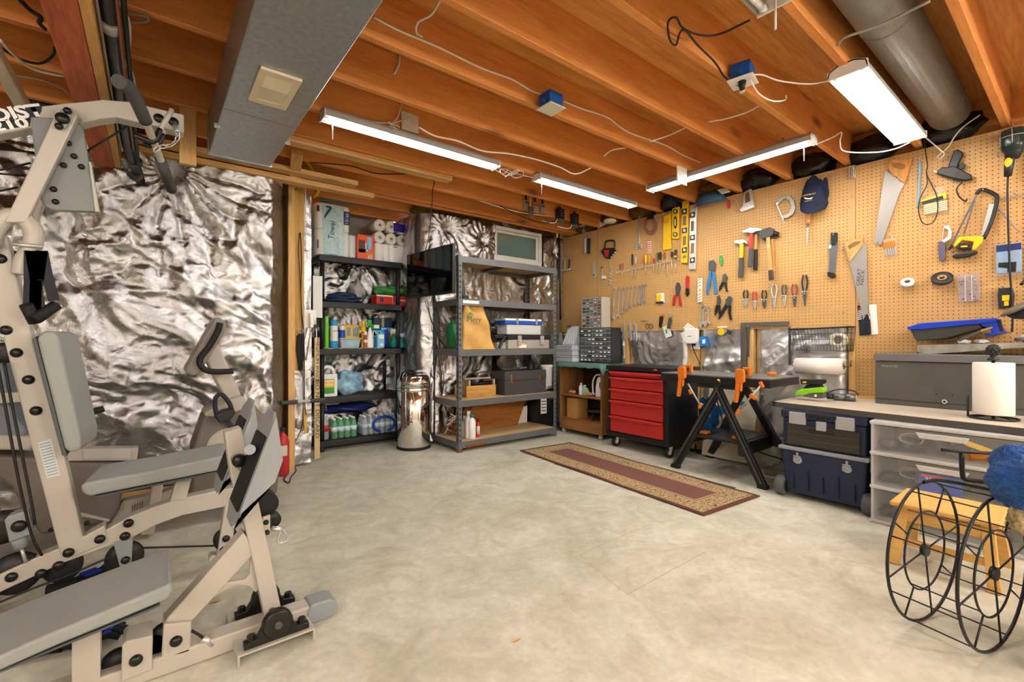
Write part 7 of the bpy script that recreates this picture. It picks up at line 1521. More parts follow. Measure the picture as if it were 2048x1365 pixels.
# ---- levels
t = tool('level_case', 'plain yellow plastic level case hanging highest left of the levels', 'level', (1335, 500)); tpl('body', [(1329,433),(1344,427),(1344,499),(1328,501)], M_yellow, t, th=.018, bevel=.004); tpl('handle_loop', [(1331,440),(1340,437),(1340,446),(1331,448)], P('yellow edge', 'd9a50f', .5), t, .022, .012, .004); hook((1336, 429), t)
for y in (462, 478, 488, 494): p = PW(1336, y, .022); MB().cyl(p, p-Vector((.003, 0, 0)), .005, n=10).build('stud', MATS['yellow edge'], t)
t = tool('spirit_level', 'short yellow spirit level between the plain case and the long level', 'level', (1353, 478)); tpl('body', [(1347,418),(1361,414),(1360,478),(1346,479)], M_yellow, t, th=.02, bevel=.003); hook((1354, 416), t)
for cy, rx, ry in ((424, 4.5, 5), (446, 3.5, 12.5), (470, 4.5, 5)): q = tpl('vial_ring', circ(1353.5, cy, rx, ry), M_black, t, .022, .006, 0); tpl('vial', circ(1353.5, cy, rx*.55, ry*.65), P('vial', 'c9c86a', .2), q, .028, .002, 0)
def longlevel(label, x0, x1, y0, y1, mat, vials, slots, m2):
    t = tool('spirit_level', label, 'level', ((x0+x1)/2, y1)); d = (x1-x0)*.23; tpl('body', [(x0+1, y0), (x1+1, y0-d), (x1-2, y1), (x0-2, y1)], mat, t, th=.022, bevel=.003); xc = (x0+x1)/2-.3; w = (x1-x0)*.24
    for s in slots: tpl('slot', [(xc-w, s[0]), (xc+w, s[0]-1), (xc+w-.6, s[1]-1), (xc-w-.6, s[1])], m2, t, .026, .0015, 0)
    for v in vials: q = tpl('vial_frame', [(xc-w*1.5, v), (xc+w*1.5, v-2), (xc+w*1.4, v+9), (xc-w*1.6, v+10)], M_black, t, .026, .004, 0); tpl('vial', circ(xc, v+4, w*.8, 3.2, 12), P('vial pale', 'e4e2da', .2), q, .030, .002, 0)
    hook((xc, y0+1), t)
longlevel('long yellow spirit level beside the silver one', 1366, 1379, 404, 527, M_yellow, (420, 458, 497), ((434, 452), (474, 492), (512, 518)), P('slot tan', '8a6a3a', .7))
longlevel('long silver spirit level at the end of the level row', 1382, 1395, 412, 540, P('silver level', 'd5d3cd', .35, .4), (427, 472, 517), ((444, 464), (488, 508)), MATS['slot tan'])
# ---- adjustable wrench, ring, cards
def wrench(label, x, y0, y1, w=3.2, adj=False, name='combination_wrench', group=None, dx=-1.5, cat='wrench'):
    t = tool(name, label, cat, (x, y1), group); xb = x+dx; s = M_chrome
    tbar('shank', (x, y0+w*1.6), (xb, y1-w*1.4), w*.0042, .006, s, t, .012)
    a = PW(x, y0+w, .012); r = w*.0042*1.15
    MB().ringprism([a+Vector((-.004, r*math.cos(6.283*k/14), r*math.sin(6.283*k/14))) for k in range(14)], [a+Vector((-.004, r*.55*math.cos(6.283*k/14), r*.55*math.sin(6.283*k/14))) for k in range(14)], (.008, 0, 0)).build('ring_end', s, t)
    if adj: tpl('jaw_end', [(xb-w*1.1, y1-w*2.4), (xb+w*1.2, y1-w*2.6), (xb+w*1.5, y1-w*.6), (xb+w*.7, y1), (xb+w*.4, y1-w*1.2), (xb-w*.3, y1-w*1.2), (xb-w*.5, y1+w*.2), (xb-w*1.4, y1-w*.6)], s, t, .008, .011)
    else: tpl('open_end', [(xb-w*.5, y1-w*2), (xb+w*.5, y1-w*2), (xb+w*1.1, y1-w*1.1), (xb+w*1.0, y1), (xb+w*.45, y1-w*.1), (xb+w*.3, y1-w*.9), (xb-w*.3, y1-w*.9), (xb-w*.45, y1-w*.1), (xb-w*1.0, y1), (xb-w*1.1, y1-w*1.1)], s, t, .008, .008)
    hook((x, y0-1), t, .026)
    return t
wrench('large adjustable wrench hung beside the brown cable ring', 1280, 437, 500, 5, True, 'adjustable_wrench')
xs = [1229.5, 1239.5, 1247.5, 1255.5, 1263.5, 1272, 1280, 1284.5, 1288.5, 1293]; ye = [641, 636, 629, 621, 616, 613, 610, 610, 607, 605]
ordn = ('longest', 'second', 'third', 'fourth', 'fifth', 'sixth', 'seventh', 'eighth', 'ninth', 'shortest')
for k, (x, y) in enumerate(zip(xs, ye)): wrench(ordn[k]+' of ten combination wrenches counted from the drawers', x, 577-.75*k, y, 3.6-.17*k, False, group='row of combination wrenches', dx=-1.8)
wrench('large adjustable wrench below the small white level', 1407, 611, 656, 5.5, True, 'adjustable_wrench', dx=0); wrench('small adjustable wrench hung right of the large one', 1418, 614, 650, 3.2, True, 'adjustable_wrench', dx=-.5)
t = tool('cable_ring', 'brown ring of coiled wire with a black tie', 'wire coil', (1302, 472)); o_ = [PW(1303+12.5*math.cos(a), 452+19*math.sin(a), .02) for a in np.linspace(0, 6.283, 29)[:-1]]; i_ = [PW(1303+7*math.cos(a), 452+12*math.sin(a), .02) for a in np.linspace(0, 6.283, 29)[:-1]]
MB().ringprism(o_, i_, (-.012, 0, 0)).build('ring', P('brown rubber', '8a5a44', .5), t, bevel=.003); tpl('tie', [(1298,430),(1311,431),(1312,439),(1299,440)], M_black, t, .03, .01, .003); hook((1304, 432), t)
t = tool('striped_card', 'small red and white striped card below the brown ring', 'card', (1299, 507)); tpl('card', [(1296,484),(1303,483),(1303,506),(1296,507)], c_wht, t, .006, .004, 0); hook((1300, 482), t)
for k in range(6): tpl('stripe', [(1296.3,486+3.6*k),(1302.8,485.4+3.6*k),(1302.8,487+3.6*k),(1296.3,487.6+3.6*k)], c_red, t, .0105, .001, 0)
# ---- wrench set in a black holder
t = tool('wrench_set', 'black carry holder with a fan of ratchet wrenches and red label', 'wrench set', (1218, 520))
o_ = [(1208,503),(1213,485),(1216,482),(1228,481),(1231,484),(1232,502)]; ttube('carry_handle', [(1211,500),(1213,486),(1217,482.5),(1228,482),(1231,486),(1231,500)], .010, M_black, t, .016)
tpl('holder', [(1209,497),(1232,496),(1234,502),(1221,519),(1212,517),(1204,504)], M_black, t, .006, .014, .003); tpl('label_panel', [(1210,501),(1221,500),(1219,514),(1213,515)], M_red, t, .021, .002, 0)
for k, (x, y) in enumerate(((1203,502),(1205,508),(1208,513),(1212,518),(1233,500),(1231,505),(1228,510),(1224,515))): p = PW(x, y, .012); MB().lathe([(.004, 0), (.010, 0), (.010, .008), (.004, .008)], p, (-1, 0, 0), 12).build('wrench_end', M_chrome, t)
hook((1221, 481), t)
# ---- roller frames, pegs, hammer in the corner
for k, (x, m, lb) in enumerate(((1173.5, c_wht, 'paint roller frame with white handle near the corner'), (1179, M_grey, 'middle paint roller frame with dark handle'), (1184, M_black, 'outer paint roller frame with dark handle'))):
    t = tool('paint_roller', lb, 'paint roller', (x, 508), 'roller frames'); o = .02+.012*k; ttube('wire_frame', [(1166+3*k,451),(1168+3*k,462),(x-6,466),(x,470),(x,480)], .0035, M_steel, t, o); tbar('handle', (x, 478), (x-.5, 507+k), .018, .018, m, t, o, .014); p = PW(1164+4.5*k, 453-k, o); MB().lathe([(.004, -.008), (.016, -.008), (.016, .008), (.004, .008)], p, (1, 0, 0), 14).build('roller_disc', M_cream, t); hook((1168+3*k, 452), t)
for k in range(6): t = tool('clothes_peg', ('first', 'second', 'third', 'fourth', 'fifth', 'sixth')[k]+' pale clothes peg from the corner under the smoke detector', 'peg', (1199+3.3*k, 455-1.8*k), 'clothes pegs on the wire'); tpl('jaw', [(1197.5+3.3*k,443-1.6*k),(1200+3.3*k,442-1.6*k),(1200+3.3*k,456-1.6*k),(1198+3.3*k,457-1.6*k)], c_wht, t, .008, .012)
t = tool('ball_hammer', 'small ball hammer hung near the corner', 'hammer', (1136, 546)); tbar('handle', (1141, 519), (1140, 537), .014, .014, M_black, t, .02); tbar('neck', (1133, 518), (1132, 540), .007, .007, M_steel, t, .02); A, B = PW(1128, 543, .02), PW(1144, 538, .02); MB().cyl(A, B, .011, n=12).build('head', M_chrome, t); hook((1133, 517), t)
t = tool('blue_tool', 'blue handled wire cutter at the shelf post', 'cutter', (1112, 590)); ttube('handle', [(1104,573),(1112,580),(1121,577)], .009, M_blue, t, .02); ttube('handle', [(1104,584),(1112,580),(1122,586)], .009, M_blue, t, .02); ttube('wire', [(1118,572),(1126,578),(1136,585),(1130,590),(1121,588)], .003, M_yellow, t, .02); hook((1120, 572), t)
# ---- knives, bits
t = tool('snap_knife', 'slim silver snap knife near the roller frames', 'knife', (1189, 556)); tpl('body', [(1188,526),(1191,525),(1192,556),(1187,556)], M_steel, t, .006, .012); tpl('slider', [(1188.5,548),(1190.5,548),(1190.5,553),(1188.5,553)], M_dsteel, t, .019, .003, 0); hook((1190, 525), t)
t = tool('socket_driver', 'steel ratchet driver with white sleeve', 'ratchet', (1206, 568)); tbar('shaft', (1205.5, 536), (1206, 568), .012, .012, M_chrome, t, .012); p = PW(1205, 536, .012); MB().cyl(p-Vector((.012, 0, 0)), p+Vector((.008, 0, 0)), .013, n=14).build('head', M_dsteel, t); tpl('sleeve', [(1206,552),(1213,553),(1213,558),(1206,558)], c_wht, t, .01, .012); hook((1205, 533), t)
t = tool('auger_bit', 'twisted steel auger bit hung on the board', 'drill bit', (1221, 575)); q = [PW(1222+1.6*math.sin(k*1.25), 534+k*1.35, .012+.003*math.cos(k*1.25)) for k in range(31)]; MB().tube(q, .005, 6).build('twist', M_chrome, t); tbar('shank', (1223.5, 526), (1222, 535), .007, .007, M_steel, t, .012); hook((1224, 525), t)
# ---- screwdriver rack
rk = tool('screwdriver_rack', 'clear plastic strip rack holding screwdrivers', 'rack', (1300, 535)); A, B = PW(1232, 547, 0), PW(1362, 519, 0)
MB().beam(A+Vector((-.02, 0, 0)), B+Vector((-.02, 0, 0)), .010, .022, (1, 0, 0)).build('strip', P('clear acrylic', 'e6dfd0', .15, alpha=.25), rk)
for k in range(7): p = A+(B-A)*(k/6); MB().cyl(p, p-Vector((.005, 0, 0)), .006, n=8).build('rivet', M_steel, rk)
dr = [(1243,529,541,552,P('purple grip','5a3a78',.3),3,'purple'),(1248,527,540,552,M_red,3,'red'),(1267,509,531,559,M_black,4.6,'large black'),(1274,513,529,558,P('clear red grip','c9b8b0',.25),4,'clear'),(1287,514,525,541,M_orange,4,'orange'),(1294,511,529,550,M_yellow,5,'black and yellow'),(1301.5,511,527,542,P('amber grip','d9a018',.25),4.2,'amber'),(1310,517,527,546,P('dark red grip','9c2a22',.3),4,'dark red'),(1317,506,524,548,P('green grip','3c6a2c',.35),3.8,'green'),(1322.5,505,520,548,M_black,6,'thick black'),(1331,505,520,546,P('red clear grip','b53a32',.25),3.6,'clear red'),(1337,520,522,555,M_cream,2.2,'thin cream'),(1346,504,515,549,P('black yellow grip','2a2a26',.4),5,'stubby black'),(1353.5,500,520,548,P('black yellow grip2','2e2c22',.4),5.5,'black topped yellow')]
for x, y0, y1, y2, m, w, nm in dr:
    t = tool('screwdriver', nm+' handled screwdriver in the clear rack', 'screwdriver', (x, y2), 'screwdrivers in the clear rack'); A, B, C_ = PW(x, y0, .02), PW(x-.3, y1, .02), PW(x-.5, y2, .02); d = B-A; r = w*.0022
    h = MB().tube([A, A+d*.06, A+d*.3, A+d*.7, A+d*.88, B], [r*.5, r*.95, r, r*.95, r*.7, r*.5], 10).build('handle', m, t); MB().cyl(B, C_, .0032, n=6).build('shaft', M_chrome, t)
    if 'yellow' in nm: MB().tube([A+d*.62, A+d*.8], [r*1.03, r*1.0], 10).build('band', M_yellow, h)
# ---- pack, stripper, knife, small level
t = tool('blister_pack', 'small yellow blister pack on a hook', 'pack', (1321, 608)); tpl('card', [(1314,588),(1329,586),(1330,606),(1313,608)], c_wht, t, .005, .004, 0); tpl('print', [(1315,590),(1324,589),(1324,606),(1314,607)], M_yellow, t, .0095, .01, .003); tpl('base_print', [(1314,604),(1329,603),(1329,607),(1314,608)], c_navy, t, .02, .001, 0); hook((1325, 584), t)
t = tool('wire_stripper', 'wire stripper with two red handles', 'pliers', (1356, 612)); tpl('jaws', [(1355,566),(1360,566),(1363,576),(1360,592),(1353,592),(1352,576)], M_dsteel, t, .006, .008); tpl('handle', [(1349,591),(1354,590),(1351,611),(1346,612)], M_red, t, .004, .014, .003); tpl('handle', [(1358,590),(1362,590),(1365,611),(1360,613)], M_red, t, .004, .014, .003); hook((1357, 566), t)
t = tool('utility_knife', 'utility knife with red top and black grip', 'knife', (1376, 594)); tpl('holster', [(1373,555),(1376,551),(1380,555),(1379,578),(1373,578)], M_red, t, .004, .014, .003); tpl('grip', [(1373,577),(1379,577),(1380,588),(1376,594),(1373,590)], M_black, t, .004, .016, .004); hook((1376, 553), t)
t = tool('spirit_level', 'small white striped line level hung by itself', 'level', (1401, 605)); tpl('body', [(1397,558),(1406,556),(1405,604),(1397,606)], c_wht, t, .004, .016, .003); tpl('vial', [(1400,578),(1405,578),(1405,584),(1400,584)], M_yellow, t, .021, .003, 0); hook((1402, 555), t)
for y in (561, 567, 573, 590, 596, 601): tpl('stripe', [(1398,y),(1405,y-4),(1405,y-2),(1398,y+2)], P('stripe tan', 'b98a4c', .6), t, .0205, .001, 0)
# ---- locking pliers and scissors hanging below the edge
for k, x in enumerate((1250, 1262.5, 1274)):
    t = tool('locking_pliers', ('first', 'second', 'third')[k]+' chrome locking pliers hanging below the pegboard beside the drawers', 'pliers', (x, 685), 'locking pliers'); y0 = 644+k*.5; y1 = 683+k
    tpl('fixed_handle', [(x-2,y0+13),(x+1,y0+12),(x+2.5,y1-3),(x+.5,y1),(x-1.5,y1-4)], M_chrome, t, .008, .012, .003); tpl('lever', [(x-4,y0+14),(x-2.5,y0+13),(x-3,y1-8),(x-5,y1-6)], M_steel, t, .008, .010, .002); tpl('jaw', [(x-3.5,y0+14),(x-2.5,y0+3),(x-.5,y0),(x+.8,y0+3),(x+1.5,y0+14)], M_chrome, t, .008, .013, .003); hook((x, y0), t)
t = tool('scissors', 'open steel scissors with dark finger rings', 'scissors', (1300, 690))
for cx in (1296, 1303): q = [PW(cx+4*math.cos(a), 653+4.5*math.sin(a), .012) for a in np.linspace(0, 6.283, 17)[:-1]]; MB().tube(q, .0035, 6, True).build('finger_ring', P('scissor brown', '5a4434', .5), t)
tbar('blade', (1298, 657), (1286, 677), .007, .003, M_steel, t, .012); tbar('blade', (1301, 657), (1291, 670), .007, .003, M_steel, t, .014); hook((1300, 648), t)
for k in range(5): t = tool('empty_hook', ordn[1+k].replace('second', 'leftmost').replace('third', 'second').replace('fourth', 'middle').replace('fifth', 'fourth').replace('sixth', 'rightmost')+' bare peg hook of five above the scissors', 'hook', (1286+3.2*k, 646), 'bare peg hooks'); p = PW(1286+3.2*k, 642, 0); MB().tube([p+Vector((.004, 0, 0)), p+Vector((-.03, 0, 0)), p+Vector((-.034, 0, .02))], .0025, 6).build('wire', M_steel, t); MB().cyl(p, p-Vector((.003, 0, 0)), .005, n=8).build('plate', M_steel, t)
t = tool('hand_tool', 'dark grip with an orange end hung above the foil', 'scraper', (1324, 655)); tpl('grip', [(1321,634),(1328,632),(1327,640),(1324,656),(1320,655)], M_black, t, .006, .016, .003); tpl('end', [(1324,629),(1330,629),(1328,634),(1323,634)], M_orange, t, .008, .012); hook((1325, 631), t)
t = tool('snap_knife', 'grey handled knife tucked in a white card', 'knife', (1338, 676)); tpl('card', [(1326,655),(1337,650),(1345,672),(1333,677)], c_wht, t, .004, .003, 0); tpl('print', [(1331,660),(1334,659),(1336,667),(1333,668)], c_grn, t, .0075, .001, 0); tpl('grip', [(1340,638),(1344,634),(1346,640),(1341,658),(1336,657)], M_grey, t, .012, .016, .003); tpl('blade', [(1342,626),(1344,626),(1344.5,637),(1341,638)], M_steel, t, .018, .002, 0); hook((1342, 627), t)
# ---- grips and cutters
t = tool('channel_pliers', 'large tongue and groove pliers with blue handles', 'pliers', (1425, 590)); tpl('jaw', [(1419,524),(1428,520),(1433,528),(1431,545),(1424,548),(1419,540)], M_dsteel, t, .006, .012, .003); tpl('handle', [(1421,543),(1425,545),(1422,570),(1417,592),(1414,588),(1416,566)], P('blue grip', '2b7fc0', .4), t, .004, .016, .004); tpl('handle', [(1426,543),(1431,545),(1434,566),(1436,588),(1431,590),(1428,566)], MATS['blue grip'], t, .004, .016, .004); hook((1427, 524), t)
t = tool('green_clip', 'small green plastic clip on the board', 'clip', (1443, 530)); tpl('clip', [(1441,513),(1445,512),(1447,520),(1446,531),(1443,533),(1441,524)], P('green plastic', '2fa84a', .35), t, .004, .012, .002); hook((1444, 522), t)
def snips(label, jaw, h1, h2, m): t = tool('snips', label, 'snips', h1[-1]); tpl('jaw', jaw, M_dsteel, t, .006, .010, .002); tpl('handle', h1, m, t, .004, .014, .003); tpl('handle', h2, m, t, .004, .014, .003); hook(jaw[0], t)
snips('small black side cutters beside the blue pliers', [(1447,551),(1452,547),(1456,556),(1453,566),(1446,566)], [(1445,564),(1449,566),(1443,580),(1439,583),(1440,576)], [(1450,565),(1454,565),(1455,576),(1457,585),(1453,583)], M_black)
snips('narrow black snips hung vertically', [(1436,594),(1440,591),(1443,600),(1441,612),(1435,612)], [(1434,610),(1437,611),(1435,625),(1431,632),(1431,622)], [(1438,611),(1442,611),(1442,622),(1440,632),(1438,622)], M_black)
snips('wide black aviation snips with open handles', [(1453,600),(1460,592),(1466,596),(1464,606),(1461,614),(1452,612)], [(1452,608),(1457,613),(1444,634),(1438,640),(1440,630)], [(1459,611),(1464,611),(1463,626),(1465,640),(1461,641),(1458,626)], M_black)
# ---- hammers
def hammer(label, head, x, y0, y1, ym, w, m1, m2, hm, off=.03, xb=None, claw=True):
    t = tool('hammer', label, 'hammer', (x, y1)); xb = x if xb is None else xb; f = (ym-y0)/(y1-y0); xm = x+(xb-x)*f
    tbar('handle', (x, y0), (xm, ym), w*.0040, .018, m1, t, off, bevel=.004); tbar('grip', (xm, ym), (xb, y1), w*.0044, .022, m2, t, off, w*.0052, .005)
    tpl('head', head, hm, t, off-.012, .026, .003); hook((x, y0-4), t, off); return t
hammer('claw hammer with yellow and black handle', [(1472,485),(1476,482),(1483,482),(1489,480),(1496,483),(1500,490),(1492,487),(1485,491),(1478,488),(1473,489)], 1487, 488, 556, 517, 8, M_yellow, M_grey, M_chrome, .03, 1484.5)
hammer('hammer with red handle and grey grip', [(1490,464),(1498,461),(1505,457),(1515,457),(1527,459),(1533,463),(1518,465),(1510,469),(1500,467),(1491,468)], 1508, 466, 536, 499, 7, M_red, M_grey, M_steel, .045, 1505)
hammer('hammer with pale handle and black grip behind the red one', [(1505,464),(1513,461),(1523,462),(1530,468),(1520,470),(1508,470)], 1514.5, 468, 541, 500, 6, M_hw2, M_black, M_dsteel, .02, 1513)
t = hammer('wooden handled rubber mallet at the end of the hammers', [(1524,470),(1527,463),(1545,457),(1553,460),(1554,468),(1550,473),(1530,481),(1525,478)], 1541, 476, 561, 542, 7.5, M_hw2, P('dark mallet end', '4a3a34', .6), P('grey rubber', '54504c', .75), .05, 1548)
p0, p1 = PW(1552, 467, .05), PW(1560, 471, .03); MB().cyl(p0, p1, .018, n=12).build('peen', M_black, t)
t = hammer('second wooden handled hammer behind the mallet', [(1530,478),(1558,468),(1560,474),(1532,484)], 1546, 478, 545, 530, 4.5, M_hw2, M_hw2, M_dsteel, .015, 1549)
# ---- row of pliers, handles up
pl = [(1493,581,616,M_black,M_steel,'black handled pliers first in the row under the hammers'),(1511,584,621,M_red,M_steel,'red handled needle nose pliers in the row'),(1530,581,618,M_black,M_dsteel,'black handled long nose pliers beside the red ones'),(1549.5,569,620,M_chrome,M_chrome,'bare chrome pliers in the row'),(1570,570,613,M_grey,M_chrome,'grey handled pliers next to the chrome pair'),(1590.5,569,615,P('maroon grip','8a3a30',.5),M_dsteel,'maroon handled pliers in the row'),(1611,551,613,P('black rubber grip','26282a',.6),M_dsteel,'largest black handled cutters closing the row')]
for x, y0, y1, hm, jm_, lb in pl:
    t = tool('pliers', lb, 'pliers', (x, y1), 'row of pliers'); yp = y0+(y1-y0)*.55; w = 5.2 if y1-y0 < 45 else 6.2
    for s in (-1, 1): ttube('handle', [(x+s*w*.45,y0),(x+s*w*.85,y0+(yp-y0)*.35),(x+s*w*.7,y0+(yp-y0)*.7),(x+s*1.3,yp)], .0062, hm, t, .014)
    tpl('jaw', [(x-3.2,yp-2),(x+3.2,yp-2),(x+3.6,yp+5),(x+1.2,y1-1),(x-.8,y1),(x-3.6,yp+6)], jm_, t, .007, .012, .003); p = PW(x, yp+2, .02); MB().cyl(p, p-Vector((.003, 0, 0)), .006, n=10).build('rivet', M_steel, t); ttube('holder', [(x-5.5,yp-1),(x,yp-1.4),(x+5.5,yp-1.8)], .0025, c_wht, t, .024, 6); hook((x, yp-1), t, .024)
# ---- staple gun, clamp, cap, drywall saw
t = tool('staple_gun', 'chrome staple gun hung under the joists', 'staple gun', (1490, 425)); q = [PW(x, y, .01) for x, y in ((1491,386),(1498,382),(1505,379),(1513,416),(1487,425),(1481,423),(1485,418),(1489,412))]; MB().prism(q, (-.022, 0, 0)).build('body', M_chrome, t, bevel=.004); ttube('lever', [(1470,397),(1474,401),(1480,413),(1484,420),(1490,423)], .005, M_chrome, t, .02); tpl('grip_slot', [(1494,390),(1499,384),(1502,388),(1504,404),(1494,408)], P('slot shade', '5a4a34', .7), t, .033, .002, .001); p = PW(1502, 413, .032); MB().cyl(p, p-Vector((.004, 0, 0)), .008, n=12).build('pin', M_steel, t); hook((1498, 388), t, .034)
t = tool('red_fob', 'small red plug hanging beside the staple gun', 'plug', (1458, 418)); tpl('body', [(1455,402),(1460,400),(1462,415),(1457,418)], M_red, t, .004, .014, .003); hook((1458, 398), t)
t = tool('g_clamp', 'steel G clamp hung on the pegboard', 'clamp', (1575, 445)); q = [(1555,405),(1558,398),(1572,392),(1582,392),(1590,402),(1593,418),(1588,430),(1576,438),(1566,437),(1566,432),(1578,428),(1584,416),(1580,402),(1572,398),(1560,408)]; tpl('frame', q, P('cast grey', '98938a', .4, .5), t, .006, .016, .003); tbar('screw', (1556, 410), (1569, 441), .010, .010, M_steel, t, .018); tbar('tommy_bar', (1566, 440), (1572, 447), .006, .006, M_steel, t, .018); tpl('pad', [(1553,408),(1559,405),(1560,409),(1555,412)], M_steel, t, .01, .014); hook((1574, 393), t)
cp_ = tool('baseball_hat', 'navy ball cap with yellow lettering and silver wings', 'cap', (1632, 430)); M_cap = P('navy cotton', '1c2440', .85, bump=.2, bs=250)
def capf(u, v):
    a = math.pi*(u); x = 1630+27*math.cos(math.pi-a)*(1-.5*v**1.7); y = 408-48*v
    return tuple(PW(x, y+6*math.sin(a)*(1-v), .01+.085*math.sin(a)*(1-v**3)*.9))
MB().grid(capf, 24, 14).build('crown', M_cap, cp_, solid=.003)
def brimf(u, v):
    a = math.pi*u; x = 1630+(28-1*v)*math.cos(math.pi-a)*(1-.12*v); y = 406+6*math.sin(a)+v*(17-4*math.cos(a*2))
    return tuple(PW(x-2*v, y, .01+.085*math.sin(a)+.03*v*math.sin(a)))
MB().grid(brimf, 24, 6).build('brim', M_cap, cp_, solid=.004); tpl('back_panel', [(1618,366),(1623,357),(1628,352),(1634,353),(1641,361),(1649,365),(1651,358),(1655,356),(1657,362),(1660,388),(1656,402),(1612,402)], M_cap, cp_, .008, .03, .006); p = PW(1630, 362, .035); MB().sph(p, .007, 10, 7).build('button', M_cap, cp_)
ly = c_yel
for s, y, sz, ft, m in (('US ROOSEVELT', 395, .014, .105, ly), ('CVN-71', 407, .009, .05, ly)): text(s, m, cp_, PW(1627, y, .104), (0, -1, -.02), (.0, 0, 1), sz, .001, fit=ft, bold=.01)
for s in (-1, 1): tpl('wing_badge', [(1627,402),(1627+s*9,400),(1627+s*7,402.5),(1627+s*4,403.5),(1627,404)], M_silv, cp_, .104, .001, 0)
hook((1633, 356), cp_, .03)
t = tool('jab_saw', 'wooden handled jab saw below the cap', 'saw', (1618, 495)); A, B = PW(1619.5, 421, .03), PW(1618.5, 450, .03); d = B-A; MB().tube([A, A+d*.08, A+d*.3, A+d*.55, A+d*.85, B], [.012, .021, .019, .016, .02, .014], 12).build('handle', M_hw, t); tbar('ferrule', (1618.5, 450), (1618, 456), .012, .012, M_dsteel, t, .03); tpl('blade', [(1616,455),(1621,455),(1619,486),(1616,495),(1615,490)], M_saw, t, .03, .002, 0); hook((1619, 421), t)
t = tool('pry_bar', 'flat grey pry bar hung by its notched end', 'pry bar', (1666, 556)); tpl('bar', [(1663,468),(1676,466),(1676,490),(1671,545),(1670,552),(1659,550),(1661,490)], P('grey bar', '6d7076', .4, .4), t, .008, .008, .002); tpl('claw', [(1663,467),(1676,466),(1676,484),(1672,492),(1664,492)], M_black, t, .007, .012, .002); tpl('foot', [(1658,545),(1671,547),(1674,553),(1668,558),(1659,554)], M_black, t, .012, .03, .003); tpl('price_tag', [(1659,492),(1664,490),(1664,497),(1659,498)], c_wht, t, .017, .001, 0); hook((1669, 472), t)
# ---- carabiners
for k, x in enumerate((1702, 1707, 1711)): t = tool('carabiner', ('first', 'second', 'third')[k]+' steel carabiner in the bunch at the joist end', 'carabiner', (x, 358), 'carabiners'); q = [PW(x+2.6*math.cos(a), 347+11*math.sin(a), .02+.006*k) for a in np.linspace(0, 6.283, 19)[:-1]]; MB().tube(q, .003, 6, True).build('loop', M_chrome, t); hook((x, 337), t)
# ---- hand saws
def handsaw(label, blade, handle, hole, hm, off, txt=None):
    t = tool('hand_saw', label, 'saw', blade[-1]); b = tpl('blade', blade, M_saw, t, off, .002, 0); h = MB().prism(wp_(handle, off-.008), (-.02, 0, 0)).build('handle', hm, t, bevel=.004); tpl('grip_hole', hole, P('hole tan', '8a6236', .8), h, off+.0125, .0006, 0)
    return t, b, h
t, b, h = handsaw('long hand saw with brown handle near the twin light', [(1772,342),(1784,350),(1811,368),(1800,390),(1765,490),(1752,488),(1750,484)], [(1781,318),(1785,317),(1792,320),(1818,320),(1823,315),(1826,317),(1824,330),(1818,352),(1812,369),(1800,363),(1796,356),(1788,354),(1783,346),(1779,340)], [(1787,328),(1800,328),(1812,331),(1814,336),(1808,342),(1798,340),(1788,336)], M_hw, .02); hook((1789, 327), t, .04); p = PW(1758, 486, .023); MB().cyl(p, p-Vector((.001, 0, 0)), .004, n=10).build('hang_hole', M_dsteel, b)
for px in ((1793,350),(1800,357),(1806,361)): p = PW(*px, .033); MB().cyl(p, p-Vector((.002, 0, 0)), .005, n=10).build('screw', M_brass, h)
t, b, h = handsaw('short hand saw with pale handle and printed blade', [(1701,524),(1710,512),(1724,494),(1732,488),(1735,495),(1738,624),(1728,640),(1724,620)], [(1690,486),(1694,483),(1705,482),(1718,478),(1726,472),(1729,470),(1727,484),(1729,490),(1724,498),(1714,510),(1704,523),(1699,526),(1694,500)], [(1698,494),(1706,488),(1716,484),(1724,484),(1722,488),(1712,494),(1702,500)], M_hw2, .02); hook((1712, 486), t, .04)
p0, p1 = PW(1718, 545, .0225), PW(1722, 575, .0225)
text('GREAT', P('blade print', '3a3a38', .6), b, PW(1719.5, 555, .0222), (0, -.06, 1), (0, 1, .06), .030, .0004, fit=.125); text('NECK', MATS['blade print'], b, PW(1727, 556, .0222), (0, -.06, 1), (0, 1, .06), .030, .0004, fit=.11)
for px in ((1697,507),(1703,512),(1700,518)): p = PW(*px, .033); MB().cyl(p, p-Vector((.002, 0, 0)), .005, n=10).build('screw', M_brass, h)
t = tool('packaged_knife', 'utility knife in a dark and white retail card', 'knife', (1736, 672)); tpl('card', [(1715,612),(1735,610),(1738,670),(1720,672)], P('card ink', '1b2230', .5), t, .004, .003, 0); tpl('card_half', [(1738,610),(1753,609),(1757,669),(1741,670)], c_wht, t, .004, .003, 0); tpl('knife_body', [(1733,630),(1741,629),(1744,669),(1735,671)], M_black, t, .008, .014, .003); ttube('knife_clip', [(1726,631),(1733,628),(1739,630),(1742,640)], .003, M_chrome, t, .024); tpl('print', [(1717,617),(1724,616),(1724,619),(1717,620)], c_red, t, .0075, .0006, 0); hook((1738, 611), t)
for k in range(5): tpl('print', [(1717,622+4*k),(1724,621+4*k),(1724,623+4*k),(1717,624+4*k)], c_wht, t, .0075, .0006, 0)
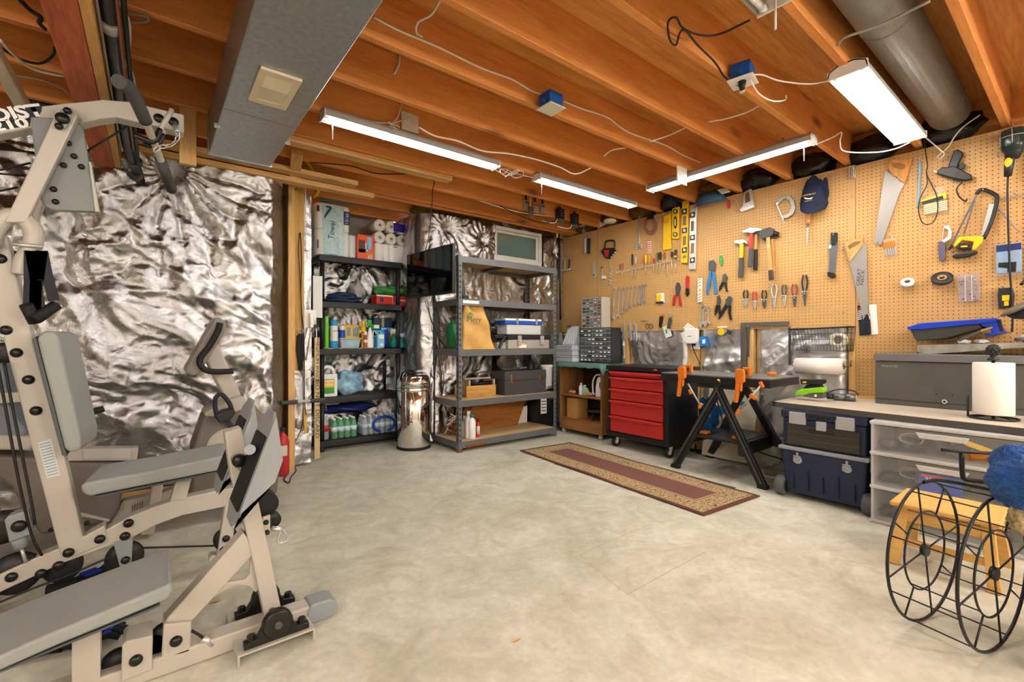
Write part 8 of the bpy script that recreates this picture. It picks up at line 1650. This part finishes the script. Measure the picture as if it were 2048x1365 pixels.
# ---- glue gun, sticks
t = tool('blue_stick', 'pale blue marking stick hung beside the long saw', 'stick', (1838, 415)); tpl('stick', [(1839,322),(1841,320),(1844,328),(1840,416),(1834,416)], P('pale blue wood', '7fa3b4', .6), t, .006, .012, .002); hook((1841, 322), t)
t = tool('glue_sticks', 'clear pack of glue sticks with a yellow and black label', 'glue sticks', (1872, 432)); tpl('bag', [(1844,400),(1870,384),(1870,376),(1891,375),(1892,386),(1898,426),(1850,433)], P('pack clear', 'e5dcc0', .2, alpha=.2), t, .004, .024, .004); tpl('label_panel', [(1844,402),(1894,386),(1895,398),(1846,411)], M_yellow, t, .029, .0012, 0); tpl('label_panel', [(1845,406),(1888,393),(1889,400),(1847,411)], M_black, t, .0305, .0008, 0); hook((1871, 373), t)
for k in range(5): tbar('glue_stick', (1849, 413+4*k), (1896, 403+4*k), .010, .010, P('glue cream', 'e9dfb2', .4), t, .018)
t = tool('glue_gun', 'black hot glue gun hung by its trigger', 'glue gun', (1905, 362)); tpl('barrel', [(1876,347),(1886,337),(1900,338),(1908,334),(1930,345),(1944,352),(1946,362),(1930,364),(1900,358),(1878,351)], M_black, t, .01, .035, .006); tpl('grip', [(1898,338),(1903,322),(1910,304),(1916,302),(1926,306),(1928,312),(1919,330),(1914,342),(1905,345)], M_black, t, .012, .03, .006); tpl('trigger', [(1919,334),(1926,326),(1933,332),(1928,340),(1920,342)], P('dark grey trigger', '2c2c2e', .5), t, .02, .016, .003); tbar('nozzle', (1869, 344), (1877, 347), .012, .012, P('nozzle cream', 'e9cfae', .4), t, .027); ttube('cord', [(1926,348),(1917,352),(1920,360),(1912,350),(1910,362),(1926,366),(1916,380),(1920,395),(1933,405),(1936,400)], .0045, M_cable_k, t, .04, 6); hook((1914, 303), t, .03)
MB().tube(smoothpath(wp_([(1852,290),(1856,320),(1858,335),(1856,350),(1866,372),(1876,395),(1878,425),(1868,448),(1848,448),(1840,420),(1844,398),(1857,372),(1856,350)], .045), 5), .003, 6).build('looped_cable', M_cable_k, None, 'thin black cord looping over the glue stick pack', 'cord')
# ---- trouble light
t = tool('work_light', 'caged inspection lamp with yellow grip hung at the pegboard edge', 'lamp', (2024, 360)); A = PW(2028, 262, .06); B = PW(2030, 318, .06); d = (B-A); L_ = d.length
MB().lathe([(.0, 0), (.022, .002), (.05, .012), (.055, .03), (.055, L_*.62), (.05, L_*.75), (.03, L_*.92), (.022, L_*1.05)], A, (0, d.y/L_, d.z/L_), 24).build('shade', P('dark glass hood', '233230', .2, alpha=.75), t); MB().sph(A+d*.42, (.026, .026, .036), 14, 10).build('bulb', P('pearl bulb', 'e9e4d4', .4), t)
MB().lathe([(.05, L_*.58), (.051, L_*.7), (.035, L_*.9), (.024, L_*1.08)], A, (0, d.y/L_, d.z/L_), 20).build('collar', M_black, t)
for k in range(6): a = 6.283*k/6; MB().tube([A+Vector((.058*math.cos(a), .058*math.sin(a), 0))+d*.05, A+Vector((.060*math.cos(a), .060*math.sin(a), 0))+d*.6], .002, 5).build('cage_wire', M_steel, t)
MB().tube([A+d*.33+Vector((.06*math.cos(a), .06*math.sin(a), 0)) for a in np.linspace(0, 6.283, 25)[:-1]], .002, 5, True).build('cage_ring', M_steel, t)
g_ = MB().tube([PW(2023, 316, .06), PW(2022, 325, .06), PW(2020, 338, .06), PW(2018, 357, .06)], [.024, .022, .021, .017], 14).build('handle', M_black, t); MB().tube([PW(2022, 318, .066), PW(2020, 330, .068), PW(2019, 347, .066)], [.014, .019, .010], 12).build('yellow_grip', M_yellow, g_)
ttube('cord', [(2018,357),(2017,380),(2018,440),(2020,500),(2022,550),(2026,600),(2027,640),(2026,665)], .005, M_cable_k, t, .05); hook((2028, 258), t, .06)
MB().tube(smoothpath(wp_([(2048,392),(2030,396),(2010,398),(1997,402),(1994,410),(2005,428),(2018,442),(2040,466)], .02), 5), .0035, 6).build('wire', M_cable_g, None, 'grey wire with red joints pinned across the pegboard edge', 'wire')
# ---- hacksaws
t = tool('hacksaw', 'full size hacksaw with yellow and black handle', 'hacksaw', (1930, 515)); ttube('frame', [(1955,390),(1962,382),(1974,383),(1992,392),(1995,402),(1990,425),(1980,455),(1968,480)], .011, M_black, t, .03, 10); tbar('frame_plate', (1985, 410), (1968, 474), .022, .010, M_steel, t, .032); tbar('blade', (1956, 390), (1900, 500), .010, .002, M_dsteel, t, .03); tbar('spare_blade', (1952, 400), (1930, 470), .008, .002, M_dsteel, t, .036); tpl('handle_yellow', [(1908,494),(1920,476),(1960,474),(1970,476),(1966,486),(1952,502),(1944,502),(1950,486),(1926,482),(1914,496)], M_yellow, t, .016, .03, .006); tpl('grip', [(1907,512),(1914,509),(1938,506),(1957,503),(1957,509),(1940,516),(1914,519),(1907,517)], M_black, t, .018, .028, .008); tpl('inner_grip', [(1913,498),(1922,488),(1944,490),(1948,500),(1930,502)], M_black, t, .018, .03, .005); tpl('blade_clamp', [(1897,500),(1905,490),(1909,494),(1900,503)], M_black, t, .02, .02, .003); tpl('badge', [(1924,494),(1937,493),(1938,496),(1925,497)], M_yellow, t, .0485, .001, 0); hook((1968, 384), t, .04)
t = tool('mini_hacksaw', 'small hacksaw with white frame and grey handle', 'hacksaw', (1885, 523)); tpl('frame', [(1888,453),(1899,452),(1905,465),(1903,478),(1894,484),(1886,488),(1884,484),(1897,474),(1898,462),(1893,458),(1888,458)], c_wht, t, .008, .016, .003); tbar('blade', (1889, 455), (1885, 485), .006, .002, M_steel, t, .016); tpl('handle', [(1879,484),(1888,484),(1893,492),(1892,518),(1888,524),(1880,523),(1878,500)], P('grey purple grip', '5d5a70', .5), t, .006, .024, .005); hook((1891, 448), t)
# ---- packs, tapes, boxes
t = tool('bit_pack', 'clear case of long bits with orange header', 'bit set', (1782, 515)); tpl('case', [(1767,480),(1792,476),(1797,512),(1771,518)], P('case clear', 'e0dcd4', .2, alpha=.2), t, .004, .014, .003); tpl('header', [(1768,486),(1791,482),(1793,493),(1770,497)], M_orange, t, .019, .001, 0); hook((1781, 474), t)
for k in range(5): tbar('bit', (1772.5+4.4*k, 497-.7*k), (1775+4.4*k, 512-.7*k), .006, .006, M_steel, t, .012)
def tape(label, c, rx, ry, m, m2): t = tool('tape_roll', label, 'tape', c); R_ = rx*.0034; p = PW(*c, .03); MB().lathe([(R_*.42, -.01), (R_, -.01), (R_, .01), (R_*.42, .01), (R_*.42, -.01)], p, (-.75, -.1, .65), 26).build('tape', m, t); MB().lathe([(R_*.3, -.0105), (R_*.44, -.0105), (R_*.44, .0105), (R_*.3, .0105), (R_*.3, -.0105)], p, (-.75, -.1, .65), 20).build('core', m2, t); hook((c[0], c[1]-2), t, .05)
tape('white roll of thread tape on a hook', (1817, 566), 11, 10, c_wht, P('core brown', '8a5a34', .7)); tape('larger black roll of electrical tape', (1886, 558), 16, 12, P('black tape', '2e2e30', .5), P('tape core', 'b09468', .6))
def flatbox(label, l, fills, cat='case'): t = tool('parts_box', label, cat, l[2]); tpl('tray', l, P('parts clear', 'e2dde0', .2, alpha=.16), t, .004, .022, .004); q = tpl('rim', l, P('rim tint', 'b8aebc', .3, alpha=.14), t, .026, .003, .001); return t
t = flatbox('clear parts box with small hardware', [(1915,550),(1960,547),(1962,602),(1919,606)], 0); hook((1937, 546), t); rn = random.Random(5)
for k in range(26): a, b = rn.random(), rn.random(); x, y = (1920+38*a, 553+48*b); p = PW(x, y, .012); MB().sph(p, (.004, .006+.004*rn.random(), .005), 6, 4).build('hardware', M_steel if rn.random() < .7 else M_dsteel, t)
for k in range(2): tpl('divider', [(1930+13*k,551),(1931.5+13*k,551),(1933+13*k,603),(1931.5+13*k,603)], c_wht, t, .006, .018, 0)
t = flatbox('clear parts case with blue printed label at the pegboard edge', [(1992,490),(2045,484),(2046,552),(1991,554)], 0); tpl('insert', [(1994,498),(2044,492),(2044,545),(1994,548)], P('insert blue', '8fa9c4', .4), t, .0295, .001, 0); tpl('insert_header', [(1994,493),(2044,487),(2044,500),(1994,506)], c_navy, t, .031, .0008, 0); tpl('insert_photo', [(1998,527),(2034,525),(2033,545),(2016,546),(2016,538),(1998,536)], M_black, t, .031, .0008, 0); hook((2016, 483), t)
t = tool('charger', 'small black battery charger with yellow label', 'charger', (2013, 618)); tpl('body', [(1999,578),(2026,576),(2030,592),(2028,615),(1999,618),(1997,592)], P('charger black', '232426', .5), t, .004, .04, .005); tpl('label_panel', [(2006,592),(2021,591),(2020,602),(2006,603)], M_yellow, t, .0445, .001, 0); tpl('label_panel', [(2010,604),(2019,603),(2019,612),(2010,613)], M_yellow, t, .0445, .001, 0); hook((2007, 575), t, .04)
# ---- below the board
t = tool('tape_measure', 'yellow faced tape measure clipped to the pegboard bottom', 'tape measure', (1446, 672)); tpl('body', [(1439,656),(1454,655),(1456,666),(1452,672),(1442,672),(1439,668)], P('silver abs', '8d8a80', .35, .4), t, .004, .035, .005); p = PW(1446.5, 664, .04); MB().cyl(p, p-Vector((.002, 0, 0)), .032, n=22).build('dial', M_yellow, t); tpl('clip', [(1439,654),(1455,653),(1455,656),(1439,657)], c_wht, t, .002, .038, .001); ttube('strap', [(1456,666),(1462,668),(1464,662)], .006, M_black, t, .02)
t = tool('wall_charger', 'white wall charger with a punched card behind it', 'charger', (1388, 700)); tpl('body', [(1374,659),(1396,657),(1400,660),(1400,684),(1396,688),(1378,688),(1374,682)], c_wht, t, .006, .05, .008); tpl('slot', [(1382,673),(1389,672.5),(1389,673.5),(1382,674)], M_dsteel, t, .0565, .001, 0); tpl('card', [(1367,656),(1376,646),(1390,656),(1378,665)], M_paper, t, .002, .003, 0); tpl('plug_plate', [(1381,686),(1400,685),(1401,699),(1382,699)], c_wht, t, .002, .008, .002); tpl('plug', [(1386,688),(1393,687),(1393,692),(1387,692)], M_black, t, .012, .02, .003); ttube('cord', [(1387,692),(1391,704),(1402,728)], .004, M_cable_k, t, .02)
for px in ((1374,654),(1378,650),(1381,654),(1385,655)): p = PW(*px, .0055); MB().cyl(p, p-Vector((.001, 0, 0)), .004, n=8).build('punch_hole', M_black, t)
t = tool('blue_box', 'small blue electrical box beside the white charger', 'electrical box', (1409, 693)); tpl('box', [(1401,675),(1414,673),(1416,692),(1402,694)], P('box blue', '1f7fd0', .4), t, -.03, .05, .003); tpl('label_panel', [(1407,680),(1413,679),(1413,687),(1407,688)], c_wht, t, .0205, .001, 0)
t = tool('framing_square', 'large steel framing square hung over the foil', 'square', (1490, 740)); M_sq = P('square steel', '8d8880', .35, .9); tpl('tongue', [(1483,646),(1580,643),(1580,652),(1483,655)], M_sq, t, .012, .003, 0); tpl('blade', [(1483,646),(1494,646),(1494,740),(1483,742)], M_sq, t, .0155, .003, 0); hook((1502, 646), t)
t = tool('try_square', 'second steel square behind the framing square', 'square', (1498, 716)); tpl('blade', [(1494,654),(1500,654),(1499,714),(1494,714)], M_dsteel, t, .006, .003, 0); hook((1498, 655), t)
t = tool('steel_rule', 'narrow steel rule hung beside the wire basket', 'rule', (1580, 732)); tpl('rule', [(1578,656),(1583,655),(1584,730),(1578,731)], M_dsteel, t, .012, .002, 0); hook((1581, 654), t)
# wire basket with a roll inside, paper roll below
bk = tool('wire_basket', 'grey wire basket hung on the wall above the paper roll', 'basket', (1650, 703)); M_bw = P('basket wire', '4a4a4c', .4, .6)
T0, T1, Bm0, Bm1 = PW(1590, 660), PW(1712, 654), PW(1597, 700), PW(1708, 703); dep = Vector((-.13, 0, 0)); dpb = Vector((-.10, 0, 0))
top = [T0+Vector((-.008, 0, 0)), T1+Vector((-.008, 0, 0)), T1+dep, T0+dep]; bot = [Bm0+Vector((-.012, 0, 0)), Bm1+Vector((-.012, 0, 0)), Bm1+dpb, Bm0+dpb]
MB().tube(top, .004, 6, True).build('top_rim', M_bw, bk)
for k in range(1, 5):
    f = k/4; MB().tube([a*(1-f)+b*f for a, b in zip(top, bot)], .0016, 5, True).build('hoop_wire', M_bw, bk)
def rib(a, b, c, d, n):
    for k in range(n+1): f = k/n; MB().tube([a*(1-f)+b*f, c*(1-f)+d*f], .0016, 5).build('rib_wire', M_bw, bk)
rib(top[3], top[2], bot[3], bot[2], 18); rib(top[0], top[1], bot[0], bot[1], 18); rib(top[1], top[2], bot[1], bot[2], 5); rib(top[0], top[3], bot[0], bot[3], 5); rib(bot[0], bot[1], bot[3], bot[2], 14)
hook((1596, 656), bk); hook((1703, 653), bk)
p = PW(1683, 684, .06); MB().lathe([(.030, -.03), (.056, -.03), (.056, .03), (.030, .03), (.030, -.03)], p+Vector((0, 0, .012)), (-1, 0, 0), 26).build('tape_roll', M_cream, None, 'cream paper roll lying in the wire basket', 'paper roll')
pr = tool('paper_roll', 'white paper towel roll on a wire holder under the basket', 'paper towels', (1650, 745)); A, B = PW(1601, 731, .085), PW(1696, 733, .085); d = (B-A).normalized(); L_ = (B-A).length
MB().lathe([(.018, 0), (.062, 0), (.062, L_), (.018, L_), (.018, 0)], A, tuple(d), 30).build('roll', M_paper, pr); MB().lathe([(.016, -.001), (.0185, -.001), (.0185, L_+.001), (.016, L_+.001)], A, tuple(d), 16).build('core', MATS['card core'], pr); MB().tube(smoothpath([B+Vector((.085, -.02, .04)), B+Vector((.03, -.03, .02)), B+d*.012, A-d*.012, A+Vector((.03, .02, .04)), A+Vector((.085, .01, .06))], 4), .004, 6).build('holder', M_bw, pr)
# ---- loose board pieces, hard hats on the sill, paper
for k, (l, m, lb) in enumerate(([[(1322,418),(1320,400),(1328,391),(1350,389),(1365,396),(1366,410)], P('slate hat', '2c3440', .5), 'dark slate hard hat tucked above the levels'], [[(1384,414),(1390,395),(1410,378),(1440,374),(1470,384),(1478,392),(1440,402),(1400,412)], P('blue hat', '3f5f80', .45), 'faded blue hard hat on the sill above the silver level'])):
    c = U(l[2][0]+10, (l[0][1]+l[2][1])/2, X=4.10); t = thing('hard_hat', lb, 'hat', c); r = .075 if k == 0 else .12
    MB().lathe([(r, -.01), (r, .01), (r*.92, .045), (r*.7, .075), (r*.4, .09), (0, .095)], c+Vector((.02, 0, -.035)), (-.3, 0, 1), 24, sc=(.75, 1.15)).build('shell', m, t); MB().lathe([(r*1.15, -.012), (r*1.18, -.004), (r*.98, .0)], c+Vector((.02, 0, -.035)), (-.3, 0, 1), 24, sc=(.75, 1.15)).build('brim', m, t)
t = thing('blank_tag', 'cream tag stuck on the joist end beside the blue hat', 'tag', U(1447, 384, X=4.0)); MB().prism([U(x, y, X=4.02) for x, y in ((1434,380),(1452,376),(1462,384),(1444,389))], (-.003, 0, 0)).build('card', M_cream, t)
# scattered bare peg hooks
hk = [(1412,478),(1424,458),(1435,400),(1470,401),(1497,448),(1580,486),(1686,500),(1688,626),(1700,415),(1706,395),(1780,552),(1841,490),(1938,478),(1995,312),(2030,388),(1126,472),(1133,470),(1139,466),(1145,462),(1148,517),(1151,515),(1154,513)]
hd = ('right of the silver level', 'high between the silver level and hammers', 'left of the red plug', 'beside the staple gun lever', 'above the red hammer', 'between the mallet and the jab saw', 'left of the pale saw handle', 'below the pry bar', 'left of the long saw blade', 'below the carabiners', 'left of the white tape roll', 'between the long bits and small hacksaw', 'inside the hacksaw frame', 'left of the inspection lamp', 'right of the lamp cord', 'first of four beside the corner rod', 'second of four beside the corner rod', 'third of four beside the corner rod', 'fourth of four beside the corner rod', 'first of three above the ball hammer', 'second of three above the ball hammer', 'third of three above the ball hammer')
for k, px in enumerate(hk): t = tool('empty_hook', 'bare steel peg hook '+hd[k], 'hook', px, 'bare peg hooks'); p = PW(*px); MB().tube([p+Vector((.004, 0, 0)), p+Vector((-.026, 0, -.002)), p+Vector((-.03, 0, .016))], .0022, 6).build('wire', M_steel, t); MB().cyl(p, p-Vector((.002, 0, 0)), .004, n=8).build('plate', M_steel, t)
